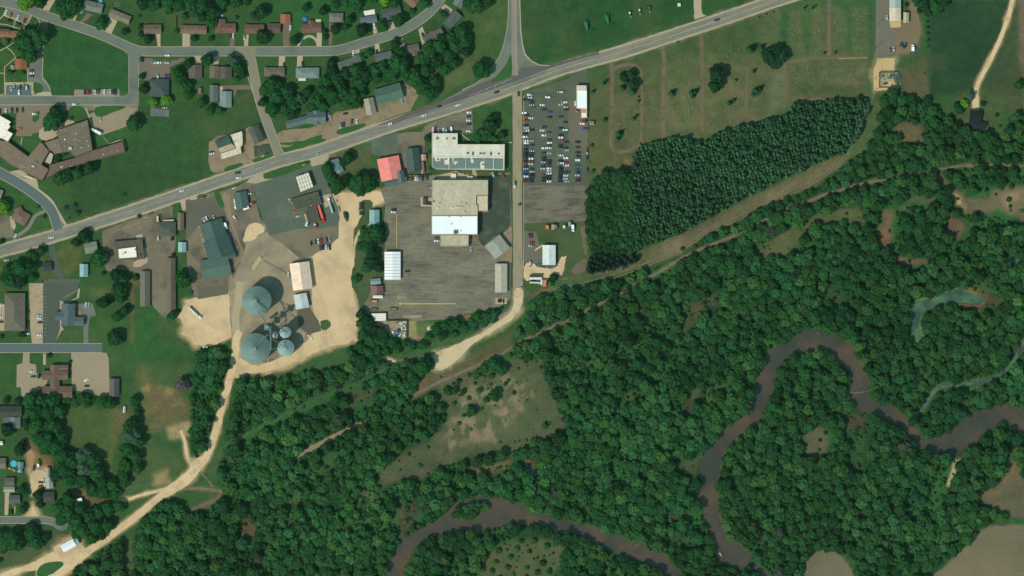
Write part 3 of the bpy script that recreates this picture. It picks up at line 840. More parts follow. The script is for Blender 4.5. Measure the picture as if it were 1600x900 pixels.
# ---------------------------------------------------------------- lots along the highway
sheet("parking_lot", "a2 640,545 700,520 900,450 940,410 1060,388 1082,395 1078,440 1110,480 1110,590 1100,700 1100,900 a3 1100,20 1100,130 1060,190 1025,188 960,120 940,60 945,0 a2 940,900 870,810 800,785 670,795 655,760 640,650", A_brown, Z_LOT)
sheet("grass_strip", "a2 1080,370 1120,362 1130,410 1115,440 1112,560 1108,690 1090,690 1100,560 1080,430", TURF, Z_LOT + .02, .3)
sheet("parking_lot", "a2 1163,345 1290,310 1400,292 1600,215 1590,300 1620,450 1690,590 1700,640 1600,760 1500,900 1410,900 a3 1410,20 1240,70 1210,40 1200,0 a2 1170,760 1165,600", A_brown, Z_LOT - .02)
sheet("parking_lot", "a2 1165,352 1210,340 1290,345 1345,320 1360,370 1440,430 1420,470 1250,500 1200,560 1170,600", surf("grey_lot", C(98, 94, 80), .08, .08), Z_LOT + .01)
sheet("parking_lot", "a2 1440,880 1240,900 a3 1240,70 1425,38 1430,-20", surf("grey_lot", C(98, 94, 80)), Z_LOT + .01)
sheet("gravel_lane", "a2 1450,460 1480,560 1530,690 1445,790 1470,900 a3 1470,0 1425,30 a2 1428,900 1440,780 1520,690 1470,580 1400,400 1380,340 1400,300 1440,320 1440,400", surf("pinkish_lane", C(140, 122, 98), .07, .08), Z_LOT + .02, .2)
sheet("grass_island", "a2 1337,290 1365,282 1385,330 1405,385 1398,400 1370,392 1345,340", TURF, Z_KERB, .2, 1)
sheet("grass_island", "a2 1232,318 1280,308 1290,335 1275,348 1240,345", TURF2, Z_KERB, .2, 1)
sheet("concrete_apron", "a2 1185,320 1222,312 1232,345 1188,352", DRIVE, Z_KERB + .01)
sheet("concrete_apron", "a2 1125,352 1160,345 1162,430 1140,420", DRIVE, Z_KERB + .012)
sheet("concrete_apron", "a2 850,570 888,562 895,595 855,600", DRIVE, Z_KERB + .02); sheet("concrete_apron", "a2 900,650 920,650 922,740 870,770 832,768 835,735 895,715", DRIVE, Z_KERB + .02)
sheet("parking_lot", "p 396,284 412,276 445,266 480,256 505,247 512,262 516,298 526,320 531,340 528,352 505,357 470,357 450,361 421,368 414,350 402,318", A_dark, Z_LOT + .05)
sheet("parking_lot", "p 421,368 450,361 470,356 500,346 529,335 529,372 490,398 470,405 455,392 440,380", A_brown, Z_LOT + .03)
sheet("concrete_apron", "b2 -60,242 -40,215 45,185 60,214 110,216 0,248", SHOULD, Z_LOT + .06)
sheet("concrete_apron", "b2 330,98 420,66 460,70 440,118 350,142", SHOULD, Z_LOT + .062)
sheet("concrete_apron", "p 501,306 516,303 521,316 509,325 505,316", DRIVE, Z_LOT + .06)
sheet("grass_island", "b2 48,190 90,172 250,120 330,100 346,110 335,130 230,174 100,218 60,220 45,208", TURF, Z_ROAD, .3, 1)
sheet("grass_island", "b2 170,30 240,5 300,-20 400,-60 420,-50 380,-10 200,50 175,48", TURF, Z_ROAD + .02, .2, 1)
sheet("parking_lot", "E1 265,420 320,390 400,330 590,300 800,230 880,190 1050,130 1220,450 1270,600 1260,640 940,740 800,800 480,880 350,900 290,860 255,700", surf("tan_lot", C(142, 124, 98), .08, .08, alt=C(116, 104, 84), alt_s=.09), Z_LOT)
sheet("asphalt_patch", "E1 960,470 1080,470 1210,440 1262,590 1180,620 980,660", A_dkgreen, Z_LOT + .03)
sheet("grass_island", "E1 940,690 1240,590 1268,610 1262,650 1000,740 950,735", TURF, Z_KERB + .01, .2, 1)
sheet("grass_island", "E1 495,840 560,800 740,745 795,752 805,780 760,810 560,880 510,880", TURF, Z_KERB + .01, .2, 1)
sheet("parking_lot", "b1 130,840 160,815 330,800 440,760 500,700 640,680 680,640 930,520 1000,560 1015,600 975,670 970,690 800,750 740,790 600,850 400,895 200,920 150,920", surf("tan_lot", C(142, 124, 98)), Z_LOT - .03, .3)
sheet("grass_island", "b1 500,820 540,800 680,765 688,785 640,810 510,848", TURF, Z_KERB + .01, .2, 1)
sheet("grass_island", "b1 290,885 400,862 440,868 420,890 330,905 b2 -60,5", TURF, Z_KERB + .01, .2, 1)
sheet("parking_lot", "p 580,217 612,210 640,206 660,206 663,198 672,192 690,186 737,167 739,208 720,208 704,209 675,211 664,210 664,235 662,268 648,275 625,275 622,246 580,240", A_brown, Z_LOT - .005)
sheet("asphalt_patch", "p 580,217 620,208 621,236 592,244 580,240", A_dark, Z_LOT + .03)
sheet("parking_lot", "p 672,194 700,182 738,168 739,208 704,209 674,211", A_lot, Z_LOT + .04)
sheet("factory_yard", "b2 780,290 800,265 1100,195 1190,180 1590,180 1598,500 1590,900 b3 1595,30 1590,70 1510,125 1340,155 1210,195 1000,205 900,200 720,205 640,190 640,60 680,20 b2 800,900 800,700 808,600 800,480 810,380", A_lot, Z_LOT)
sheet("asphalt_patch", "b2 1455,190 1590,190 1590,500 1540,590 1500,570 1420,640 1390,600 1388,430 1455,425", A_dkgreen, Z_LOT + .02)
sheet("concrete_apron", "E4 170,430 345,440 345,578 172,578", DRIVE, Z_LOT + .05)
sheet("concrete_apron", "E4 420,100 720,20 800,60 1000,75 1040,0 1045,150 760,150 440,150", DRIVE, Z_LOT + .04)
sheet("grass_patch", "E4 -10,0 330,0 330,75 -10,75", TURF2, Z_LOT + .05, .2); sheet("grass_patch", "E4 1065,25 1240,25 1240,130 1065,130", TURF2, Z_LOT + .05); sheet("grass_patch", "E4 440,0 700,0 450,80", TURF2, Z_LOT + .06, .2); sheet("grass_patch", "E4 790,0 1000,0 1000,70 850,80", TURF2, Z_LOT + .055, .2)
sheet("sandy_patch", "b2 1530,570 1600,510 1600,740 1495,730 1500,720 1585,640", surf("tan_lot", C(142, 124, 98)), Z_LOT + .03)
sheet("concrete_apron", "b3 1496,62 1568,62 1568,100 1496,100", DRIVE, Z_LOT + .03)
sheet("pale_patch", "b3 880,50 940,50 940,70 880,72", YARD, Z_LOT + .03); sheet("pale_patch", "b3 915,170 1040,170 1035,182 990,188 920,186", YARD, Z_LOT + .03, .2)
sheet("junk_yard", "b3 735,205 940,205 940,315 880,320 800,320 740,270", surf("junk_ground", C(150, 138, 104), .1, .1, alt=C(96, 92, 70), alt_s=.15), Z_LOT, .4)
# the big sales lot
sheet("car_park", "p 818.5,145 826,141 845,137 872,128 888,122 892,116 918,108 919,180 919,290 818.5,290", A_sales, Z_LOT)
sheet("asphalt_patch", "p 888,160 918,150 918,235 888,222", surf("tan_lot", C(142, 124, 98)) if False else surf("pale_lot", C(104, 100, 82), .08, .08), Z_LOT + .02, .3)
sheet("old_car_park", "p 818.5,290 919,290 919,345 905,346 860,347 818.5,349", A_lot2, Z_LOT + .01)
sheet("gravel_yard", "p 818.5,349 919,346 918,400 917,428 890,432 862,440 835,440 818,450", TURF2, Z_DIRT, .2)
sheet("asphalt_patch", "p 818.5,361 838,362 842,380 847,385 847,405 840,412 818.5,410", surf("small_lot", C(108, 102, 88), .07, .08), Z_LOT)
sheet("sandy_apron", "p 818.5,411 835,411 840,418 870,420 876,400 884,402 880,430 865,430 855,440 845,442 835,436 818.5,440", SAND, Z_LOT + .02, .3, 1)
ribbon("sandy_path", "p 836,391 848,383", 2.4, SAND, Z_LOT + .04); ribbon("sandy_path", "p 884,400 880,412 877,430", 3, SAND, Z_LOT + .04, jit=.2)
sheet("dirt_patch", "p 905,355 918,350 918,400 912,395 910,375", TRACK, Z_LOT + .01, .5, 1); sheet("dirt_patch", "p 890,420 918,398 917,425 895,430", TRACK, Z_LOT + .01, .6, 1)
# substation road and yard
sheet("asphalt_lot", "p 1369,-20 1389,-20 1389,30 1392,45 1400,60 1398,84 1372,91 1368,90", surf("substation_lane", C(112, 106, 92), .06, .07), Z_LOT)
sheet("gravel_yard", "p 1389,35 1392,34 1407,41 1412,36 1420,20 1424,0 1430,5 1436,30 1440,48 1434,70 1422,82 1405,84 1398,84 1392,60", surf("brown_gravel", C(124, 106, 82), .1, .1), Z_DIRT + .02, .4, 1)
sheet("sandy_apron", "p 1371,91 1398,90.5 1397,112 1403,113 1404,137 1398,140 1366,142 1364.5,125 1365,110", surf("tan_sand", C(196, 168, 120), .05, .06), Z_LOT + .02, .2)
sheet("sandy_apron", "p 1390,34 1407,34 1408,41 1404,43 1392,43", surf("tan_sand", C(196, 168, 120)), Z_LOT + .02, .2)
ribbon("sandy_driveway", "d1 1545,-80 1528,0 1500,110 1440,270 1370,410 1310,530 1300,600 1298,690", 6.5, SANDR, Z_ROAD, jit=.3)
ribbon("sandy_driveway", "d1 1298,600 1297,690", 10, SANDR, Z_ROAD + .01, jit=.3)
sheet("patio", "F 400,740 540,720 550,770 480,800 460,850 405,840", surf("stone_patio", C(176, 162, 140), .1, .3), Z_LOT, .3)
sheet("patio", "F 600,650 640,645 640,720 590,740", DRIVE, Z_LOT, .2)
ribbon("driveway_entry", "p 1090,-20 1090,12 1092,24", 12, surf("tan_entry", C(176, 156, 128), .06, .07), Z_KERB + .02)
sheet("driveway_entry", "c1 1135,90 1190,85 1215,100 1140,122", surf("tan_entry", C(176, 156, 128)), Z_KERB + .025)
# cemetery lanes
for s_, w in (("c1 622,370 625,500 622,700 618,900 c2 625,30", 5), ("c1 940,268 952,400 945,600 945,870", 5.6), ("c1 1182,190 1188,400 1190,600 1190,820", 5.4),
              ("c1 640,425 690,410 750,405 790,425 808,470 812,700 808,880 c2 800,0 760,30 700,48 640,40 622,10", 4.6), ("c1 1195,412 1300,420 1480,425", 4), ("c1 1468,430 1465,700", 4),
              ("d1 380,-20 380,200 382,350", 5), ("d1 120,385 250,370 380,362 500,362 620,358", 4.2), ("d1 108,390 102,500 105,610", 4.4)):
    ribbon("cemetery_lane", s_, w, TRACK if w > 4.3 else surf("faint_lane", C(104, 96, 72), .1, .12), Z_DIRT, jit=.35)
ribbon("cemetery_lane", "d1 440,366 620,360", 1.6, surf("faint_lane_pale", C(150, 132, 78), .1, .12), Z_DIRT + .02, jit=.2)

# ---------------------------------------------------------------- school, flats and other lots on the west side
sheet("parking_lot", "H1 125,90 490,235 430,395 360,360 200,300 65,235", A_street, Z_LOT)
ribbon("pavement", "H1 118,80 60,230 -40,340", 1.6, DRIVE, Z_LOT + .03, smooth=False)
ribbon("pavement", "H1 60,238 240,300 420,390 490,240", 2.2, DRIVE, Z_LOT + .034, smooth=False)
ribbon("pavement", "H1 -60,370 100,385 230,430 370,462 500,468", 1.3, DRIVE, Z_LOT + .01, smooth=False)
ribbon("pavement", "H1 240,310 215,420", 1.3, DRIVE, Z_LOT + .02, smooth=False); ribbon("pavement", "H1 385,390 370,460", 1.3, DRIVE, Z_LOT + .02, smooth=False)
ribbon("pavement", "H1 480,235 570,270 615,330 620,390 570,470", 1.4, DRIVE, Z_LOT + .025)
ribbon("pavement", "H1 -30,810 100,740 240,650", 1.3, DRIVE, Z_LOT + .02, smooth=False); ribbon("pavement", "H1 110,740 200,820 245,900 H2 70,150 72,400 75,560 0,590", 1.4, DRIVE, Z_LOT + .024, smooth=False)
ribbon("pavement", "H2 -20,243 70,243", 1.3, DRIVE, Z_LOT + .02, smooth=False)
ribbon("street_link", "H1 700,290 690,420 H2 600,0 585,120 590,300 680,400 720,520", 12, A_street, Z_LOT + .01)
sheet("parking_lot", "H2 430,110 470,90 670,30 668,300 740,440 770,530 680,530 660,430 600,390 445,385", A_street, Z_LOT + .02)
ribbon("kerb", "H2 672,0 668,300 760,440 800,580", 1.3, CONC, Z_LOT + .05); ribbon("kerb", "H2 433,150 435,385", 1.3, CONC, Z_LOT + .05, smooth=False)
sheet("concrete_apron", "H2 75,385 520,385 520,520 560,560 680,535 770,530 820,600 75,600", DRIVE, Z_LOT + .006)
sheet("parking_lot", "H2 95,432 490,432 490,560 510,600 90,600", A_blue, Z_LOT + .03)
sheet("grass_patch", "H2 525,398 640,398 680,480 675,520 525,515", TURF, Z_LOT + .03, .1, 1); sheet("grass_patch", "H2 510,560 590,545 560,580", TURF, Z_LOT + .03)
sheet("parking_bay", "a1 465,560 745,560 748,600 462,600", surf("tan_bay", C(146, 128, 110), .05, .06), Z_LOT)
sheet("parking_lot", "H3 -30,-20 740,-20 760,20 480,210 440,260 420,300 370,300 355,310 180,310 185,80 190,50 -30,50", SCHOOLLOT, Z_LOT)
sheet("parking_lot", "a1 0,655 865,655 862,700 800,710 640,690 0,690", SCHOOLLOT, Z_LOT - .012)
sheet("concrete_apron", "H3 440,250 500,200 740,150 800,110 850,150 620,330 500,370 440,320", DRIVE, Z_LOT + .02, .3)
sheet("bus_yard", "a1 585,660 800,665 855,680 850,710 800,745 790,790 680,830 620,850 575,800 550,720 590,700", surf("pale_bus_yard", C(150, 134, 110), .06, .08), Z_LOT + .004)
for s_ in ("a1 428,690 440,665 500,658 540,690 548,735 520,755 470,765 440,740", "a1 588,690 600,663 780,660 785,675 700,705 640,730 600,728", "a1 313,690 330,662 350,662 385,690 385,720 350,720 320,715",
           "a1 200,835 235,830 235,850 200,850", "a1 200,730 245,680 248,720 240,755 205,765"):
    sheet("grass_island", s_, TURF, Z_KERB + .02, .2, 1)
sheet("grass_patch", "H3 75,40 180,60 175,300 150,290 100,150", TURF, Z_KERB + .03, .3); sheet("grass_patch", "H3 150,330 440,325 440,380 320,530 140,400", TURF, Z_KERB + .03, .3); sheet("grass_patch", "H3 1050,310 1150,300 1240,400 1065,460", TURF, Z_KERB + .03, .3)
ribbon("pavement", "H3 1140,290 1240,400", 1.5, DRIVE, Z_LOT + .03); ribbon("pavement", "H3 250,325 235,410", 1.2, DRIVE, Z_LOT + .08); ribbon("pavement", "H3 1240,405 1340,360 1395,355 1430,440", 1.8, DRIVE, Z_LOT + .04, smooth=False)
ribbon("pavement", "H3 970,-10 1010,90 1045,200", 2.2, DRIVE, Z_LOT + .05)
sheet("concrete_apron", "H3 120,710 230,690 420,800 440,900 360,860 270,780", DRIVE, Z_LOT + .02, .2)
sheet("parking_lot", "a1 868,362 940,365 1150,362 1155,380 1060,420 1075,500 930,500 868,500", surf("tan_bay2", C(112, 104, 90), .07, .07), Z_LOT)
sheet("grass_island", "a1 945,360 1115,358 1115,372 1080,380 960,380", TURF, Z_KERB + .02, .1, 1)
sheet("parking_lot", "a1 940,670 1058,690 1055,730 940,725", A_street, Z_LOT)
sheet("concrete_apron", "a1 1395,535 1560,530 1590,560 1480,560 1470,600 1450,610 1440,570 1390,570", DRIVEB, Z_LOT)
ribbon("kerb", "a1 1550,480 1600,640", 1.2, CONC, Z_CONC)
# lower left
sheet("parking_lot", "a2 -60,450 40,440 70,470 90,580 0,600 -60,620", A_brown, Z_LOT)
ribbon("driveway", "a2 80,590 170,530 220,450 280,420", 5.5, surf("pale_drive", C(128, 120, 102), .06, .07), Z_LOT + .02)
sheet("concrete_apron", "a2 60,450 80,450 100,510 90,540 70,520", DRIVE, Z_LOT + .03)
NEWASPH = surf("new_asphalt", C(80, 82, 76), .07, .08)
sheet("driveway", "a2 298,640 345,640 375,760 400,820 402,845 370,845 360,815 320,790 330,740", NEWASPH, Z_LOT)
sheet("parking_lot", "a2 275,842 505,842 490,880 a3 490,10 440,60 390,100 380,200 375,270 350,340 275,345 268,0", NEWASPH, Z_LOT + .01)
sheet("concrete_apron", "a3 375,75 400,95 480,60 488,10 500,0 495,60 400,105 385,110 382,235 400,260 385,265 350,330 375,260", DRIVE, Z_LOT + .03)
sheet("parking_lot", "a3 475,100 580,95 600,170 565,180 552,240 552,345 522,345 522,190 480,160", A_street, Z_LOT)
sheet("parking_lot", "a3 180,-30 270,-30 268,345 200,345 190,260", surf("tan_strip", C(172, 152, 124), .05, .05, alt=C(150, 134, 110), alt_s=.2), Z_LOT)
sheet("parking_lot", "a3 -40,90 30,100 28,268 -40,268", surf("tan_strip", C(172, 152, 124)), Z_LOT)
sheet("parking_lot", "a3 105,480 140,470 145,405 185,405 185,470 225,480 228,530 300,560 290,610 180,680 135,680 130,620 103,620", surf("tan_church", C(156, 140, 114), .05, .06), Z_LOT)
sheet("parking_lot", "a3 445,405 665,405 680,440 685,670 600,680 555,650 450,640", surf("tan_church", C(156, 140, 114)), Z_LOT)
ribbon("pavement", "a3 278,410 278,480", 4, DRIVE, Z_LOT + .02)
# small roads to houses
for i, s_ in enumerate(("a1 300,0 345,0 305,70 268,60", "a1 690,110 735,130 690,225 652,212", "a1 975,210 1003,210 1003,290 985,290", "a1 1140,210 1188,210 1188,290 1140,290", "a1 1525,215 1555,215 1550,288 1525,288",
           "a1 1215,352 1258,352 1258,405 1215,405", "a1 1315,352 1366,352 1366,415 1320,415", "a1 455,120 485,80 468,135 445,130", "b1 380,205 412,205 410,290 378,290", "b1 145,350 183,350 178,420 140,420", "b1 258,350 293,350 290,420 255,420",
           "b1 600,320 645,300 648,345 600,360", "b1 740,275 770,275 775,320 748,330", "b1 728,120 748,165 760,205 735,215", "b1 820,130 865,140 872,190 830,192", "b1 895,245 920,238 930,290 900,300", "b1 1015,185 1040,165 1060,220 1075,235 1045,285 1035,270", "b1 1155,50 1180,25 1230,60 1215,85")):
    sheet("driveway", s_, DRIVE, Z_LOT + .01)
for s_ in ("a1 1440,210 1468,210 1465,290 1435,290", "a1 545,80 582,92 512,150 495,140", "b1 165,145 215,145 210,290 170,290", "b1 455,140 480,150 475,280 455,280"):
    sheet("driveway", s_, DRIVEB, Z_LOT + .01)
ribbon("driveway", "b1 262,290 280,255 315,230 345,228 370,245 385,270", 4, DRIVE, Z_LOT + .015)
ribbon("garden_path", "a3 162,100 190,100", 1, DRIVE, Z_LOT); ribbon("garden_path", "E4 1000,-10 1000,120", 3.5, DRIVE, Z_LOT + .07)
ribbon("garden_path", "M 800,280 860,340 930,390", 1.6, DRIVE, Z_LOT + .07); ribbon("garden_path", "M 1440,425 1600,428", 1.6, DRIVE, Z_LOT + .07)

# ploughed fields: curved tillage lines
def tilled(nm, cx, cy, rgb, rgb2):
    t = NT(nm)
    mp = t.n("ShaderNodeMapping"); mp.inputs["Location"].default_value = (-cx, -cy, 0)
    t.l(t.n("ShaderNodeNewGeometry").outputs["Position"], mp.inputs[0])
    w = t.n("ShaderNodeTexWave", wave_type='RINGS', rings_direction='Z'); w.inputs["Scale"].default_value = .075; w.inputs["Distortion"].default_value = 2.5; w.inputs["Detail Scale"].default_value = .6
    t.l(mp.outputs[0], w.inputs["Vector"])
    v = t.pos()
    c = t.mix(t.mr(t.noise(v, .02, 4, .6), .35, .65, 0, 1), rgb, rgb2)
    return t.out(t.scale(c, t.mul(t.mr(w.outputs["Fac"], 0, 1, .965, 1.035), t.mr(t.noise(v, .5, 4, .7), .3, .7, .88, 1.12))))
sheet("ploughed_field", offset_poly(CLEAR[1], -1), tilled("tilled_soil_a", *pt('p', 1300, 930), C(116, 106, 84), C(104, 98, 74)), .03, .8, 1)
sheet("ploughed_field", offset_poly(CLEAR[2], -1), tilled("tilled_soil_b", *pt('p', 1580, 1010), C(124, 110, 86), C(106, 98, 74)), .03, .8, 1)
# wheel tracks along the power line clearing
for dx in (0, 2.6):
    ribbon("wheel_track", [(x + dx * .4, y - dx) for x, y in catmull(P("p 860,452 930,437 1000,415 1060,388 1105,362 1160,335 1210,310 1260,287 1300,262 1326,238"), 5)], 1.3, surf("wheel_track", C(120, 108, 84), .1, .12), Z_DIRT - .02, jit=.3, smooth=False)
# ---------------------------------------------------------------- painted markings (one sheet per kind)
def dashes(pts, w, z, on, off, skip=0.0, offs=0.0):
    pts = catmull(pts, 8)
    vs, fs = [], []
    dist, pos = 0.0, []
    for a, b in zip(pts[:-1], pts[1:]):
        L = math.hypot(b[0] - a[0], b[1] - a[1]); k = max(1, int(L / 1.0))
        pos += [(a[0] + (b[0] - a[0]) * j / k, a[1] + (b[1] - a[1]) * j / k) for j in range(k)]
    n = len(pos); step = on + off
    for i in range(0, n - int(on) - 1, int(step)):
        v, f = ribbon_geo(pos[i:i + int(on) + 1], w, z, off=offs)
        m_ = len(vs)
        vs += v; fs += [tuple(x + m_ for x in q_) for q_ in f]
    return vs, fs
struct("road_marking", mesh("road_marking", *dashes(HWY[:10], .28, Z_MARK + .17, 4, 9), PAINT_W))
struct("road_marking", mesh("road_marking", *dashes(HWY[9:], .32, Z_MARK + .17, 30, 1), PAINT_Y), "yellow centre line on the eastern highway")
struct("road_marking", mesh("road_marking", *dashes(HWY[6:13], .16, Z_MARK + .17, 30, 1, offs=3.5), PAINT_W))
mb = MB()
def stripe(mb, tile, x0, y0, x1, y1, w=.18, z=Z_MARK + .18):
    a, b = pt(tile, x0, y0), pt(tile, x1, y1)
    v, f = ribbon_geo([a, b], w, z)
    mb.add(v, f)
for i in range(4):                                        # hatching where the ramp joins
    x = 1380 + i * 55
    stripe(mb, 'b1', x, 588 - i * 22, x + 26, 566 - i * 24, .25)
stripe(mb, 'b1', 1330, 600, 1600, 492, .22)
for k in range(12):                                       # church parking bays
    stripe(mb, 'a2', 285 + k * 19, 845, 285 + k * 19, 868)
for k in range(14):
    stripe(mb, 'a3', 272, 10 + k * 22, 292, 10 + k * 22); stripe(mb, 'a2', 276, 850, 300, 850)
for k in range(7):
    stripe(mb, 'a3', 395 + k * 14, 70 - k * 8, 412 + k * 14, 50 - k * 8)
for k in range(10):
    stripe(mb, 'a2', 690 + k * 19, 560 - k * 7, 715 + k * 19, 545 - k * 7, .15)
for k in range(5):
    stripe(mb, 'E6', 580, 630 + k * 14, 605, 632 + k * 14, .2)
for k in range(20):
    stripe(mb, 'a3', 500 + (k % 10) * 18, 430 + (k // 10) * 60, 512 + (k % 10) * 18, 460 + (k // 10) * 60, .12)
for k in range(10):
    stripe(mb, 'H2', 455, 105 + k * 30, 545, 105 + k * 30, .12)
struct("road_marking", mb.mesh("road_marking", PAINT_W), "white bay lines and hatching")
mb = MB()
stripe(mb, 'b2', 879, 435, 879, 650, .5); stripe(mb, 'J', 620, 246, 1525, 246, .9)
for a in ((590, 225), (655, 225), (590, 265), (655, 265)):
    stripe(mb, 'J', a[0] - 8, a[1] - 8, a[0] + 8, a[1] + 8, .7)
stripe(mb, 'c1', 18, 0, 28, 470, .2)
struct("road_marking", mb.mesh("road_marking", PAINT_Y), "yellow lines across the factory yard")
mb = MB()
for k in range(34):
    stripe(mb, 'b2', 1150 + k * 6.2, 655, 1150 + k * 6.2, 690, .1)
    stripe(mb, 'b3', 1000 + k * 7, 75, 1000 + k * 7, 150, .1)
for col_x in (822, 842.5, 858, 876, 903):
    for k in range(36):
        y = 150 + k * 3.9
        stripe(mb, 'p', col_x - 4.5, y, col_x + 4.5, y, .1)
struct("road_marking", mb.mesh("road_marking", PAINT_R), "faded bay lines")

# ---------------------------------------------------------------- the ground sheet itself, with every zone in it
ny_, nx_ = XX.shape
co = np.stack([XX.ravel(), YY.ravel(), ZG.ravel()], 1)
idx = np.arange(nx_ * ny_).reshape(ny_, nx_)
q = np.stack([idx[:-1, :-1].ravel(), idx[:-1, 1:].ravel(), idx[1:, 1:].ravel(), idx[1:, :-1].ravel()], 1)

g = NT("turf_and_soil")
at = g.n("ShaderNodeAttribute", attribute_name="tint")
v0 = g.pos()
f1 = g.mr(g.noise(v0, 0.10, 7.0, 0.68), 0.3, 0.7, 0.76, 1.24)
f2 = g.mul(g.mr(g.noise(v0, 0.8, 4.0, 0.75), 0.25, 0.75, 0.72, 1.28), g.mr(g.noise(g.pos((.35, 1, 1), rot=.3), 0.45, 3.0, 0.6), .3, .7, .93, 1.07))
cc = g.scale(at.outputs["Color"], g.mul(f1, f2))
hs = g.mr(g.noise(v0, 0.05, 5.0, 0.7, 0.6), 0.45, 0.72, 0.0, 0.45)
warm = g.n("ShaderNodeMix", data_type='RGBA', blend_type='MULTIPLY')
g.l(hs, warm.inputs[0]); g.l(cc, warm.inputs[6]); warm.inputs[7].default_value = (1.35, 1.05, 0.95, 1)
g.bump(g.noise(v0, 0.5, 5.0, 0.7), 0.5, 0.6)
gm = g.out(warm.outputs[2], 0.95)
ground = struct("ground", np_mesh("ground", co, q, gm, point_col=SOIL.reshape(-1, 3)), "grass, dry turf and woodland floor of the whole valley")

# ---------------------------------------------------------------- buildings
def wallmat(rgb):
    k = "wall_%d_%d_%d" % rgb
    return MATS.get(k) or surf(k, C(*rgb), .05, .08)
WHITE_TRIM = plain("white_trim", C(205, 200, 188), .6)
BRICKM = surf("chimney_brick", C(120, 72, 58), .1, .15)
METALV = plain("vent_metal", C(176, 176, 168), .5, .3)
GLASS = plain("window_glass", (0.02, 0.03, 0.035), .15)
DOORM = plain("door_paint", C(140, 120, 96), .6)

def wing_gable(parent, org, tile, x0, y0, x1, y1, w, h, rise, roof, wall, kind, hip=False, ov=.45, openings=True):
    a, b = pt(tile, x0, y0), pt(tile, x1, y1)
    L = math.hypot(b[0] - a[0], b[1] - a[1]); wd = w * tsc(tile)
    rz = math.atan2(b[1] - a[1], b[0] - a[0])
    c = ((a[0] + b[0]) / 2 - org[0], (a[1] + b[1]) / 2 - org[1], 0)
    rise = rise if rise is not None else wd * 0.19
    hl, hw = L / 2, wd / 2
    m = MB()
    if hip:
        m.box(0, 0, 0, L - 2 * ov, wd - 2 * ov, h)
    else:
        x, y = hl - ov, hw - ov
        rz_ = h + rise * (hw - ov) / hw - .05
        vs = [(-x, -y, 0), (-x, y, 0), (-x, y, h), (-x, 0, rz_), (-x, -y, h), (x, -y, 0), (x, y, 0), (x, y, h), (x, 0, rz_), (x, -y, h)]
        m.add(vs, [(0, 4, 3, 2, 1), (5, 6, 7, 8, 9), (0, 5, 9, 4), (1, 2, 7, 6), (4, 9, 8, 3), (2, 3, 8, 7)])
    wl = obj('wall', m.mesh('wall', wallmat(wall)), parent, c, rz)
    t = .18
    m = MB()
    e = min(hw, hl * .95) if hip else 0.0
    for sgn in (-1, 1):
        lo = [(-hl, sgn * hw, h), (hl, sgn * hw, h), (hl - e, 0, h + rise), (-hl + e, 0, h + rise)]
        n = len(lo)
        vs = lo + [(x, y, z + t) for x, y, z in lo]
        if sgn < 0:
            fs = [(3, 2, 1, 0), (4, 5, 6, 7)]
        else:
            fs = [(0, 1, 2, 3), (7, 6, 5, 4)]
        fs += [(i, (i + 1) % 4, 4 + (i + 1) % 4, 4 + i) for i in range(4)]
        m.add(vs, fs)
    if hip:
        for sgn in (-1, 1):
            vs = [(sgn * hl, -hw, h), (sgn * hl, hw, h), (sgn * (hl - e), 0, h + rise)]
            vs += [(x, y, z + t) for x, y, z in vs]
            m.add(vs, [(0, 1, 2), (3, 5, 4)] if sgn > 0 else [(0, 2, 1), (3, 4, 5)])
            m.add(vs, [(0, 1, 4, 3)])
    rf = obj('roof', m.mesh('roof', roofmat(C(*roof), kind)), parent, c, rz)
    # ridge cap
    m = MB(); m.tube((-hl + e, 0, h + rise + t), (hl - e, 0, h + rise + t), .13, n=6)
    obj('ridge_cap', m.mesh('ridge_cap', roofmat(C(*[min(255, int(v * 1.12)) for v in roof]), kind if kind != 'metal' else 'shingle')), rf)
    if openings and h >= 2.2:
        m = MB()
        m.box(hl * .3, -hw + ov - .02, .05, 1.0, .08, 2.05)
        obj('door', m.mesh('door', DOORM), parent, c, rz)
        for k in range(2):
            m = MB(); m.box(-hl * (.15 + .4 * k), -hw + ov - .02, 1.0, 1.3, .07, 1.1)
            obj('window', m.mesh('window', GLASS), parent, c, rz)
    return rf, c, rz, hl, hw, h, rise

NB = [0]
def house(name, label, lm, wings, roof=(110, 100, 88), wall=(170, 160, 140), kind='shingle', h=2.7, rise=None, hip=False, chimney=False, vents=0, cat='house', group=None, ov=.45, openings=True):
    w0 = wings[0]
    a, b = pt(w0[0], w0[1], w0[2]), pt(w0[0], w0[3], w0[4])
    org = ((a[0] + b[0]) / 2, (a[1] + b[1]) / 2)
    th = obj(name, None, None, (org[0], org[1], 0))
    tag(th, label, cat, group)
    LM.append((org[0], org[1], lm))
    for i, wg in enumerate(wings):
        tile, x0, y0, x1, y1, w = wg[:6]
        o = wg[6] if len(wg) > 6 else {}
        r = wing_gable(th, org, tile, x0, y0, x1, y1, w, o.get('h', h - .12 * (i % 3)), o.get('rise', rise), o.get('roof', roof), o.get('wall', wall), o.get('kind', kind), o.get('hip', hip), ov, openings and i == 0)
        if i == 0:
            rf, c, rz, hl, hw, hh, rs = r
            if chimney:
                m = MB(); m.box(hl * .35, hw * .25, hh, .8, .6, rs + 1.0)
                obj('chimney', m.mesh('chimney', BRICKM), rf)
            for k in range(vents):
                m = MB(); m.box(-hl * .6 + k * hl * 1.2 / max(1, vents), hw * .4, hh + rs * .6, .45, .45, .55)
                m.box(-hl * .6 + k * hl * 1.2 / max(1, vents), hw * .4, hh + rs * .6 + .55, .6, .6, .08)
                obj('roof_vent', m.mesh('roof_vent', METALV), rf)
    NB[0] += 1
    return th

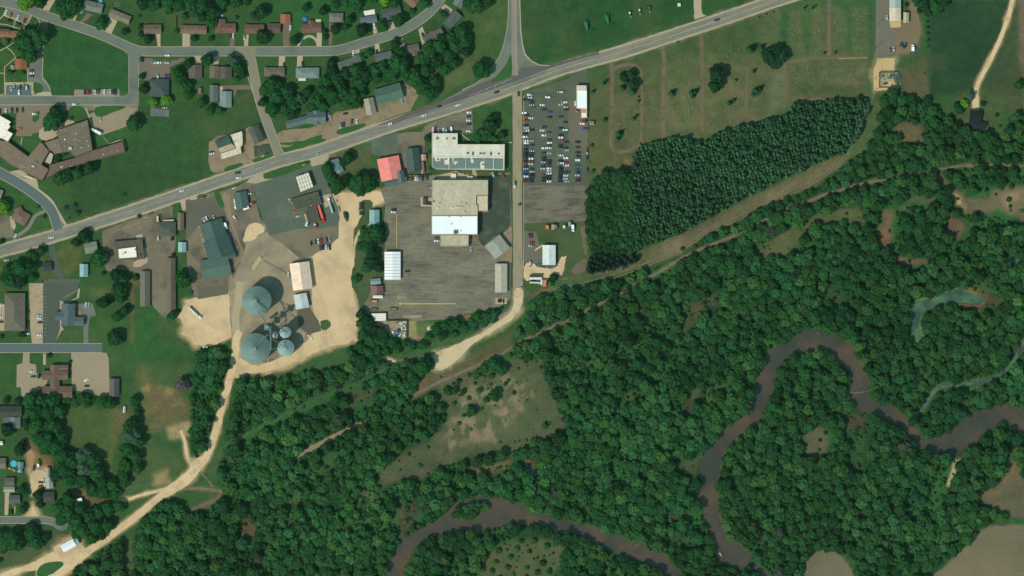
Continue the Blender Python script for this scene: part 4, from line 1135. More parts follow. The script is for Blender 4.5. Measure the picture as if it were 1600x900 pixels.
def flat(name, label, lm, polys, roof=(180, 170, 150), wall=(160, 150, 130), h=4.5, units=(), cat='building', kind='flat', parapet=.35, skylights=()):
    """polys: list of (string, height, roof rgb); the first gives the base"""
    p0 = P(polys[0][0])
    cx, cy = sum(p_[0] for p_ in p0) / len(p0), sum(p_[1] for p_ in p0) / len(p0)
    th = obj(name, None, None, (cx, cy, 0)); tag(th, label, cat)
    LM.append((cx, cy, lm))
    first = None
    for i, pl in enumerate(polys):
        pts = [(x - cx, y - cy) for x, y in P(pl[0])]
        hh = pl[1] if len(pl) > 1 and pl[1] else h
        rr = pl[2] if len(pl) > 2 else roof
        if area(pts) < 0:
            pts = pts[::-1]
        inn = offset_poly(pts, -.35)
        m = MB(); n = len(pts)
        vs = [(x, y, 0) for x, y in pts] + [(x, y, hh + parapet) for x, y in pts] + [(x, y, hh + parapet) for x, y in inn] + [(x, y, hh - .1) for x, y in inn]
        fs = []
        for k in range(n):
            j = (k + 1) % n
            fs += [(k, j, n + j, n + k), (n + k, n + j, 2 * n + j, 2 * n + k), (2 * n + k, 2 * n + j, 3 * n + j, 3 * n + k)]
        m.add(vs, fs)
        obj('wall', m.mesh('wall', wallmat(wall)), th)
        me = mesh('roof', [(x, y, hh) for x, y in inn], tri(inn), roofmat(C(*rr), pl[3] if len(pl) > 3 else kind))
        rf = obj('roof', me, th)
        first = first or (rf, hh)
    for u in units:
        tile, x, y, s_ = u[:4]; rgb = u[4] if len(u) > 4 else (190, 186, 170); sz = u[5] if len(u) > 5 else s_ * .8; zt = u[6] if len(u) > 6 else first[1]
        X, Y = pt(tile, x, y)
        m = MB(); m.box(0, 0, 0, s_, sz, min(1.5, .5 + s_ * .35)); m.box(0, 0, min(1.5, .5 + s_ * .35), s_ * .6, sz * .6, .15)
        obj('roof_unit' if s_ > 1 else 'roof_vent', m.mesh('roof_unit', plain("unit_%d_%d_%d" % rgb, C(*rgb), .6)), first[0], (X - cx, Y - cy, zt))
    NB[0] += 1
    return th, first[0], (cx, cy)

def shed(name, label, lm, wings, roof, wall=(150, 146, 134), h=2.6, kind='metal', cat='shed', **kw):
    return house(name, label, lm, wings, roof, wall, kind, h, cat=cat, **kw)

Hs = house
# --- north street, west to east
Hs('house', 'grey gabled house behind the two big maples at the top left corner', 'maple-shaded grey house', [('a1', 522, 28, 642, 58, 62)], (112, 112, 106), chimney=True)
Hs('house', 'taupe gabled house tilted beside a long pale driveway', 'tilted taupe house', [('a1', 688, 80, 814, 130, 54)], (124, 114, 96), vents=2)
Hs('house', 'small brown-grey gabled house with a straight pale driveway', 'small brown-grey house', [('a1', 900, 184, 1010, 184, 58)], (110, 94, 80), chimney=True)
Hs('house', 'long brown ranch house with a wide pale driveway', 'long brown ranch house', [('a1', 1130, 184, 1293, 188, 54)], (118, 96, 80), vents=3)
Hs('house', 'L-shaped reddish brown house with a square north wing', 'L-shaped brown house', [('a1', 1348, 178, 1475, 178, 62), ('a1', 1378, 120, 1378, 205, 64)], (116, 84, 70), chimney=True)
Hs('house', 'brown house with a pickup on the driveway edge', 'brown corner house', [('a1', 1530, 182, 1652, 182, 56)], (110, 86, 74))
Hs('house', 'dark brown square house south of the open back lawn', 'square dark brown house', [('b1', 74, 178, 154, 178, 62)], (98, 78, 70), chimney=True)
Hs('garage', 'red-brown garage standing alone at the end of a brown driveway', 'red-brown garage', [('b1', 185, 90, 185, 148, 62)], (152, 96, 74), cat='garage')
Hs('house', 'wide brown house behind a curved loop driveway', 'loop-driveway house', [('b1', 285, 178, 410, 175, 60), ('b1', 345, 130, 345, 180, 40)], (112, 82, 72), vents=2)
Hs('house', 'plain grey hip-roofed house near the street bend', 'plain grey house', [('b1', 458, 111, 546, 111, 58)], (116, 112, 104), hip=True)
Hs('house', 'blue-grey house with a bright white deck behind it', 'white-deck house', [('b1', 650, 132, 756, 116, 46)], (96, 104, 108), vents=2)
Hs('house', 'dark house with a driveway wing inside the street bend', 'dark bend house', [('b1', 785, 88, 905, 58, 56), ('b1', 828, 80, 836, 128, 40)], (78, 80, 78))
Hs('house', 'brown roofed house cut by the top edge near the street bend', 'brown top-edge house', [('b1', 935, -30, 1005, 30, 66)], (124, 98, 82))
Hs('house', 'pale grey house under trees by the top edge', 'pale top-edge house', [('b1', 1255, 40, 1300, -40, 60)], (108, 112, 112))
Hs('house', 'dark slate house set at a slant east of the street', 'slanted slate house', [('b1', 1192, 165, 1268, 84, 62)], (84, 90, 88), chimney=True)
Hs('house', 'dark grey house with a pale concrete apron and small red wing', 'red-winged house', [('b1', 1052, 262, 1168, 196, 56), ('b1', 1078, 228, 1112, 205, 26, {'roof': (170, 100, 76), 'h': 2.3})], (98, 94, 86))
Hs('house', 'brown-grey house half under the woods south of the street', 'half-hidden brown-grey house', [('b1', 900, 322, 1020, 296, 52), ('b1', 990, 290, 995, 350, 36)], (100, 92, 86))
Hs('house', 'slate-grey house half under the woods with a dark car outside', 'half-hidden slate house', [('b1', 745, 366, 850, 340, 50)], (92, 94, 94))
Hs('house', 'grey house almost covered by trees with a white car outside', 'tree-covered grey house', [('b1', 515, 418, 655, 366, 52), ('b1', 625, 345, 632, 390, 44)], (96, 96, 92))
Hs('house', 'taupe hip house beside the diagonal street', 'taupe hip house', [('b1', 52, 450, 180, 450, 56)], (112, 98, 86), hip=True)
Hs('house', 'light grey hip house with a white awning on its south side', 'white-awning house', [('b1', 250, 457, 396, 457, 66)], (120, 126, 128), hip=True, vents=2)
for lab, lm, s_, rgb, h_ in (('bright white deck on the north side of the blue-grey house', 'white deck', ('b1', 710, 62, 2), None, None),):
    pts = P('b1 672,70 740,58 745,90 680,98')
    m = MB(); m.prism(pts, 0, .7); tag(obj('deck', m.mesh('deck', plain('deck_white', C(226, 220, 200)))), lab, 'deck')
m = MB(); m.prism(P('b1 265,489 312,489 312,506 265,506'), 2.3, 2.45)
tag(obj('awning', m.mesh('awning', WHITE_TRIM)), 'white awning on the south side of the light grey hip house', 'awning')
m = MB(); m.prism(P('b1 372,120 406,120 406,142 372,142'), 0, .8)
tag(obj('deck', m.mesh('deck', plain('deck_tan', C(190, 180, 150)))), 'pale wooden deck behind the loop-driveway house', 'deck')
# --- houses south of the north street, west part
Hs('church_hall', 'slate hip-roofed hall below a car lot beside two lime green trees', 'slate hip hall', [('a1', 937, 552, 1058, 552, 112)], (70, 76, 78), hip=True, h=3.4, cat='hall')
Hs('duplex', 'dark taupe gabled house west of the twin duplex', 'dark taupe gabled house', [('a1', 1222, 408, 1222, 492, 84)], (96, 88, 78))
Hs('duplex', 'west half of the pair of duplexes with a pale porch', 'west duplex', [('a1', 1340, 415, 1340, 490, 58)], (110, 98, 86))
Hs('duplex', 'east half of the pair of duplexes beside the spreading silver tree', 'east duplex', [('a1', 1411, 418, 1411, 492, 78)], (90, 82, 72))
Hs('house', 'narrow slate house with a tan yard on its east side', 'narrow slate house', [('a1', 1338, 533, 1338, 635, 54)], (94, 98, 98))
Hs('house', 'pale grey T-shaped house southeast of the narrow slate house', 'pale T-shaped house', [('a1', 1412, 572, 1412, 670, 74), ('a1', 1370, 655, 1448, 655, 34)], (122, 130, 130))
shed('shed', 'tiny brown garden shed in a hedge gap east of the slate hall', 'tiny brown shed', [('a1', 1251, 550, 1251, 588, 22)], (124, 104, 90), h=2.1, kind='shingle', openings=False)
m = MB(); m.prism(P('a1 1358,540 1392,540 1395,620 1352,625'), 0, .25)
tag(obj('patio_deck', m.mesh('patio_deck', plain('deck_cream', C(192, 176, 146)))), 'cream patio between the slate house and the T-shaped house', 'deck')
Hs('apartment_block', 'long red-brown apartment roof on the far left beside curving paths', 'long red-brown apartments', [('H1', -60, 525, 400, 548, 110), ('H1', -60, 480, 160, 490, 70, {'roof': (96, 78, 68)})], (138, 96, 74), h=3.2, cat='apartments', vents=3)
Hs('house', 'red-brown gabled house beside a small car park with three cars', 'red-brown gabled house', [('H2', 335, 20, 335, 185, 190), ('H2', 200, 120, 200, 190, 60, {'roof': (150, 130, 120), 'h': 2.2})], (140, 94, 66), h=3, cat='house')
# --- shops on the highway's north side
Hs('shop', 'green metal-roofed shop with a tan side section on the highway', 'green-roofed shop', [('b1', 748, 612, 912, 563, 100), ('b1', 702, 615, 725, 715, 62, {'roof': (150, 140, 124), 'h': 3, 'hip': False})], (84, 104, 92), kind='metal', h=4, cat='shop')
Hs('shop', 'long blue-grey shop roof with stepped wings against the trees', 'stepped blue-grey shop', [('b1', 188, 782, 335, 742, 48), ('b1', 318, 738, 438, 735, 74), ('b1', 378, 690, 384, 780, 54)], (92, 102, 102), kind='metal', h=3.6, cat='shop')
Hs('restaurant', 'long dark grey restaurant roof beside the diagonal street', 'long dark restaurant', [('E1', 950, 185, 1060, 430, 165)], (84, 84, 78), h=4, cat='restaurant')
flat('warehouse_shop', 'cream flat-roofed shop with a lower tan canopy on the highway', 'cream flat-roofed shop', [("E1 595,310 780,250 795,290 800,440 790,480 765,500 780,600 460,700 445,605 690,520 610,330", 4.4, (216, 204, 176)), ("E1 405,520 625,440 690,515 445,602", 3.8, (184, 164, 132))], cat='shop', units=[('E1', 660, 420, 1.2)])
Hs('shop', 'dark green pitched roof joined west of the cream shop', 'dark green pitched shop', [('E1', 385, 460, 605, 380, 135)], (66, 82, 78), h=4, cat='shop', kind='shingle')
# --- commercial strip south of the highway
flat('restaurant', 'dark flat restaurant with a bright white roof deck in a brown lot', 'white-decked restaurant', [("a2 712,612 890,596 905,718 748,724", 4.4, (92, 84, 74)), ("a2 738,656 854,641 860,710 745,719", 5.2, (246, 238, 218))], wall=(120, 106, 90), cat='restaurant',
     units=[('a2', 785, 680, 1.6, (150, 130, 110), 1.4, 5.2), ('a2', 770, 690, .9, (200, 190, 170), .8, 5.2), ('a2', 848, 660, 1.2, (120, 110, 100), 1.2, 5.2), ('a2', 878, 690, 1.5, (70, 70, 64)), ('a2', 840, 725, 1.0, (90, 84, 76), 2.5, 0.2)])
Hs('store', 'dark grey hip-roofed store between two pale canopies', 'twin-canopy store', [('a2', 985, 532, 1100, 532, 90)], (84, 82, 74), hip=True, h=3.6, cat='shop')
for i, (s_, lb) in enumerate((("E6 850,475 880,475 880,570 850,570", 'narrow pale canopy at the northwest corner of the hip-roofed store'), ("E6 945,540 1115,530 1118,552 945,556", 'pale canopy strip along the north side of the hip-roofed store'),
                              ("E6 860,742 1040,740 1040,778 880,782 880,858 860,858", 'L-shaped pale canopy south of the hip-roofed store'))):
    m = MB(); pp = P(s_); m.prism(pp, 3.0, 3.25)
    for q_ in pp[::2]:
        m.tube((q_[0], q_[1], 0), (q_[0], q_[1], 3.0), .08)
    tag(obj('canopy', m.mesh('canopy', plain('canopy_cream', C(196, 184, 158)))), lb, 'canopy')
Hs('workshop', 'narrow brown metal-roofed building with a pale walk on its east side', 'narrow brown building', [('E6', 1228, 425, 1228, 695, 100)], (118, 96, 84), kind='metal', h=3.2, cat='workshop')
shed('shed', 'pale blue shed east of the brown parking lot', 'pale blue east shed', [('a2', 1140, 614, 1140, 676, 50)], (146, 166, 170), openings=False)
Hs('store', 'large dark green metal-roofed store with cars along its north side', 'large dark green store', [('a2', 1316, 484, 1350, 588, 146), ('a2', 1348, 590, 1388, 706, 168, {'h': 4.1, 'roof': (58, 76, 74)})], (64, 82, 78), kind='metal', h=4.6, rise=1.6, cat='store', vents=1)
Hs('warehouse', 'grey-green annex below the large dark green store', 'grey-green annex', [('a2', 1262, 792, 1438, 755, 128)], (84, 98, 92), kind='metal', h=4.2, rise=1.2, cat='warehouse')
Hs('warehouse', 'small dark roof on the east flank of the dark green store', 'dark flank roof', [('a2', 1395, 705, 1475, 690, 42)], (76, 84, 80), kind='metal', h=3.4, cat='warehouse')
Hs('shop', 'dark teal square shop with white goods at its corners', 'dark teal square shop', [('E2', 950, 300, 1000, 560, 205)], (70, 88, 86), kind='metal', h=3.6, rise=.9, cat='shop')
shed('shed', 'silver blue shed with a ribbed roof below the white-tree house', 'silver blue shed', [('a2', 526, 750, 526, 830, 52)], (140, 162, 168), openings=False)
Hs('house', 'weathered grey house beside a pale drive south of the highway', 'weathered grey house', [('a2', 530, 655, 610, 640, 68)], (122, 122, 112))
Hs('garage', 'small black-roofed garage beside a dark driveway', 'black-roofed garage', [('a2', 272, 770, 325, 765, 58)], (58, 60, 58), cat='garage')
Hs('house', 'rusty brown hip-roofed house with a curved drive at the left edge', 'rusty hip house', [('a2', 90, 430, 175, 480, 82), ('a2', 110, 400, 135, 450, 50)], (118, 96, 80), hip=True)
Hs('house', 'grey-brown house corner at the left edge above the lime tree', 'left-edge house', [('a2', -40, 300, 15, 320, 60)], (140, 130, 118))
shed('storage_unit', 'long narrow grey storage building, western of the two', 'western storage row', [('a2', 908, 795, 908, 1015, 62)], (108, 102, 88), h=2.8, cat='storage')
shed('storage_unit', 'long narrow brown storage building, eastern of the two', 'eastern storage row', [('p', 267.5, 403, 268, 488, 14)], (104, 92, 80), h=3, cat='storage')
# --- industry
Hs('truck_shop', 'salmon-red metal roof workshop with a dark annex', 'red-roofed workshop', [('b2', 824, 84, 852, 224, 138, {'roof': (228, 132, 120), 'wall': (190, 180, 160)}), ], (228, 132, 120), kind='metal', h=4.4, rise=1.7, cat='workshop')
Hs('annex', 'dark slate annex wrapped round the southeast corner of the red workshop', 'slate annex', [('b2', 806, 246, 930, 218, 52, {'h': 4.0}), ('b2', 898, 170, 914, 238, 48, {'h': 5.0})], (82, 92, 96), kind='metal', h=3.2, cat='workshop')
Hs('barn', 'dark green barn east of the red-roofed workshop', 'dark green barn', [('b2', 978, 28, 992, 172, 84)], (66, 78, 74), kind='metal', h=4.2, cat='barn')
shed('shed', 'small tan shed on the east side of the dark green barn', 'small tan shed', [('b2', 1046, 66, 1048, 104, 34)], (178, 156, 128), openings=False); 
shed('trailer', 'long brown box beside the dark green barn', 'long brown box', [('b2', 1038, 110, 1044, 186, 22)], (150, 118, 96), h=2.4, cat='shed', openings=False)
B1 = flat('factory', 'L-shaped cream factory roof carrying dark solar arrays', 'cream solar factory', [("M 350,286 752,286 752,456 1487,458 1482,862 430,848 350,812", 6.2, (220, 212, 190))], wall=(196, 186, 160), cat='factory',
     units=[('M', 432, 368, 2.2, (120, 112, 100)), ('M', 580, 372, 1.5, (120, 112, 100)), ('M', 690, 370, 2.2, (120, 112, 100)), ('M', 905, 598, 2, (120, 112, 100)), ('M', 988, 605, 1.4, (110, 104, 92), 3.4), ('M', 1105, 605, 1.8, (120, 112, 100)),
            ('M', 1155, 605, 1.8, (120, 112, 100)), ('M', 1270, 608, 1.4, (110, 104, 92), 3.2), ('M', 1390, 608, 1.8, (120, 112, 100)), ('M', 440, 695, 1.6, (130, 122, 110)), ('M', 568, 692, 1.6, (130, 122, 110)), ('M', 682, 738, 1.2), ('M', 1148, 775, 1.6, (110, 104, 92))])
SOLAR = None
def solar_mat():
    t = NT("solar_glass")
    br = t.n("ShaderNodeTexBrick"); br.offset = 0.0
    br.inputs["Scale"].default_value = 1.0
    br.inputs["Brick Width"].default_value = 1.0; br.inputs["Row Height"].default_value = 1.65
    br.inputs["Mortar Size"].default_value = 0.045
    br.inputs["Color1"].default_value = C(98, 110, 106) + (1,); br.inputs["Color2"].default_value = C(88, 102, 102) + (1,)
    br.inputs["Mortar"].default_value = C(176, 178, 166) + (1,)
    t.l(t.pos(obj=True), br.inputs["Vector"])
    return t.out(br.outputs["Color"], 0.35)
SOLAR = solar_mat()
for s_ in ("M 362,668 392,668 392,722 420,722 430,750 440,722 482,722 482,680 540,680 540,775 608,780 608,838 415,836 362,808", "M 626,672 668,672 668,735 700,780 728,778 728,755 752,750 752,725 690,722 690,672 870,672 870,838 626,838",
           "M 884,674 950,674 950,752 1000,752 1000,700 980,690 980,674 1160,674 1160,728 1102,728 1102,838 884,838", "M 1172,676 1302,676 1302,842 1172,840", "M 1320,680 1460,682 1460,844 1320,842"):
    pp = [(x - B1[2][0], y - B1[2][1]) for x, y in P(s_)]
    m = MB(); m.prism(pp, 6.45, 6.6)
    obj('solar_array', m.mesh('solar_array', SOLAR), B1[1])
rimc = plain("cream_rim", C(232, 224, 200), .6)
for s_ in ("M 350,655 1480,655 1480,662 350,662", "M 612,664 618,664 618,840 612,840", "M 874,664 880,664 880,842 874,842", "M 1163,664 1168,664 1168,842 1163,842", "M 1306,664 1314,664 1314,846 1306,846", "M 1466,664 1474,664 1474,848 1466,848"):
    pp = [(x - B1[2][0], y - B1[2][1]) for x, y in P(s_)]
    m = MB(); m.prism(pp, 6.3, 6.72); obj('roof_rail', m.mesh('roof_rail', rimc), B1[1])
FU = [('b2', 1248, 552, 3.6, (84, 96, 92), 3.0, 8.0), ('E4', 525, 255, 1.0), ('E4', 528, 380, .8), ('E4', 485, 440, .8), ('E4', 375, 500, 1.4, (130, 120, 104)), ('E4', 470, 520, .9, (130, 120, 104)), ('E4', 440, 600, 1.6, (230, 226, 212)), ('E4', 662, 600, 1.6, (230, 226, 212)), ('E4', 800, 520, 1.2),
      ('E4', 885, 530, 1.0, (130, 120, 104)), ('E4', 870, 658, 1.0, (110, 100, 90)), ('E4', 775, 584, 6.2, (226, 214, 186), .5), ('E4', 620, 738, .9, (110, 104, 96)), ('E4', 800, 738, .9, (110, 104, 96)), ('E4', 652, 855, 1.2, (190, 190, 184)), ('b2', 1225, 500, .8, (150, 150, 146)), ('b2', 1280, 543, .9, (120, 116, 110))]
flat('factory', 'big tan factory with a white middle roof and low tan docks', 'big tan factory', [("b2 1100,226 1450,226 1450,322 1377,322 1377,380 1386,384 1386,448 1098,448", 7.4, (190, 179, 152)), ("b2 1098,450 1385,450 1385,567 1098,567", 7.6, (255, 250, 236)),
     ("b2 1152,569 1330,569 1328,640 1152,640", 5.4, (190, 176, 146)), ("b2 1379,324 1449,324 1449,420 1388,420 1388,384 1379,379", 6.2, (206, 190, 158))], wall=(170, 158, 132), cat='factory', units=FU)
for i, (s_, rgb, lb) in enumerate((("E4 650,68 722,68 722,148 645,148", (214, 208, 188), 'small white utility shelter north of the big tan factory'), ("E4 902,105 985,108 983,142 902,140", (206, 186, 170), 'low pink-white utility shelter north of the big tan factory'))):
    pp = P(s_); m = MB(); m.prism(pp, 0, 2.6); m.prism(offset_poly(pp, .25), 2.6, 2.8)
    tag(obj('shelter', m.mesh('shelter', plain('shelter_%d' % i, C(*rgb)))), lb, 'shelter')
Hs('loading_hall', 'diamond-turned grey metal roof beside the side road', 'diamond grey hall', [('b2', 1477, 602, 1542, 685, 118)], (150, 146, 134), kind='metal', h=4, rise=.9, cat='hall')
Hs('warehouse', 'long pale narrow warehouse at the yard corner', 'long pale warehouse', [('p', 783, 412, 783, 457, 19)], (176, 170, 150), kind='metal', h=3.8, rise=1, cat='warehouse')
rh = Hs('ribbed_hall', 'white hall with a broad ribbed roof inside the factory yard', 'white ribbed hall', [('p', 613.5, 393.5, 613.5, 437, 25)], (238, 234, 226), kind='metal', h=4, rise=.9, cat='hall')
for k in range(9):
    m = MB()
    for sg in (-1, 1):
        v_ = [(-13.2 + 2.93 * (k + 1) + a_, b_, z_) for a_ in (-.2, .2) for b_, z_ in ((0, 5.14), (sg * 7.5, 4.25))]
        v_ += [(x_, y_, z_ + .09) for x_, y_, z_ in v_]
        m.add(v_, [(4, 5, 7, 6), (0, 1, 5, 4), (2, 6, 7, 3), (1, 3, 7, 5)])
    obj('roof_seam', m.mesh('roof_seam', plain('seam_grey', C(168, 166, 160))), rh, (0, 0, 0), math.radians(-90))
shed('barn', 'pale blue metal barn on the green strip', 'pale blue barn', [('b2', 741, 412, 741, 506, 62)], (132, 160, 162), h=3.6, cat='barn')
shed('shed', 'grey-blue shed above the brown shed in the yard corner', 'grey-blue yard shed', [('b2', 716, 862, 780, 856, 38)], (128, 142, 142), openings=False)
shed('shed', 'brown metal shed above a white office trailer', 'brown yard shed', [('J', 290, -35, 290, 100, 200, {'roof': (122, 92, 86)})], (122, 92, 86), h=3.2)
shed('office_trailer', 'white office trailer with a dark ridge stripe', 'white office trailer', [('J', 228, 134, 382, 134, 46)], (228, 220, 208), h=2.7, cat='trailer', openings=False)
Hs('open_shed', 'stepped white three-bay shed above the junk yard', 'stepped white shed', [('J', 205, 415, 432, 412, 38, {'rise': .3}), ('J', 232, 452, 432, 450, 38, {'rise': .3, 'h': 3.2}), ('J', 250, 492, 432, 490, 40, {'rise': .3, 'h': 2.9})], (232, 224, 204), kind='metal', h=3.6, cat='shed', ov=.1)
# petrol station group
m = MB(); cp = P('K 25,165 225,95 305,320 100,405')
tag(obj('fuel_canopy', None, None, (0, 0, 0)), 'white-striped fuel canopy on the dark forecourt', 'canopy')
fc = [o for o in COL.objects if o.name == 'fuel_canopy'][0]
ccx, ccy = sum(x for x, y in cp) / 4, sum(y for x, y in cp) / 4
fc.location = (ccx, ccy, 0)
LM.append((ccx, ccy, 'striped fuel canopy'))
cpl = [(x - ccx, y - ccy) for x, y in cp]
m.prism(cpl, 4.6, 5.1); obj('canopy_deck', m.mesh('canopy_deck', plain('canopy_dark', C(120, 112, 96))), fc)
for k in range(5):                                        # pale roof panels with dark gaps
    f0, f1 = k / 5 + .015, (k + 1) / 5 - .03
    def lerp(a, b, t_): return (a[0] + (b[0] - a[0]) * t_, a[1] + (b[1] - a[1]) * t_)
    for j in range(4):
        g0, g1 = j / 4 + .012, (j + 1) / 4 - .012
        q4 = [lerp(lerp(cpl[0], cpl[1], u_), lerp(cpl[3], cpl[2], u_), v_) for u_, v_ in ((f0, g0), (f1, g0), (f1, g1), (f0, g1))]
        m = MB(); m.prism(q4, 5.12, 5.2); obj('roof_panel', m.mesh('roof_panel', plain('canopy_panel', C(226, 216, 194))), fc)
for j in range(4):
    m = MB(); q_ = (cpl[j][0] * .7, cpl[j][1] * .7); m.tube((q_[0], q_[1], 0), (q_[0], q_[1], 4.6), .25); obj('post', m.mesh('post', METALV), fc)
flat('petrol_station', 'flat olive-brown station building, upper of the two blocks', 'olive station block', [("K -60,520 370,395 430,590 30,680", 4.2, (80, 78, 64))], wall=(120, 112, 92), cat='station', units=[('K', 265, 615, 1.2, (180, 170, 130)), ('K', 100, 560, 1.0, (96, 92, 78)), ('K', 250, 520, 1.3, (70, 68, 58))])
flat('station_annex', 'flat dark brown station annex beside the red trailer', 'dark station annex', [("E3 385,275 540,215 605,450 455,500", 4.0, (78, 74, 62))], wall=(120, 112, 92), cat='station')
shed('crate_shed', 'narrow tan lean-to on the west side of the station annex', 'tan lean-to', [('E3', 368, 342, 408, 470, 42)], (168, 146, 108), h=2.2, cat='shed', openings=False, kind='shingle')
Hs('grain_shed', 'long peach and grey gabled grain shed', 'peach grain shed', [('p', 468.2, 410.2, 473.8, 452.4, 31)], (232, 204, 178), kind='metal', h=5, rise=3.0, cat='grain shed')
Hs('grain_shed', 'shorter white-grey shed south of the peach grain shed', 'white-grey grain shed', [('p', 468.8, 459.2, 473.4, 481.8, 21)], (186, 190, 182), kind='metal', h=4.2, rise=.8, cat='grain shed')
Hs('house', 'small blue-grey house under the trees by the highway', 'small blue-grey house', [('b2', 478, 100, 500, 170, 80), ('b2', 500, 110, 530, 180, 46)], (112, 128, 134))
# --- school
SCH = 4.6
flat('school', 'sprawling brown school, southwestern gravel-roofed wing', 'brown school wing', [("H3 -40,350 100,375 325,543 460,380 490,395 545,465 565,480 475,635 560,690 490,812 440,800 380,770 230,690 120,640 0,540 -40,515", SCH, (126, 108, 90))], wall=(110, 92, 78), cat='school',
     units=[('H3', 385, 655, 2.6, (170, 170, 160)), ('H3', 420, 615, 2.2, (120, 116, 104)), ('H3', 280, 665, .8, (220, 216, 200)), ('H3', 245, 670, .7, (220, 216, 200)), ('H3', 255, 640, .7, (220, 216, 200)), ('H3', 515, 710, .6)])
flat('school_gym', 'wide brown school gymnasium roof dotted with vents', 'brown school gym', [("H3 640,255 745,215 1000,128 1055,460 1055,470 870,545 840,540 800,490 715,500 665,335", SCH + 1.4, (116, 106, 88)), ("H3 505,385 665,335 718,500 620,520 600,490 560,470 545,440", SCH - .6, (128, 114, 96)), ("H3 640,258 735,220 800,480 715,498 668,335", SCH + .6, (134, 118, 102))], wall=(110, 92, 78), cat='school',
     units=[('H3', 870, 285, 1.0, (216, 212, 196)), ('H3', 745, 350, 1.6, (216, 212, 196)), ('H3', 862, 345, .8, (216, 212, 196)), ('H3', 900, 358, .8, (216, 212, 196)), ('H3', 995, 365, .9, (216, 212, 196)), ('H3', 940, 190, .8, (216, 212, 196)), ('H3', 1012, 420, 1, (216, 212, 196)),
            ('H3', 700, 245, .9, (216, 212, 196)), ('H3', 745, 240, .7, (216, 212, 196)), ('H3', 655, 260, .8, (216, 212, 196)), ('H3', 805, 450, 3.2, (176, 186, 170)), ('H3', 750, 420, 1.4, (170, 160, 140)), ('H3', 935, 440, 1.6, (190, 186, 176), .8), ('H3', 970, 280, .6), ('H3', 838, 280, .6), ('H3', 632, 405, .7)])
flat('school_wing', 'brown school classroom wing running to the northeast', 'northeast school wing', [("H3 565,640 860,555 850,540 875,548 1055,475 1395,370 1425,492 830,655 640,740 520,795 565,690", SCH - .2, (112, 94, 78)), ("H3 875,470 1000,430 1008,495 890,532", SCH + .9, (84, 88, 84))], wall=(100, 82, 70), cat='school',
     units=[('H3', 1180, 520, 1.1, (220, 216, 204)), ('H3', 1275, 490, .8, (190, 180, 160)), ('H3', 1340, 475, 1.2, (190, 180, 160)), ('H3', 700, 662, 1.5, (200, 200, 190)), ('H3', 720, 655, 1.0, (200, 200, 190)), ('H3', 805, 650, .8, (220, 216, 204)), ('H3', 825, 610, .5), ('H3', 835, 640, .5)])
flat('white_building', 'stepped bright white building touching the school on the left edge', 'stepped white building', [("H3 10,80 130,150 110,180 125,205 90,250 155,285 95,375 20,335 0,345 -40,340 -40,120", 6, (250, 238, 218))], wall=(220, 206, 184), cat='building', units=[('H3', 70, 170, .7, (170, 160, 140)), ('H3', 70, 240, .6, (170, 160, 140)), ('H3', 90, 295, .6, (170, 160, 140)), ('H3', 60, 325, .6, (170, 160, 140))])
flat('courtyard_annex', 'cream courtyard annex tucked inside the school', 'cream courtyard annex', [("H3 570,495 610,520 590,600 575,630 510,605", 3.2, (188, 176, 148))], wall=(160, 148, 124), cat='school')
m = MB(); m.prism(P("H3 262,765 300,758 382,795 372,803 300,770"), 2.4, 2.6)
tag(obj('walkway_canopy', m.mesh('walkway_canopy', WHITE_TRIM)), 'thin white canopy at the south entrance of the school', 'canopy')
# --- south-west
Hs('office', 'long taupe hip-roofed building at the left edge of the church lots', 'taupe hip building', [('a3', 96, 32, 96, 268, 128)], (104, 98, 84), hip=True, h=3.6, cat='office')
Hs('church', 'blue-grey church with cross wings beside the striped dark lot', 'blue-grey church', [('a3', 430, 98, 430, 235, 88), ('a3', 348, 175, 405, 175, 54), ('a3', 460, 208, 526, 208, 56)], (84, 92, 98), h=4.2, cat='church', vents=1)
m = MB(); m.prism(P("a3 486,138 515,140 515,176 486,176"), 0, .6); tag(obj('deck', m.mesh('deck', plain('deck_rust', C(150, 108, 84)))), 'rusty brown deck on the east side of the blue-grey church', 'deck')
Hs('church', 'brown cross-shaped church between two tan lots', 'brown cross church', [('a3', 345, 480, 345, 650, 58), ('a3', 265, 545, 428, 545, 56), ('a3', 268, 650, 455, 650, 74), ('a3', 370, 497, 430, 497, 34)], (110, 88, 74), h=4.2, cat='church')
Hs('garage', 'dark ribbed garage on the east edge of the tan church lot', 'dark ribbed garage', [('a3', 716, 566, 716, 678, 62)], (90, 84, 84), kind='metal', h=3.2, cat='garage')
Hs('house', 'dark roofed house with a grey south wing at the left edge', 'dark left-edge house', [('R1', -40, 430, 345, 430, 170), ('R1', 235, 520, 235, 690, 180, {'roof': (112, 116, 116)}), ('R1', 60, 600, 160, 600, 160, {'roof': (104, 106, 104), 'h': 2.4})], (66, 64, 62), chimney=True)
Hs('house', 'taupe house west of the turquoise pool', 'poolside taupe house', [('R2', -60, 340, 100, 340, 170)], (112, 104, 94))
shed('shed', 'blue-grey shed on the east side of the pool', 'poolside shed', [('R2', 325, 315, 325, 420, 92), ('R2', 320, 430, 320, 485, 60, {'roof': (120, 150, 172)})], (110, 126, 136), openings=False)
Hs('house', 'square taupe house above a pale carport', 'square taupe house', [('R2', 75, 625, 232, 625, 130)], (98, 90, 82))
shed('carport', 'pale grey carport on the south side of the square taupe house', 'pale carport', [('R2', 60, 745, 235, 745, 88)], (146, 142, 134), h=2.4, cat='carport', openings=False)
Hs('house', 'dark grey cottage facing the lower street', 'dark grey cottage', [('a4', 58, 420, 128, 420, 54), ('a4', 90, 440, 90, 462, 30)], (86, 84, 80))
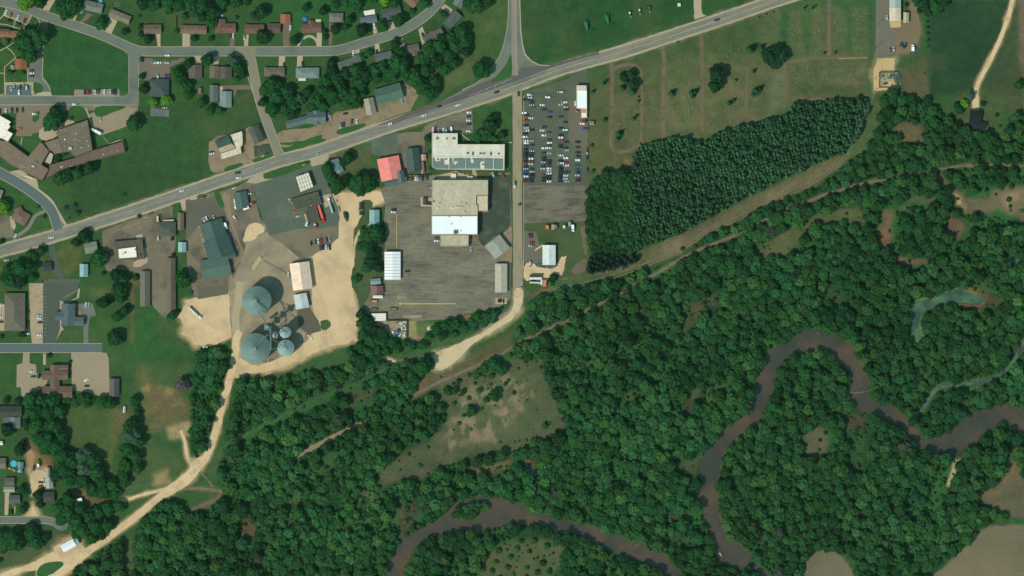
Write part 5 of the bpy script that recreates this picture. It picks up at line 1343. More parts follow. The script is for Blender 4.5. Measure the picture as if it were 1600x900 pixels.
Hs('workshop', 'long pale grey workshop half under the big trees', 'long pale workshop', [('R2', 775, 550, 780, 730, 120), ('R2', 750, 405, 752, 560, 66)], (156, 152, 142), kind='metal', h=3, cat='workshop')
Hs('house', 'black shingled house between dark trees on the lower street', 'black shingled house', [('a4', 272, 408, 342, 404, 66)], (66, 66, 66), chimney=True)
Hs('barn', 'white gabled barn beside the sandy road with a grey lean-to', 'white sandy-road barn', [('p', 97.5, 857.5, 117, 846.6, 12.5), ('p', 117.5, 847.5, 123, 844.5, 11, {'roof': (150, 156, 156), 'h': 2.8})], (244, 240, 230), kind='metal', h=3.6, cat='barn')
shed('shed', 'small white shed at the left edge above the pool', 'left-edge white shed', [('R2', -30, 22, 50, 22, 62)], (222, 214, 200), openings=False)
shed('shed', 'narrow pale blue shed by the hedge east of the small field', 'field-edge shed', [('a3', 780, 740, 776, 780, 16)], (170, 186, 188), h=2, openings=False)
# --- north-east
Hs('machine_shed', 'long metal shed cut by the top edge with tan southern bays', 'long substation shed', [('p', 1398, -20, 1398, 13, 18, {'roof': (164, 172, 164)}), ('p', 1398, 13, 1398, 34, 18, {'roof': (216, 198, 168)})], (164, 172, 164), kind='metal', h=4.4, rise=1, cat='shed')
shed('shed', 'small tan shed east of the long metal shed', 'small substation shed', [('S1', 753, 198, 753, 358, 88)], (182, 168, 140), h=3.4)
Hs('farmhouse', 'black-roofed farmhouse at the end of the sandy drive', 'black farmhouse', [('F', 335, 630, 600, 690, 130, {'roof': (34, 36, 46)}), ('F', 345, 500, 530, 520, 170), ('F', 430, 420, 430, 560, 150)], (26, 30, 28), h=3.4, cat='farmhouse')
Hs('metal_hall', 'white ribbed workshop with blue barrels along its south wall', 'blue-barrel workshop', [('p', 857.8, 383, 857.8, 414.2, 20.5)], (206, 208, 200), kind='metal', h=4.2, rise=.9, cat='workshop')
flat('office_trailer', 'long white flat building on the sales lot with an orange south end', 'white sales office', [("L1 908,88 1068,88 1070,450 908,450", 4.2, (252, 248, 236)), ("L1 985,450 1070,450 1070,520 985,520", 4.0, (226, 140, 96)), ("L1 982,520 1068,520 1068,594 982,594", 3.6, (240, 232, 214))], wall=(214, 206, 190), cat='office', units=[('L1', 985, 130, 8.4, (206, 196, 172), 5.0, 4.0)], kind='metal')
shed('shed', 'small weathered shed between the sales lot and the cemetery', 'small cemetery-edge shed', [('L1', 1105, 675, 1178, 675, 64)], (134, 130, 106), h=2.6, kind='shingle', openings=False)
m = MB(); m.prism(P("p 1059,5.5 1063,5.5 1063,10 1059,10"), 0, 2.4)
m.prism(P("p 1058.6,5.2 1063.4,5.2 1063.4,10.3 1058.6,10.3"), 2.4, 2.6)
tag(obj('white_kiosk', m.mesh('white_kiosk', WHITE_TRIM)), 'small white kiosk alone in the big northern field', 'kiosk')

# ---------------------------------------------------------------- grain bins
BINW = None
def bin_mats():
    global BINW, BINR, BINL, BINLR
    def mk(nm, rgb, var):
        t = NT(nm)
        v = t.pos()
        b = t.mr(t.noise(v, .12, 4, .6), .3, .7, 1 - var, 1 + var)
        b2 = t.mr(t.noise(t.pos((1, 1, .1)), .8, 3, .6), .3, .7, 1 - var * .6, 1 + var * .6)
        t.b.inputs["Metallic"].default_value = .1
        return t.out(t.scale(rgb, t.mul(b, b2)), .6)
    BINW, BINR = mk("bin_wall_steel", C(140, 150, 146), .1), mk("bin_roof_steel", C(112, 126, 124), .14)
    BINL, BINLR = mk("new_bin_steel", C(160, 166, 160), .1), mk("new_bin_roof_steel", C(138, 156, 154), .14)
bin_mats()
def grain_bin(px, py, r_px, h, rise, label, lm, wm, rm, seg=48, ribs=24):
    x, y = (px - 800) * S, (450 - py) * S; r = r_px * S
    th = obj('grain_bin', None, None, (x, y, 0)); tag(th, label, 'grain bin', 'steel grain bins of the elevator')
    LM.append((x, y, lm))
    prof, z = [], 0.0
    n = int(h / .45)
    for i in range(n + 1):
        prof.append((r * (.994 + .006 * (i % 2)), h * i / n))
    vs, fs = [], []
    for rr, z in prof:
        vs += [(rr * math.cos(2 * math.pi * k / seg), rr * math.sin(2 * math.pi * k / seg), z) for k in range(seg)]
    for i in range(n):
        for k in range(seg):
            j = (k + 1) % seg
            fs.append((i * seg + k, i * seg + j, (i + 1) * seg + j, (i + 1) * seg + k))
    obj('wall', mesh('wall', vs, fs, wm), th)
    vs = [(r * 1.01 * math.cos(2 * math.pi * k / seg), r * 1.01 * math.sin(2 * math.pi * k / seg), h) for k in range(seg)]
    vs += [(r * .07 * math.cos(2 * math.pi * k / seg), r * .07 * math.sin(2 * math.pi * k / seg), h + rise) for k in range(seg)]
    rf = obj('roof', mesh('roof', vs, [(k, (k + 1) % seg, seg + (k + 1) % seg, seg + k) for k in range(seg)], rm), th)
    m = MB()
    for k in range(ribs):
        a = 2 * math.pi * k / ribs
        m.tube((r * .99 * math.cos(a), r * .99 * math.sin(a), h + .05), (r * .08 * math.cos(a), r * .08 * math.sin(a), h + rise + .03), .06, n=4)
    obj('roof_rib', m.mesh('roof_rib', rm), rf)
    m = MB(); m.tube((0, 0, h + rise - .1), (0, 0, h + rise + .7), r * .075, n=16); m.tube((0, 0, h + rise + .7), (0, 0, h + rise + .85), r * .1, n=16)
    obj('roof_cap', m.mesh('roof_cap', wm), rf)
    for k in range(max(4, int(r * .7))):
        a = 2 * math.pi * (k + .5) / max(4, int(r * .7)); q_ = r * .72; zq = h + rise * (1 - .72)
        m = MB(); m.tube((q_ * math.cos(a), q_ * math.sin(a), zq - .1), (q_ * math.cos(a), q_ * math.sin(a), zq + .6), .28); m.tube((q_ * math.cos(a), q_ * math.sin(a), zq + .6), (q_ * math.cos(a) * 1.02, q_ * math.sin(a) * 1.02, zq + .75), .38)
        obj('roof_vent', m.mesh('roof_vent', METALV), rf)
    m = MB(); a = math.radians(-60); ux, uy = math.cos(a), math.sin(a)
    for sd_ in (-.25, .25):
        m.tube((ux * (r + .2) - uy * sd_, uy * (r + .2) + ux * sd_, 0), (ux * (r + .2) - uy * sd_, uy * (r + .2) + ux * sd_, h + .8), .04, n=4)
    for k in range(int(h / .8)):
        m.tube((ux * (r + .2) - uy * .25, uy * (r + .2) + ux * .25, k * .8 + .4), (ux * (r + .2) + uy * .25, uy * (r + .2) - ux * .25, k * .8 + .4), .03, n=4)
    obj('ladder', m.mesh('ladder', METALV), th)
    return th
grain_bin(402.4, 469.8, 22.6, 18.0, 6.6, 'northern big blue-grey grain bin with catwalks meeting at its peak', 'northern big bin', BINW, BINR, 64, 36)
grain_bin(400.6, 543.6, 23.2, 18.0, 6.8, 'southern big blue-grey grain bin beside the sandy loop', 'southern big bin', BINW, BINR, 64, 36)
grain_bin(447.2, 519.0, 8.7, 19.5, 2.2, 'small tall pale grain bin, upper of the two eastern ones', 'small tall bin', BINL, BINLR)
grain_bin(447.6, 543.6, 13.0, 13.5, 3.8, 'medium pale grain bin with a grating on its roof', 'medium pale bin', BINL, BINLR, 48, 28)
grain_bin(431.3, 523.8, 4.6, 14, 1.6, 'tiny slim hopper bin between the big and small bins', 'slim hopper bin', BINL, BINLR, 24, 10)
# elevator tower with head house and conveyors
tw = obj('elevator_tower', None, None, ((420.5 - 800) * S, (450 - 510.5) * S, 0)); tag(tw, 'tall lattice elevator tower rising between the bins', 'elevator tower')
LM.append((tw.location.x, tw.location.y, 'elevator tower'))
GALV = plain("galvanised_steel", C(132, 146, 140), .5, .4)
m = MB(); hT, sT = 34.0, 2.0
for ax in (-1, 1):
    for ay in (-1, 1):
        m.tube((ax * sT, ay * sT, 0), (ax * sT, ay * sT, hT), .16, n=6)
for k in range(9):
    z0, z1 = hT * k / 9, hT * (k + 1) / 9
    for (a, b) in (((-sT, -sT), (sT, -sT)), ((sT, -sT), (sT, sT)), ((sT, sT), (-sT, sT)), ((-sT, sT), (-sT, -sT))):
        m.tube((a[0], a[1], z1), (b[0], b[1], z1), .09, n=4); m.tube((a[0], a[1], z0), (b[0], b[1], z1), .07, n=4)
obj('lattice_frame', m.mesh('lattice_frame', GALV), tw)
m = MB(); m.box(-.6, 0, 0, .9, .7, hT + 3); m.box(.7, 0, 0, .9, .7, hT + 2)
obj('bucket_leg', m.mesh('bucket_leg', GALV), tw)
m = MB(); m.box(0, 0, hT + 1.5, 3.2, 1.8, 2.2, .4); m.tube((0, -1.1, hT + 2.6), (0, 1.1, hT + 2.6), 1.15, n=14)
obj('head_house', m.mesh('head_house', plain('head_grey', C(130, 146, 142), .5, .2)), tw)
for zq in (12, 22, 33):
    m = MB(); m.box(0, 0, zq, 5.4, 5.4, .12)
    for ax in (-2.7, 2.7):
        m.box(ax, 0, zq + .9, .06, 5.4, .06); m.box(0, ax, zq + .9, 5.4, .06, .06)
    obj('platform', m.mesh('platform', plain('grating', C(112, 128, 122), .7, .2)), tw)
def conveyor(label, a, b, za, zb, w=1.0, name='conveyor', rails=True, support=()):
    A = Vector(((a[0] - 800) * S, (450 - a[1]) * S, za)); B = Vector(((b[0] - 800) * S, (450 - b[1]) * S, zb))
    th = obj(name, None, None, A); tag(th, label, name.replace('_', ' '))
    D = B - A; side = Vector((-D.y, D.x, 0)).normalized()
    m = MB()
    for s_ in (-1, 1):
        for zq in (0, 1.1):
            m.tube(side * (s_ * w / 2) + Vector((0, 0, zq)), D + side * (s_ * w / 2) + Vector((0, 0, zq)), .08, n=5)
    n = max(2, int(D.length / 2))
    for k in range(n + 1):
        p_ = D * (k / n)
        m.tube(p_ + side * (w / 2), p_ + side * (w / 2) + Vector((0, 0, 1.1)), .05, n=4); m.tube(p_ - side * (w / 2), p_ - side * (w / 2) + Vector((0, 0, 1.1)), .05, n=4)
        m.tube(p_ + side * (w / 2), p_ - side * (w / 2), .05, n=4)
    obj('truss', m.mesh('truss', GALV), th)
    m = MB(); m.tube(Vector((0, 0, .45)), D + Vector((0, 0, .45)), w * .2, n=8)
    obj('tube', m.mesh('tube', plain('conveyor_tube', C(124, 140, 134), .5, .3)), th)
    for f in support:
        p_ = D * f; m = MB(); zt = A.z + p_.z
        m.tube((p_.x, p_.y, -A.z), (p_.x, p_.y, p_.z), .12, n=6)
        obj('post', m.mesh('post', GALV), th)
conveyor('catwalk conveyor from the tower to the northern big bin', (419, 507), (402.4, 469.8), 25.6, 25.6, 1.6)
conveyor('catwalk conveyor from the tower to the southern big bin', (421, 522), (399.5, 543.5), 26.2, 26.0, 1.5)
conveyor('steep pipe run from the tower head down to the northern bin', (421.5, 508), (406, 486), 33, 21.0, .8, 'grain_spout')
conveyor('grain spout from the tower to the small tall bin', (423, 518), (444, 518.5), 30, 22.2, .6, 'grain_spout')
conveyor('grain spout from the tower to the medium pale bin', (424, 526), (444.5, 541), 28, 18, .6, 'grain_spout')
conveyor('long conveyor linking the tower and the southern pit', (424.5, 514), (425, 546), 22, 20, 1.4, support=(.98,))
conveyor('short conveyor from the south pit to the medium bin', (425, 546), (435, 543.5), 20, 16.5, 1.2)
conveyor('thin inclined conveyor north of the grain bins', (412, 408), (447.5, 438), 1.0, 7.5, .6, support=(.9,))
m = MB(); a = pt('b2', 40, 725); b = pt('b2', 150, 810); m.tube((a[0], a[1], .5), (b[0], b[1], 3.2), .2)
m2 = MB()
vs, fs = ribbon_geo(P('B1 400,10 470,-60 480,-80'), 3.2, .4)
m = MB(); m.prism(P('B1 325,95 375,130 500,-60 450,-110 '), 0, .9)
tag(obj('truck_scale', m.mesh('truck_scale', surf('scale_deck', C(178, 158, 124), .06, .06))), 'long pale truck scale deck north of the bins', 'truck scale')
m = MB(); q_ = P('B2 690,20 760,20 760,90 690,90'); m.prism(P('B1 610,860 700,790 720,830 640,890'), 0, 3.2)
tag(obj('control_shed', m.mesh('control_shed', plain('dark_green_shed', C(56, 78, 60)))), 'dark green control shed beside the elevator tower', 'shed')
# ---------------------------------------------------------------- automatic wording of repeated things
DIRS = ['east', 'northeast', 'north', 'northwest', 'west', 'southwest', 'south', 'southeast']
ORD = ['', 'second ', 'third ', 'fourth ', 'fifth ', 'sixth ', 'seventh ', 'eighth ', 'ninth ', 'tenth ', 'eleventh ', 'twelfth ', 'thirteenth ', 'fourteenth ', 'fifteenth ', 'sixteenth ', 'seventeenth ', 'eighteenth ', 'nineteenth ', 'twentieth ']
PENDING = []      # (object, phrase, x, y)
def name_later(o, phrase, x, y):
    PENDING.append((o, phrase, x, y))
def resolve_labels():
    buckets = {}
    for o, ph, x, y in PENDING:
        L = min(LM, key=lambda l: (l[0] - x) ** 2 + (l[1] - y) ** 2)
        a = math.degrees(math.atan2(y - L[1], x - L[0])) % 360
        dn = DIRS[int((a + 22.5) // 45) % 8]
        buckets.setdefault((ph, dn, L[2]), []).append((math.hypot(x - L[0], y - L[1]), o))
    for (ph, dn, lm), lst in buckets.items():
        lst.sort(key=lambda t: t[0])
        for i, (_, o) in enumerate(lst):
            if len(lst) == 1:
                o['label'] = "%s to the %s of the %s" % (ph, dn, lm)
            else:
                o['label'] = "%s, %sclosest %s of the %s" % (ph, ORD[min(i, 19)], dn, lm)
LM += [(*pt('a4', 250, 640), 'lower left street'), (*pt('a4', 600, 700), 'sandy road fork'), (*pt('b1', 1500, 590), 'road junction'), (*pt('p', 250, 640), 'orange dry grass'), (*pt('p', 640, 540), 'junk yard'),
       (*pt('p', 1387, 125), 'substation'), (*pt('p', 700, 560), 'gravel turnaround'), (*pt('p', 975, 130), 'western cemetery loop'), (*pt('p', 1100, 100), 'middle cemetery lane'), (*pt('p', 1295, 90), 'eastern cemetery crossing'),
       (*pt('p', 740, 640), 'dry clearing'), (*pt('p', 160, 210), 'bus yard'), (*pt('p', 140, 95), 'fenced green field'), (*pt('p', 230, 270), 'big mown field'), (*pt('p', 955, 30), 'northern machinery field'),
       (*pt('p', 1120, 500), 'deep woods'), (*pt('p', 1150, 270), 'pine plantation')]

# ---------------------------------------------------------------- cars
CARCOL = {'w': [('white', (235, 235, 232)), ('white', (225, 228, 228)), ('silver', (176, 180, 180))], 'k': [('black', (26, 28, 30)), ('dark grey', (58, 62, 64)), ('charcoal', (42, 44, 48)), ('dark green', (34, 58, 50)), ('dark blue', (34, 44, 70))],
          'r': [('red', (176, 38, 34)), ('red', (150, 34, 32))], 'b': [('blue', (48, 74, 150))], 'o': [('orange', (206, 108, 66))], 's': [('silver', (170, 174, 172))], 't': [('teal', (54, 96, 92))], 'g': [('tan', (150, 134, 104))]}
def carpaint(nm, rgb):
    k = "car_paint_" + nm.replace(' ', '_') + str(rgb[0])
    if k in MATS:
        return MATS[k]
    t = NT(k)
    t.b.inputs["Coat Weight"].default_value = .6
    t.b.inputs["Coat Roughness"].default_value = .12
    t.b.inputs["Specular IOR Level"].default_value = .5
    MATS[k] = t.out(C(*rgb), .35)
    return MATS[k]
CGLASS = plain("car_glass", (0.012, 0.015, 0.018), .12)
TYRE = plain("tyre_rubber", (0.02, 0.02, 0.02), .9)
def loft(sections, mat_, name):
    """sections: list of rings of equal length along x"""
    n = len(sections[0]); vs, fs = [], []
    for r in sections:
        vs += r
    for i in range(len(sections) - 1):
        for k in range(n):
            j = (k + 1) % n
            fs.append((i * n + k, i * n + j, (i + 1) * n + j, (i + 1) * n + k))
    fs += [tuple(range(n - 1, -1, -1)), tuple((len(sections) - 1) * n + k for k in range(n))]
    return mesh(name, vs, fs, mat_)
def car_meshes(kind):
    """meshes are built along +x (nose), 4.7 m long"""
    if kind == 'v':
        L, Wd, hb, hr = 5.6, 2.0, 1.15, 2.2
    elif kind == 'p':
        L, Wd, hb, hr = 5.6, 1.95, 1.15, 1.85
    elif kind == 's':
        L, Wd, hb, hr = 4.8, 1.9, 1.1, 1.75
    else:
        L, Wd, hb, hr = 4.7, 1.82, .92, 1.42
    def ring(x, w, z0, z1):
        h_ = w / 2
        return [(x, -h_ * .9, z0), (x, h_ * .9, z0), (x, h_, z0 + (z1 - z0) * .45), (x, h_ * .97, z1 - .12), (x, h_ * .86, z1), (x, -h_ * .86, z1), (x, -h_ * .97, z1 - .12), (x, -h_, z0 + (z1 - z0) * .45)]
    hl = L / 2
    body = [ring(-hl, Wd * .82, .45, hb * .86), ring(-hl + .25, Wd * .96, .28, hb), ring(-hl * .4, Wd, .25, hb * 1.02), ring(hl * .35, Wd, .25, hb), ring(hl - .4, Wd * .95, .28, hb * .88), ring(hl, Wd * .78, .42, hb * .66)]
    def cab(x0, x1, x2, x3, w0, w1, z0, z1):
        a = w0 / 2; b = w1 / 2
        return [(x0, -a, z0), (x3, -a, z0), (x3, a, z0), (x0, a, z0), (x1, -b, z1), (x2, -b, z1), (x2, b, z1), (x1, b, z1)]
    if kind == 'c':
        c = cab(-hl * .80, -hl * .48, hl * .08, hl * .48, Wd * .88, Wd * .68, hb * .98, hr)
    elif kind == 's':
        c = cab(-hl * .94, -hl * .82, hl * .12, hl * .44, Wd * .90, Wd * .76, hb * .98, hr)
    elif kind == 'p':
        c = cab(-hl * .18, -hl * .10, hl * .25, hl * .50, Wd * .90, Wd * .74, hb * .98, hr)
    else:
        c = cab(-hl * .97, -hl * .95, hl * .42, hl * .74, Wd * .94, Wd * .86, hb * .98, hr)
    return L, Wd, hb, hr, body, c
CAR_PROTO = {}
def car_proto(kind, cname, rgb):
    key = (kind, cname, rgb[0])
    if key in CAR_PROTO:
        return CAR_PROTO[key]
    L, Wd, hb, hr, body, c = car_meshes(kind)
    pm = carpaint(cname, rgb)
    bm_ = loft(body, pm, 'car_body')
    roofm = mesh('cabin', c, [(4, 5, 6, 7), (0, 1, 5, 4), (2, 3, 7, 6)], pm)
    def quad(a, b, d_, e, k=.03):
        n = (Vector(b) - Vector(a)).cross(Vector(e) - Vector(a)).normalized() * k
        vs = [tuple(Vector(q_) + n) for q_ in (a, b, d_, e)]
        return vs
    ws = mesh('windscreen', quad(c[1], c[2], c[6], c[5]), [(0, 1, 2, 3)], CGLASS)
    rw = mesh('rear_window', quad(c[3], c[0], c[4], c[7]), [(0, 1, 2, 3)], CGLASS)
    ms = [('cabin', roofm), ('windscreen', ws), ('rear_window', rw)]
    if kind == 'p':
        hl = L / 2
        m = MB(); m.box(-hl * .6, 0, hb * 1.03, hl * .68, Wd * .74, .02)
        ms.append(('load_bed', m.mesh('load_bed', plain('bed_liner', C(60, 60, 58), .8))))
    m = MB(); m.tube((0, -.11, 0), (0, .11, 0), .33, n=12)
    wmsh = m.mesh('wheel', TYRE)
    CAR_PROTO[key] = (bm_, ms, wmsh, L, Wd)
    return CAR_PROTO[key]
NCAR = [0]
WHEELED = set()
def car(tile, x, y, col='w', ang=0, kind=None, group=None, label=None, z=.12, phrase_place=None):
    cname, rgb = rng.choice(CARCOL[col])
    kind = kind or rng.choice('ccsscp')
    bm_, ms, wmsh, L, Wd = car_proto(kind, cname, rgb)
    X, Y = pt(tile, x, y)
    nm = {'c': 'parked_car', 's': 'parked_suv', 'p': 'pickup_truck', 'v': 'van'}[kind]
    if ang in (0, 90) and rng.random() < .5:
        ang += 180
    o = obj(nm, bm_, None, (X, Y, z), math.radians(ang + rng.uniform(-2, 2)))
    kindword = {'c': 'car', 's': 'suv', 'p': 'pickup', 'v': 'van'}[kind]
    tag(o, label or '', kindword, group or 'cars and trucks parked around town')
    for n_, m_ in ms:
        obj(n_, m_, o)
    for ax in (-.62, .62):
        for ay in (-1, 1):
            obj('wheel', wmsh, o, (ax * L / 2, ay * (Wd / 2 - .1), .33))
    NCAR[0] += 1
    if not label:
        name_later(o, "%s %s" % (cname, {'c': 'car', 's': 'suv', 'p': 'pickup truck', 'v': 'van'}[kind]), X, Y)
    o['_c'] = cname + ' ' + {'c': 'car', 's': 'suv', 'p': 'pickup truck', 'v': 'van'}[kind]
    return o

LOT = [("L1", "185,232,w 185,277,w 110,308,k 195,325,k 208,350,k 210,393,w 225,426,t 460,270,w 655,188,w,v 375,390,w 400,463,k 490,500,b 715,348,w 665,385,w 735,423,s 740,463,k 95,513,w 125,550,k 195,597,w 125,632,r 485,580,k 665,572,k 735,662,k 115,705,k 130,748,s 125,790,w 205,782,k 405,732,k 375,788,w 480,818,k 660,750,k 735,782,w 735,820,t 110,825,k 110,857,k 100,888,w 395,866,w 665,857,k 1040,760,b 1000,682,w"),
       ("L2", "115,150,w 120,187,w 200,150,w 120,225,k 215,215,k 115,275,k 115,312,k 210,308,w 115,350,k 205,350,k 120,387,k 200,390,k 115,424,k 200,430,w 115,466,k 205,470,r 115,508,r 195,512,w 115,550,k 115,588,w 205,590,k 110,630,b 210,632,s 110,670,k 205,672,k 125,707,w 205,710,k 205,747,k 110,752,k 115,792,r 205,787,k 485,135,k 485,182,w 485,220,k 395,265,w 480,262,w 390,345,k 485,345,w 400,415,k 400,450,k 395,485,s 395,520,t 390,552,k 480,465,k 480,500,k 475,540,r 385,585,s 475,583,w 478,621,w 480,660,w 395,690,r 480,702,k 395,735,k 480,743,k 395,778,k 480,785,w 665,60,k 665,100,w 665,135,r 745,170,k 660,215,k 660,252,k 740,258,k 740,297,w 665,378,w 745,420,w 665,465,k 665,500,w 745,490,r 745,535,w 665,540,k 660,578,k 660,618,k 760,640,k 655,657,k 655,697,k 740,693,w 655,740,k 740,742,s 655,785,k 750,785,w 925,170,k 930,250,k 930,335,k 935,395,k 930,452,w 925,530,t 925,605,b 930,645,k 925,690,s 930,735,r 930,772,k")]
COLS = [(160, 'westmost sales-lot column'), (300, 'second sales-lot column from west'), (437, 'third sales-lot column from west'), (560, 'fourth sales-lot column from west'), (700, 'fifth sales-lot column from west'), (850, 'sixth sales-lot column from west'), (999, 'seventh sales-lot column from west')]
lot_cars = {}
for tile, s_ in LOT:
    for tok in s_.split():
        f = tok.split(',')
        x, y = float(f[0]), float(f[1])
        if 680 < x < 720 and tile == 'L1' and y < 500: pass
        o = car(tile, x, y, f[2], 0, f[3] if len(f) > 3 else None, group='vehicles on the crowded sales lot', label='x', z=.14)
        cn = next((c_[1] for c_ in COLS if x < c_[0]), 'strip beside the white sales office')
        lot_cars.setdefault(cn, []).append((TILES[tile][1] + y / 10, x, o))
for cn, lst in lot_cars.items():
    lst.sort(key=lambda t: t[0])
    cnt = {}
    for i, (yy, xx, o) in enumerate(lst):
        c_ = o['_c']; cnt[c_] = cnt.get(c_, 0) + 1
    seen = {}
    for i, (yy, xx, o) in enumerate(lst):
        c_ = o['_c']; k = seen.get(c_, 0); seen[c_] = k + 1
        place = "in the %s" % cn if 'column' in cn else "on the %s" % cn
        if cnt[c_] == 1:
            o['label'] = "only %s %s" % (c_, place)
        else:
            o['label'] = "%s%s from the north %s" % ((ORD[k] or 'first '), c_, place)
for y, c_ in ((300, 'r'), (335, 's'), (410, 'k'), (600, 'k')):
    car('L2', 1076, y, c_, 90, z=.14)
OTHER = """a1 38,80,w,70 68,92,r,70 112,110,w,70 153,130,r,70
H2 495,205,r,0 495,245,w,0 490,293,k,0 175,480,w,90 218,460,w,90 320,460,k,90 373,450,g,90 415,462,w,90,v 297,548,w,90 1325,540,k,90 1365,545,r,90 1410,540,k,90 1490,540,w,90 1540,530,k,90 90,835,w,90 0,835,k,90 185,825,k,90 265,825,k,90 355,820,k,90 550,880,w,0 1180,732,w,0
a1 653,575,w,90 690,572,w,90 708,575,k,90 722,577,k,90 1048,347,w,0 968,392,w,0 993,392,w,0 1045,393,w,0 987,480,w,90 1035,480,b,90 1057,480,r,90 1030,673,w,0 125,805,o,0 628,745,w,90 515,70,w,60 1440,225,k,90 1458,225,w,90 1527,230,w,90
b1 215,175,w,90 740,160,w,90 1042,220,k,110 610,330,w,90 755,325,k,90 175,405,k,90 291,402,k,90 436,712,k,100 452,720,w,100 466,735,s,100 560,710,k,10 660,662,k,90 725,690,r,15 912,632,w,110 528,785,w,90 547,780,k,90 598,760,k,90 630,760,w,90
b1 1330,703,w,0 1330,728,k,0 1330,753,w,0 1330,776,k,0 1330,820,w,0 1106,812,w,90 1122,808,r,90 1140,816,w,90 1171,815,w,90 1188,815,w,90 1221,810,w,90,v
b1 832,775,w,15 1048,722,w,15 1145,665,k,8 1258,658,w,15 1505,575,k,18
c1 40,587,k,90 1280,125,k,15
a2 320,585,w,12 1135,293,w,12 1487,180,k,8 1490,212,w,8 40,727,w,10 40,780,w,60 1275,477,w,110 1292,470,w,110 1337,460,w,110 1468,463,w,125 1073,588,k,90 98,580,w,80
E1 305,580,k,10 310,600,w,10
b2 387,57,w,70 455,258,k,110 262,452,w,15 245,423,o,10 345,620,k,95 373,610,k,95 389,608,w,100 405,605,r,100 445,598,k,100 459,597,w,100 400,648,r,100 418,645,k,95 438,648,w,95 460,645,k,95 202,815,w,90
b2 660,372,k,0 660,388,k,0 660,405,k,0 660,424,k,0 660,439,k,0 937,212,w,90 973,215,r,90 998,210,w,90 1013,212,s,90 1040,212,k,90 1068,212,k,90 1091,272,w,0 860,426,w,0 860,411,k,0 1130,605,w,0 1130,588,t,0 1343,660,w,90 1482,192,w,110 1502,190,k,100 1545,195,r,110 945,796,k,0
c2 17,262,w,85 22,245,k,85 115,582,r,0 125,617,r,0 122,637,w,0 115,565,k,0 113,752,w,90,v 62,880,w,75
a3 8,110,w,20 245,172,w,0 248,190,w,0 250,215,k,0 172,285,w,0 250,295,w,0 5,182,w,0 5,212,k,0 537,105,w,80 557,105,w,80 1285,370,w,0 198,522,w,0 208,553,k,0 540,575,w,30 543,612,k,0
R2 530,410,k,85 640,635,k,0 640,700,r,0
S1 457,278,w,90 515,775,r,95 560,770,w,95 680,690,k,60 715,725,k,120 755,700,k,90
R1 485,130,b,90
L1 890,370,w,90"""
tl = 'p'
for w_ in OTHER.split():
    if ',' in w_:
        f = w_.split(',')
        car(tl, float(f[0]), float(f[1]), f[2], float(f[3]), f[4] if len(f) > 4 else None, z=.26 if tl in ('b1', 'a2', 'c1') and False else .2)
    else:
        tl = w_

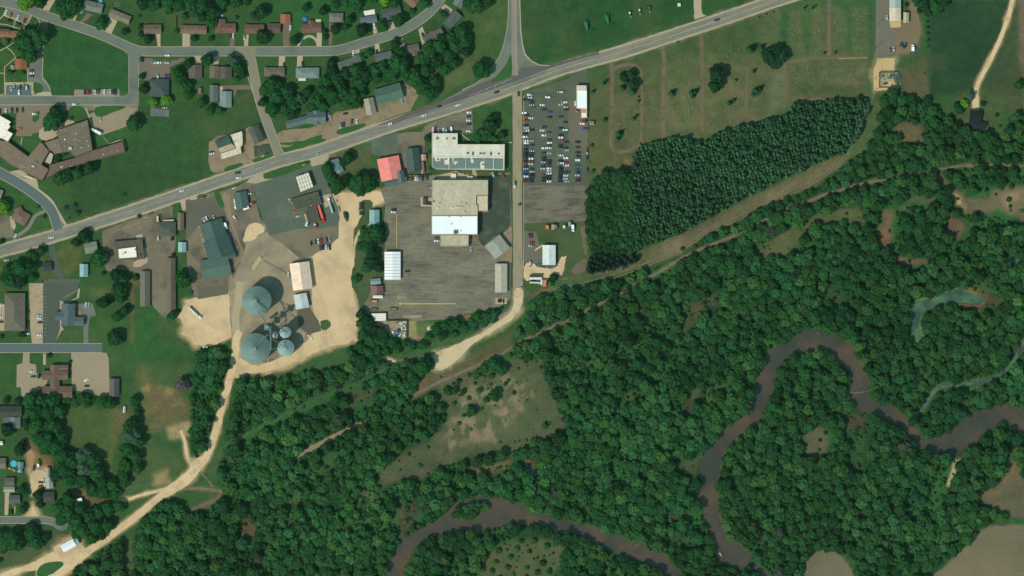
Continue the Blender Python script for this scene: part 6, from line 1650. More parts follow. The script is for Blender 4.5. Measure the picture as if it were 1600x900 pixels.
# ---------------------------------------------------------------- lorries, trailers and machines
def wheels(th, xs, ys, r=.5, w=.3, z=None):
    m = MB(); m.tube((0, -w / 2, 0), (0, w / 2, 0), r, n=14)
    me = m.mesh('wheel', TYRE)
    for x in xs:
        for y in ys:
            obj('wheel', me, th, (x, y, z or r))
def lorry(label, tile, x0, y0, x1, y1, box=(230, 228, 220), cabc=(220, 220, 216), tank=False, w=2.5, cat='truck', has_cab=True, open_top=False, z=.2, name='semi_truck'):
    """(x0,y0) tail, (x1,y1) nose"""
    a, b = pt(tile, x0, y0), pt(tile, x1, y1)
    L = math.hypot(b[0] - a[0], b[1] - a[1]); rz = math.atan2(b[1] - a[1], b[0] - a[0])
    th = obj(name, None, None, ((a[0] + b[0]) / 2, (a[1] + b[1]) / 2, z), rz); tag(th, label, cat)
    LM.append((th.location.x, th.location.y, label.split(' beside')[0].split(' on ')[0].split(' in ')[0][:40])) if False else None
    bm_ = plain("box_%d_%d_%d" % box, C(*box), .45)
    cl = 3.2 if has_cab and L > 7 else (2.0 if has_cab else 0)
    bl = L - cl - (.5 if has_cab else 0)
    bx = -L / 2 + bl / 2
    m = MB(); m.box(bx, 0, .75, bl, w * .5, .35); m.box(0, 0, .6, L * .9, .8, .2)
    obj('chassis', m.mesh('chassis', plain('chassis_dark', C(44, 44, 44))), th)
    m = MB()
    if tank:
        m.tube((-L / 2, 0, 2.1), (-L / 2 + bl, 0, 2.1), 1.05, n=18)
        obj('tank', m.mesh('tank', plain("tank_steel", C(196, 198, 192), .35, .55)), th)
        m = MB(); m.box(bx, .35, 3.1, bl * .9, .12, .14); m.box(bx, -.35, 3.1, bl * .9, .12, .14)
        for k in range(4):
            m.box(-L / 2 + bl * (k + .5) / 4, 0, 3.1, .7, .7, .18)
        obj('walkway', m.mesh('walkway', METALV), th)
    elif open_top:
        for sy in (-1, 1):
            m.box(bx, sy * (w / 2 - .06), 1.1, bl, .12, 1.9)
        m.box(-L / 2 + .06, 0, 1.1, .12, w, 1.9); m.box(-L / 2 + bl - .06, 0, 1.1, .12, w, 1.9); m.box(bx, 0, 1.1, bl, w, .15)
        obj('tipper_body', m.mesh('tipper_body', bm_), th)
        m = MB(); m.box(bx, 0, 2.75, bl * .97, w * .62, .16)
        obj('tarp', m.mesh('tarp', plain('tarp_red', C(232, 104, 84))), th)
    else:
        m.box(bx, 0, 1.1, bl, w, 2.7)
        obj('cargo_box', m.mesh('cargo_box', bm_), th)
    if has_cab:
        m = MB(); cx = L / 2 - cl / 2
        m.box(cx - cl * .18, 0, .7, cl * .62, w * .92, 2.1, taper=.94); m.box(cx + cl * .32, 0, .7, cl * .36, w * .8, 1.05)
        cb = obj('cab', m.mesh('cab', plain("cab_%d_%d_%d" % cabc, C(*cabc), .4)), th)
        m = MB(); m.box(cx + cl * .14, 0, 1.9, .06, w * .78, .8)
        obj('windscreen', m.mesh('windscreen', CGLASS), cb)
    wheels(th, [-L / 2 + 1.0, -L / 2 + 2.2] + ([L / 2 - 1.2] if has_cab else []), (-w / 2 + .2, w / 2 - .2))
    return th
lorry('red tipper semi with a salmon tarp beside the dark station annex', 'E3', 575, 205, 662, 480, (150, 34, 34), (176, 50, 44), open_top=True, w=3.2)
lorry('long silver tanker semi parked on the petrol station concrete', 'E3', 800, 325, 725, 85, tank=True, cabc=(232, 232, 230))
lorry('silver tanker semi parked alone on the sandy apron', 'a3', 1183, 120, 1258, 192, tank=True, cabc=(226, 228, 228))
lorry('white box lorry at the corner of the school gym', 'H3', 1148, 285, 1030, 225, (232, 228, 216), (210, 210, 200))
lorry('white box lorry beside the large dark green store', 'E2', 708, 785, 748, 880, (248, 244, 234), (220, 214, 200))
lorry('white cargo trailer on the south side of the teal shop', 'E2', 1005, 570, 1088, 535, (246, 242, 230), has_cab=False, cat='trailer', name='cargo_trailer')
lorry('white motorhome at the far end of the substation yard', 'S1', 860, 800, 860, 695, (250, 250, 248), (236, 236, 236), cat='motorhome', name='motorhome')
lorry('white motorhome in a brown yard among the big trees', 'a4', 482, 428, 514, 420, (244, 244, 242), has_cab=False, w=3, cat='motorhome', name='motorhome')
lorry('white pickup camper near the pool shed drive', 'R2', 600, 345, 605, 395, (236, 236, 230), has_cab=False, w=1.8, cat='trailer', name='camper')
lorry('white delivery truck at the north end of the gravel yard', 'c2', 378, 505, 382, 548, (236, 236, 232), (226, 226, 224))
lorry('grey box truck nose to tail with the white delivery truck', 'c2', 360, 514, 360, 488, (140, 148, 146), has_cab=False, cat='trailer', name='cargo_trailer')
lorry('orange box trailer in the gravel yard north of the workshop', 'c2', 220, 532, 220, 508, (216, 116, 80), has_cab=False, w=2.8, cat='trailer', name='cargo_trailer')
lorry('tan box trailer east of the orange trailer', 'c2', 256, 535, 256, 504, (172, 148, 118), has_cab=False, w=2.8, cat='trailer', name='cargo_trailer')
lorry('small brown trailer tucked beside the tan box trailer', 'c2', 274, 528, 274, 506, (124, 112, 92), has_cab=False, w=2.0, cat='trailer', name='cargo_trailer')
lorry('small cream trailer between the brown and the grey trailers', 'c2', 325, 527, 325, 508, (216, 206, 188), has_cab=False, w=2.2, cat='trailer', name='cargo_trailer')
lorry('pale green boat trailer on the side road', 'c2', 44, 392, 38, 376, (90, 122, 88), has_cab=False, w=1.6, cat='trailer', name='cargo_trailer')
lorry('white flatbed truck west of the station annex', 'E3', 385, 535, 400, 465, (196, 206, 210), (236, 240, 240))
lorry('red tow truck south of the dark station annex', 'E3', 525, 565, 520, 490, (180, 60, 52), (220, 210, 206))
lorry('orange dumpster truck east of the teal shop', 'E2', 1110, 495, 1180, 465, (202, 104, 66), (150, 70, 50), cat='truck')
lorry('red and white truck south of the white sales office', 'L1', 1020, 675, 1022, 600, (150, 50, 44), (176, 60, 50), w=3.4)
lorry('orange forklift at the west side of the white sales office', 'L1', 912, 505, 880, 450, (216, 120, 80), (200, 96, 60), w=1.8, cat='forklift', name='forklift')
lorry('pink-topped cab trailer at the end of the dump truck row', 'Q', 303, 885, 303, 825, (206, 120, 108), has_cab=False, w=3.6, cat='trailer', name='cargo_trailer')
lorry('white box next to the pink-topped trailer', 'Q', 280, 870, 280, 822, (226, 214, 200), has_cab=False, w=2.4, cat='trailer', name='cargo_trailer')
lorry('pale grey flatbed trailer below the row of white trucks', 'Q', 165, 848, 268, 852, (186, 186, 172), has_cab=False, w=1.6, cat='trailer', name='flatbed_trailer')
for k in range(5):
    lorry('white truck cab, number %s from the west in the row above the flatbed' % ['one', 'two', 'three', 'four', 'five'][k], 'Q', 176 + k * 23, 780, 178 + k * 23, 820, (60, 66, 60), (240, 240, 236), w=2.2)['group'] = 'row of short trucks in the sandy yard'
def container(label, tile, cx, cy, L, w, rgb, rz=0, h=1.5, name='dumpster', cat='dumpster', fill=(60, 50, 44)):
    X, Y = pt(tile, cx, cy)
    th = obj(name, None, None, (X, Y, .15), math.radians(rz)); tag(th, label, cat)
    m = MB(); t = .14
    for s_ in (-1, 1):
        m.box(0, s_ * (w / 2 - t / 2), 0, L, t, h); m.box(s_ * (L / 2 - t / 2), 0, 0, t, w - 2 * t, h)
    m.box(0, 0, 0, L - .3, w - .3, .2)
    obj('shell', m.mesh('shell', plain("shell_%d_%d_%d" % rgb, C(*rgb))), th)
    m = MB(); m.box(0, 0, .2, L - .35, w - .35, h * .45, taper=.8)
    obj('load', m.mesh('load', plain("load_%d_%d_%d" % fill, C(*fill), .9, 0, .3)), th)
container('rusty open skip below the white office trailer', 'J', 252, 210, 6.2, 2.4, (120, 84, 60), 3, fill=(200, 160, 124))
container('dark steel skip above the stepped white shed', 'J', 252, 330, 6.2, 2.4, (78, 62, 52), 0, fill=(110, 100, 84))
container('dark brown skip alone on the yard asphalt', 'J', 555, 327, 6.2, 2.6, (76, 56, 44), 0, fill=(136, 124, 96))
container('black bin against the store beside the pale canopy', 'E6', 1095, 820, 2.6, 3.6, (40, 44, 42), 0, fill=(30, 30, 30))
for i, (x, y) in enumerate(((242, 490), (290, 530), (325, 535))):
    container('dark steel tank box on the concrete pad, %s' % ('western', 'middle', 'eastern')[i], 'E4', x, y, (3.6, 2.4, 1.8)[i], (6.8, 2.4, 2.2)[i], (74, 88, 80), 0, h=2.2, name='tank_box', cat='tank', fill=(66, 80, 74))

# field machines
GREEN = plain("machine_green", C(44, 112, 66), .45)
YEL = plain("machine_yellow", C(206, 180, 60), .5)
def combine(label, x, y, rz):
    X, Y = pt('E7', x, y)
    th = obj('combine_harvester', None, None, (X, Y, 0), math.radians(rz)); tag(th, label, 'combine', 'combines lined up in the northern field')
    m = MB(); m.box(-.8, 0, 1.0, 6.2, 3.0, 2.3, taper=.9); m.box(-2.4, 0, 3.2, 2.4, 2.2, .7, taper=.8); m.box(-4.2, 0, 1.2, 1.2, 2.0, 1.2, taper=.8)
    obj('body', m.mesh('body', GREEN), th)
    m = MB(); m.box(2.2, 0, 1.8, 1.6, 2.1, 1.9, taper=.88); c_ = obj('cab', m.mesh('cab', CGLASS), th)
    m = MB(); m.box(2.1, 0, 3.68, 1.8, 2.2, .14); obj('cab_roof', m.mesh('cab_roof', GREEN), c_)
    m = MB(); m.box(3.6, 0, .9, 2.2, 1.3, .9)
    obj('feeder', m.mesh('feeder', GREEN), th)
    m = MB(); m.box(4.9, 0, .3, .7, 9.6, 1.0); m.tube((5.5, -4.7, .8), (5.5, 4.7, .8), .45, n=8); m.box(5.6, -4.8, .2, 1.6, .12, 1.0); m.box(5.6, 4.8, .2, 1.6, .12, 1.0)
    obj('header', m.mesh('header', plain("header_green", C(30, 74, 50), .5)), th)
    m = MB(); m.tube((-.5, 1.5, 3.3), (-4.6, 2.4, 3.4), .2); obj('unloading_auger', m.mesh('unloading_auger', GREEN), th)
    wheels(th, [1.8], (-1.7, 1.7), .95, .7); wheels(th, [-2.8], (-1.3, 1.3), .6, .45)
combine('green combine harvester with a wide header, western of the pair', 158, 400, -75)
combine('green combine harvester with a wide header, eastern of the pair', 482, 300, -75)
def tractor(label, x, y, rz, white=False):
    X, Y = pt('E7', x, y)
    th = obj('tractor', None, None, (X, Y, 0), math.radians(rz)); tag(th, label, 'tractor', 'tractors lined up in the northern field')
    m = MB(); m.box(1.2, 0, 1.0, 2.6, 1.1, 1.0, taper=.85); m.box(-.8, 0, .8, 2.2, 1.0, .8); m.box(-1.3, -1.05, 1.7, 1.6, .5, .15); m.box(-1.3, 1.05, 1.7, 1.6, .5, .15)
    obj('body', m.mesh('body', GREEN), th)
    m = MB(); m.box(-.7, 0, 1.6, 1.7, 1.5, 1.4, taper=.9); c_ = obj('cab', m.mesh('cab', CGLASS), th)
    m = MB(); m.box(-.7, 0, 3.0, 1.9, 1.6, .15); obj('cab_roof', m.mesh('cab_roof', plain('tractor_roof', C(196, 204, 196)) if white else GREEN), c_)
    m = MB(); m.box(3.2, 0, .5, .9, 2.2, .5); m.tube((1.2, .6, 1.4), (3, .6, .7), .1); m.tube((1.2, -.6, 1.4), (3, -.6, .7), .1)
    obj('loader', m.mesh('loader', plain('loader_grey', C(120, 124, 120))), th)
    wheels(th, [-1.2], (-1.5, 1.5, -1.05, 1.05), .95, .45); wheels(th, [1.8], (-.95, .95), .6, .35)
tractor('tractor with a pale cab roof, western of the three', 840, 215, -75, True)
tractor('tractor with a grey hood, middle of the three', 992, 170, -78, True)
tractor('dark green tractor with a loader, eastern of the three', 1145, 135, -80)
# pool, barrels, junk, tanks, substation
def disc(name, label, cat, tile, x, y, r, h, rim, fillm, n=28):
    X, Y = pt(tile, x, y)
    th = obj(name, None, None, (X, Y, 0)); tag(th, label, cat)
    vs, fs = [], []
    for rr, z in ((r, 0), (r, h), (r - .15, h), (r - .15, .2)):
        vs += [(rr * math.cos(2 * math.pi * k / n), rr * math.sin(2 * math.pi * k / n), z) for k in range(n)]
    for i in range(3):
        fs += [(i * n + k, i * n + (k + 1) % n, (i + 1) * n + (k + 1) % n, (i + 1) * n + k) for k in range(n)]
    obj('rim', mesh('rim', vs, fs, rim), th)
    obj('water', mesh('water', [((r - .15) * math.cos(2 * math.pi * k / n), (r - .15) * math.sin(2 * math.pi * k / n), h * .85) for k in range(n)], [tuple(range(n))], fillm), th)
    return th
poolm = plain("pool_water", C(60, 176, 200), .1)
disc('swimming_pool', 'round turquoise pool between the taupe house and a shed', 'pool', 'R2', 216, 345, 3.0, 1.2, plain('pool_rim', C(150, 190, 200)), poolm)
disc('swimming_pool', 'small blue round pool behind the loop-driveway house', 'pool', 'b1', 305, 121, 2.2, 1.1, plain('pool_rim_blue', C(60, 110, 160)), plain("pool_blue", C(50, 120, 180), .1))
disc('swimming_pool', 'small light blue pool beside the L-shaped brown house', 'pool', 'a1', 1385, 97, 1.5, .9, plain('pool_rim', C(150, 190, 200)), plain("pool_light", C(120, 180, 200), .1))
disc('swimming_pool', 'tiny blue wading pool behind the maple-shaded grey house', 'pool', 'a1', 628, 12, 1.8, .8, plain('pool_rim', C(150, 190, 200)), poolm)
disc('fire_pit', 'pale round fire pit on a lawn behind the taupe house', 'fire pit', 'a1', 733, 27, 2.0, .4, plain('pit_stone', C(170, 166, 156)), plain('pit_ash', C(70, 68, 64)))
barrel_m = MB(); barrel_m.tube((0, 0, 0), (0, 0, 1.1), .42, n=12); barrel_m.tube((0, 0, 1.1), (0, 0, 1.14), .36, n=12)
bms = [barrel_m.mesh('barrel', plain('barrel_blue', C(70, 120, 146), .5)), None]
b2_ = MB(); b2_.tube((0, 0, 0), (0, 0, 1.1), .42, n=12)
bms[1] = b2_.mesh('barrel', plain('barrel_grey', C(150, 164, 166), .5))
for k in range(34):
    x, y = (rng.uniform(236, 282), rng.uniform(650, 695)) if k < 14 else (rng.uniform(285, 402), rng.uniform(692, 712))
    X, Y = pt('Q', x, y)
    o = obj('barrel', bms[k % 3 == 0], None, (X, Y, .15)); w_ = 'grey' if k % 3 == 0 else 'blue'
    tag(o, ('%s barrel in the cluster west of the blue-barrel workshop' if k < 14 else '%s barrel in the row south of the blue-barrel workshop') % w_, 'barrel', 'barrels around the workshop')
junk = [(540, 690, 3.0, 3.0, (216, 220, 214), 'pale square box'), (560, 745, 3.2, 3.0, (150, 190, 196), 'light blue crate'), (640, 750, 3.2, 2.6, (232, 230, 220), 'white crate'), (715, 740, 3.0, 3.2, (190, 214, 214), 'pale blue crate'),
        (493, 740, 2.2, 5.4, (206, 184, 160), 'tan upright pallet'), (425, 782, 4.2, 3.0, (140, 184, 196), 'blue boat cover')]
for x, y, a_, b_, rgb, lb in junk:
    X, Y = pt('J', x, y); m = MB(); m.box(0, 0, 0, a_ * .7, b_ * .7, 1.3, taper=.9); m.box(0, 0, 1.3, a_ * .5, b_ * .5, .3)
    tag(obj('scrap_crate', m.mesh('scrap_crate', plain("junk_%d_%d_%d" % rgb, C(*rgb))), None, (X, Y, .1), rng.uniform(-.3, .3)), lb + ' inside the junk yard', 'crate')
X, Y = pt('J', 618, 675); m = MB(); m.tube((0, 0, 0), (0, 0, 2.0), 2.2, 2.0, n=20); m.tube((0, 0, 2.0), (0, 0, 2.7), 2.0, .3, n=20)
tag(obj('water_tank', m.mesh('water_tank', plain('tank_blue', C(56, 78, 130), .5)), None, (X, Y, .1)), 'dark blue domed tank in the junk yard', 'tank')
sm = MB(); sm.box(0, 0, 0, 1.0, 1.0, .9); sm = sm.mesh('scrap_block', plain('scrap_white', C(206, 210, 202)))
sm2 = MB(); sm2.box(0, 0, 0, 1.0, 1.2, .8, .4); sm2 = sm2.mesh('scrap_block', plain('scrap_dark', C(86, 92, 84)))
for k in range(60):
    X, Y = pt('J', rng.uniform(645, 745), rng.uniform(530, 730))
    o = obj('scrap_block', sm if k % 3 else sm2, None, (X, Y, .1), rng.uniform(0, 3))
    s_ = rng.uniform(.6, 1.2); o.scale = (s_, s_, s_)
    tag(o, ('pale' if k % 3 else 'dark') + ' scrap block on the east side of the junk yard', 'scrap', 'scrap blocks heaped in the junk yard')
# rubble heaps and pad gear
for (s_, n_, rgb, lb) in (("b3 945,320 1065,312 1060,345 990,352", 150, (170, 136, 112), 'pinkish broken rubble south of the junk yard fence'), ("b3 1290,175 1345,165 1340,208 1290,200", 60, (176, 140, 108), 'tan rubble at the southern edge of the factory yard')):
    pl_ = P(s_); m = MB(); xs = [q_[0] for q_ in pl_]; ys = [q_[1] for q_ in pl_]
    for k in range(n_):
        q_ = rng.uniform(.3, 1.1); m.box(rng.uniform(min(xs), max(xs)), rng.uniform(min(ys), max(ys)), .1, q_, q_ * .7, q_ * .6, rng.uniform(0, 3), .6)
    o = obj('rubble', m.mesh('rubble', plain('rubble_%d' % n_, C(*rgb), .9, 0, .3))); o['kind'] = 'stuff'; o['label'] = lb
for i, (x, y, a_, b_) in enumerate(((1522, 80, 3.2, 3.0), (1545, 82, .9, 4.2))):
    container(('square', 'narrow')[i] + ' black tank on the concrete pad below the long pale warehouse', 'b3', x, y, a_, b_, (50, 50, 46), 0, 1.6, 'tank_box', 'tank', (40, 40, 38))
X, Y = pt('J', 1120, 640); m = MB(); m.tube((0, 0, 0), (0, 0, 1.6), 3.0, .6, n=18)
tag(obj('sand_pile', m.mesh('sand_pile', plain('pile_sand', C(206, 188, 150), .9)), None, (X, Y, 0)), 'small round pale sand pile on the grass south of the factory yard', 'sand pile')
# fences
def fence(label, pts_s, h=2.2, rgb=(96, 90, 78), close=False, solid=True, name='fence', t=.12):
    pts = P(pts_s)
    if close:
        pts = pts + [pts[0]]
    th = obj(name, None, None, (pts[0][0], pts[0][1], 0)); tag(th, label, 'fence')
    m = MB(); ox, oy = pts[0]
    pm_ = MB()
    for a, b in zip(pts[:-1], pts[1:]):
        L = math.hypot(b[0] - a[0], b[1] - a[1]); rz = math.atan2(b[1] - a[1], b[0] - a[0])
        if solid:
            m.box((a[0] + b[0]) / 2 - ox, (a[1] + b[1]) / 2 - oy, .1, L, t * .5, h - .1, rz)
        else:
            for zq in (.5, 1.2, h):
                m.box((a[0] + b[0]) / 2 - ox, (a[1] + b[1]) / 2 - oy, zq, L, t * .5, .06, rz)
        k = max(1, int(L / 3))
        for j in range(k + 1):
            pm_.box(a[0] + (b[0] - a[0]) * j / k - ox, a[1] + (b[1] - a[1]) * j / k - oy, 0, t, t, h + .1)
    obj('panel', m.mesh('panel', plain("fence_%d_%d_%d" % rgb, C(*rgb))), th)
    obj('post', pm_.mesh('post', plain("fence_%d_%d_%d" % rgb, C(*rgb))), th)['kind'] = 'stuff'
fence('tall dark board fence round the junk yard', 'J 440,505 765,505 762,775', 2.4, (82, 78, 66))
fence('dark chain fence enclosing the substation', 'S2 335,282 625,282 620,520 335,520', 2.4, (120, 112, 92), close=True)
fence('board fence between the barn yard and the cars', 'b2 925,195 1095,192', 2.2, (74, 70, 58)); fence('weathered back-garden fence east of the brown shed', 'a1 1102,100 1102,185', 2, (110, 100, 84))
fence('thin dark fence between the woods and the lawn strip', 'b1 935,418 1050,402', 2, (100, 80, 62)); fence('pale rail fence behind the white-awning house', 'b1 225,525 285,525', 1.2, (130, 124, 100), solid=False)
# substation gear
gear = obj('substation', None, None, (*pt('S2', 480, 400), .15)); tag(gear, 'dense steel substation frames and transformers inside the fence', 'substation')
g0 = pt('S2', 480, 400)
frm = MB()
for k in range(8):
    for j in range(5):
        x, y = -9 + k * 2.6, -1 + j * 1.9
        if rng.random() < .8:
            frm.tube((x, y, 0), (x, y, rng.uniform(3, 6)), .1, n=5)
for j in range(5):
    frm.box(0, -1 + j * 1.9, 4.2, 19, .22, .22)
for k in range(8):
    frm.box(-9 + k * 2.6, 2.8, 4.5, .2, 8, .2)
obj('steel_frame', frm.mesh('steel_frame', plain('gear_steel', C(120, 132, 130), .6, .3)), gear)
for k, (x, y, a_, b_) in enumerate(((6.5, 2.5, 3.2, 4.5), (7, -1.5, 2.6, 3), (-3.4, -3.8, 3.4, 1.6), (1, 2, 2.2, 2.2), (-6, 3, 1.6, 1.6), (3, 4.4, 3, 1.4))):
    m = MB(); m.box(x, y, 0, a_, b_, 2.2); m.tube((x, y, 2.2), (x, y, 3.2), .3)
    m.tube((x + a_ * .3, y, 2.2), (x + a_ * .3, y, 3.1), .22)
    obj('transformer', m.mesh('transformer', plain('transformer_grey', C(70, 86, 88), .6)), gear)
for k in range(20):
    m = MB(); x, y = rng.uniform(-10, 9), rng.uniform(-4, 6.5); m.tube((x, y, 0), (x, y, 2.4), .16, n=6); m.tube((x, y, 2.4), (x, y, 3), .26, n=6)
    obj('insulator', m.mesh('insulator', plain('insulator_pale', C(196, 204, 196))), gear)
# power poles and lines
WOODP = surf("pole_wood", C(96, 80, 62), .1, .15)
pole_m = MB(); pole_m.tube((0, 0, 0), (0, 0, 13), .2, .13, n=8)
pole_m = pole_m.mesh('mast', WOODP)
arm_m = MB(); arm_m.box(0, 0, 12.2, 4.6, .16, .18)
for x in (-2.1, 0, 2.1):
    arm_m.tube((x, 0, 12.3), (x, 0, 12.75), .08, n=5)
arm_m = arm_m.mesh('crossarm', WOODP)
poles = []
def pole(px, py, rz, grp='power poles along the line'):
    x, y = (px - 800) * S, (450 - py) * S
    th = obj('power_pole', None, None, (x, y, 0), math.radians(rz)); tag(th, '', 'power pole', grp)
    obj('mast', pole_m, th); obj('crossarm', arm_m, th)
    name_later(th, 'wooden power pole', x, y)
    return Vector((x, y, 12.6)), math.radians(rz)
def wires(name, label, pl):
    th = None
    for off in (-2.1, 0, 2.1):
        m = MB()
        for (a, ra), (b, rb) in zip(pl[:-1], pl[1:]):
            A = a + Vector((math.cos(ra), math.sin(ra), 0)) * off; B = b + Vector((math.cos(rb), math.sin(rb), 0)) * off
            n = 8; prev = A
            for k in range(1, n + 1):
                f = k / n; q_ = A.lerp(B, f); q_.z -= 2.2 * (1 - (2 * f - 1) ** 2)
                m.tube(prev, q_, .022, n=4); prev = q_
        if th is None:
            th = obj(name, None, None, (0, 0, 0)); tag(th, label, 'power line')
        obj('conductor', m.mesh('conductor', plain('conductor_alloy', C(190, 196, 190), .4, .3)), th)
pl = [pole(1366.5, 100, 90), pole(1367, 123.5, 90), pole(1366, 143, 90)]
plN = [pole(1367, -20, 0), pole(1366.5, 42, 0), pole(1367, 76, 0)] + pl[:1]
wires('power_line', 'power line along the west side of the substation', plN + pl[1:])
ln = [pl[2], pole(1318, 254, -55), pole(1215, 300, -65), pole(1102, 357, -65), pole(1000, 412, -65), pole(905, 437, -72), pole(820, 468, -72), pole(715, 525, -65), pole(622, 563, -66), pole(505, 615, -66), pole(395, 668, -60), pole(300, 740, -52), pole(190, 768, -50)]
wires('power_line', 'long power line crossing the woods from the substation to the sandy road', ln)
for x, y in ((190, 306), (313, 293), (250, 337), (470, 258), (650, 203), (1028, 50), (1131, 24), (830, 135), (475, 208), (1118, 52), (888, 123)):
    pole(x, y, 110 if x < 900 else 100, 'street poles beside the highway')
# pole signs and small highway bits
def sign(label, tile, x, y, w, rgb, h=6, rz=17):
    X, Y = pt(tile, x, y); th = obj('pole_sign', None, None, (X, Y, 0), math.radians(rz)); tag(th, label, 'sign')
    m = MB(); m.tube((0, 0, 0), (0, 0, h), .16); obj('post', m.mesh('post', METALV), th)
    m = MB(); m.box(0, 0, h - .4, w, .5, 2.0); obj('board', m.mesh('board', plain("sign_%d_%d_%d" % rgb, C(*rgb))), th)
sign('tan pole sign on the verge of the white-decked restaurant', 'E6', 690, 500, 4.5, (190, 160, 110), 7)
sign('white pole sign at the northwest corner of the teal shop', 'E2', 860, 245, 3.6, (226, 220, 206)); sign('small red and tan sign on the grass island by the grey lot', 'E2', 360, 405, 3.4, (190, 120, 96), 4)
sign('pale sign on the island in front of the long dark restaurant', 'E1', 1110, 640, 3.2, (206, 206, 200), 5); sign('pale sign beside the fuel station verge', 'b2', 300, 132, 3.0, (200, 190, 160), 6)
X, Y = pt('a2', 1450, 265)
# rooftop goods outside the teal shop, loose pallets of the shop yard
crate_me = MB(); crate_me.box(0, 0, 0, 1.3, 1.3, 1.2); crate_me.box(0, 0, 1.2, 1.1, 1.1, .15); crate_me = crate_me.mesh('goods_crate', plain('goods_white', C(224, 222, 210)))
crate_tan = MB(); crate_tan.box(0, 0, 0, 1.3, 1.2, 1.0); crate_tan.box(0, 0, 1.0, 1.0, 1.0, .2); crate_tan = crate_tan.mesh('goods_crate', plain('goods_tan', C(196, 170, 116)))
def goods(n, tile, a, b, spread, me, lab, grp):
    for k in range(n):
        f = rng.random(); X, Y = pt(tile, a[0] + (b[0] - a[0]) * f + rng.uniform(-spread, spread), a[1] + (b[1] - a[1]) * f + rng.uniform(-spread, spread) * .6)
        o = obj('goods_crate', me, None, (X, Y, .15), rng.uniform(0, 3)); q_ = rng.uniform(.6, 1.1); o.scale = (q_, q_, q_)
        tag(o, lab, 'crate', grp)
goods(14, 'a2', (1248, 510), (1300, 710), 8, crate_tan, 'tan pallet of goods along the west wall of the dark green store', 'tan pallets beside the dark green store')
goods(14, 'a2', (1262, 520), (1305, 705), 4, crate_me, 'white crate along the west wall of the dark green store', 'white crates beside the dark green store')
goods(8, 'E2', (845, 340), (890, 560), 5, crate_me, 'white crate along the west wall of the teal shop', 'white crates beside the teal shop')
goods(5, 'E2', (870, 520), (905, 580), 12, crate_me, 'white crate at the southwest corner of the teal shop', 'white crates at the teal shop corner')
goods(4, 'E2', (1060, 340), (1120, 322), 6, crate_me, 'white crate northeast of the teal shop', 'white crates northeast of the teal shop')
goods(18, 'E3', (100, 100), (250, 210), 40, crate_tan, 'tan pallet west of the olive station block', 'tan pallets of the petrol station')
goods(12, 'E3', (850, 90), (910, 320), 6, sm2, 'dark bollard stone along the sandy edge of the station', 'stones edging the petrol station')
goods(10, 'R2', (660, 590), (700, 690), 26, crate_me, 'white crate beside the long pale workshop', 'white crates of the long workshop')
goods(8, 'R2', (110, 400), (270, 460), 24, crate_tan, 'tan garden box south of the turquoise pool', 'garden boxes south of the pool')
goods(6, 'B2', (1210, 330), (1290, 400), 22, crate_me, 'pale crate on the sand east of the bins', 'crates east of the bins'); goods(7, 'B2', (480, 760), (660, 720), 18, sm2, 'dark block beside the southern big bin', 'dark blocks south of the bins')
goods(6, 'c4', (1290, 740), (1310, 770), 5, crate_tan, 'driftwood lump on the inner river bank', 'driftwood lumps')
# fallen trunks in the river
for i, (t_, x0, y0, x1, y1) in enumerate((('d3', 500, 655, 600, 650), ('d3', 540, 660, 640, 640), ('d3', 300, 275, 330, 300), ('b4', 970, 630, 1000, 612), ('c4', 1175, 180, 1190, 145), ('c4', 725, 680, 745, 665), ('c4', 770, 715, 800, 695), ('d4', 1500, 565, 1540, 545), ('d3', 1180, 835, 1220, 822))):
    a, b = pt(t_, x0, y0), pt(t_, x1, y1); m = MB(); m.tube((a[0], a[1], -.4), (b[0], b[1], -.1), .22, .12, n=7)
    mx_, my_ = (a[0] + b[0]) / 2, (a[1] + b[1]) / 2
    m.tube((mx_, my_, -.2), (mx_ + 1.4, my_ + 1.2, .3), .12, .05, n=5); m.tube((mx_ - 1, my_, -.2), (mx_ - 1.8, my_ - 1.2, .2), .1, .05, n=5)
    o = obj('fallen_trunk', m.mesh('fallen_trunk', plain('bleached_wood', C(140, 134, 118)))); tag(o, '', 'fallen trunk', 'bleached trunks in the river')
    o['label'] = ('bleached fallen trunk %s' % ['at the neck of the river bend', 'crossing the bend neck', 'on the north bend bank', 'at the lower river bank', 'on the outer bend', 'in the lower river', 'further down the lower river', 'by the ploughed field', 'by the east river'][i])
# ---------------------------------------------------------------- trees
LEAF = leafmat("leaves", .34)
NEEDLE = leafmat("needles", .08)
BARK = surf("bark", (0.09, 0.065, 0.045), .15, .2)
def ico(sub):
    t = (1 + 5 ** .5) / 2
    v = [(-1, t, 0), (1, t, 0), (-1, -t, 0), (1, -t, 0), (0, -1, t), (0, 1, t), (0, -1, -t), (0, 1, -t), (t, 0, -1), (t, 0, 1), (-t, 0, -1), (-t, 0, 1)]
    f = [(0, 11, 5), (0, 5, 1), (0, 1, 7), (0, 7, 10), (0, 10, 11), (1, 5, 9), (5, 11, 4), (11, 10, 2), (10, 7, 6), (7, 1, 8), (3, 9, 4), (3, 4, 2), (3, 2, 6), (3, 6, 8), (3, 8, 9), (4, 9, 5), (2, 4, 11), (6, 2, 10), (8, 6, 7), (9, 8, 1)]
    v = [np.array(p_) / np.linalg.norm(p_) for p_ in v]
    for _ in range(sub):
        cache, nf = {}, []
        def mid(a, b):
            k = (min(a, b), max(a, b))
            if k not in cache:
                m_ = v[a] + v[b]; v.append(m_ / np.linalg.norm(m_)); cache[k] = len(v) - 1
            return cache[k]
        for a, b, c in f:
            ab, bc, ca = mid(a, b), mid(b, c), mid(c, a)
            nf += [(a, ab, ca), (b, bc, ab), (c, ca, bc), (ab, bc, ca)]
        f = nf
    return np.array(v), np.array(f)
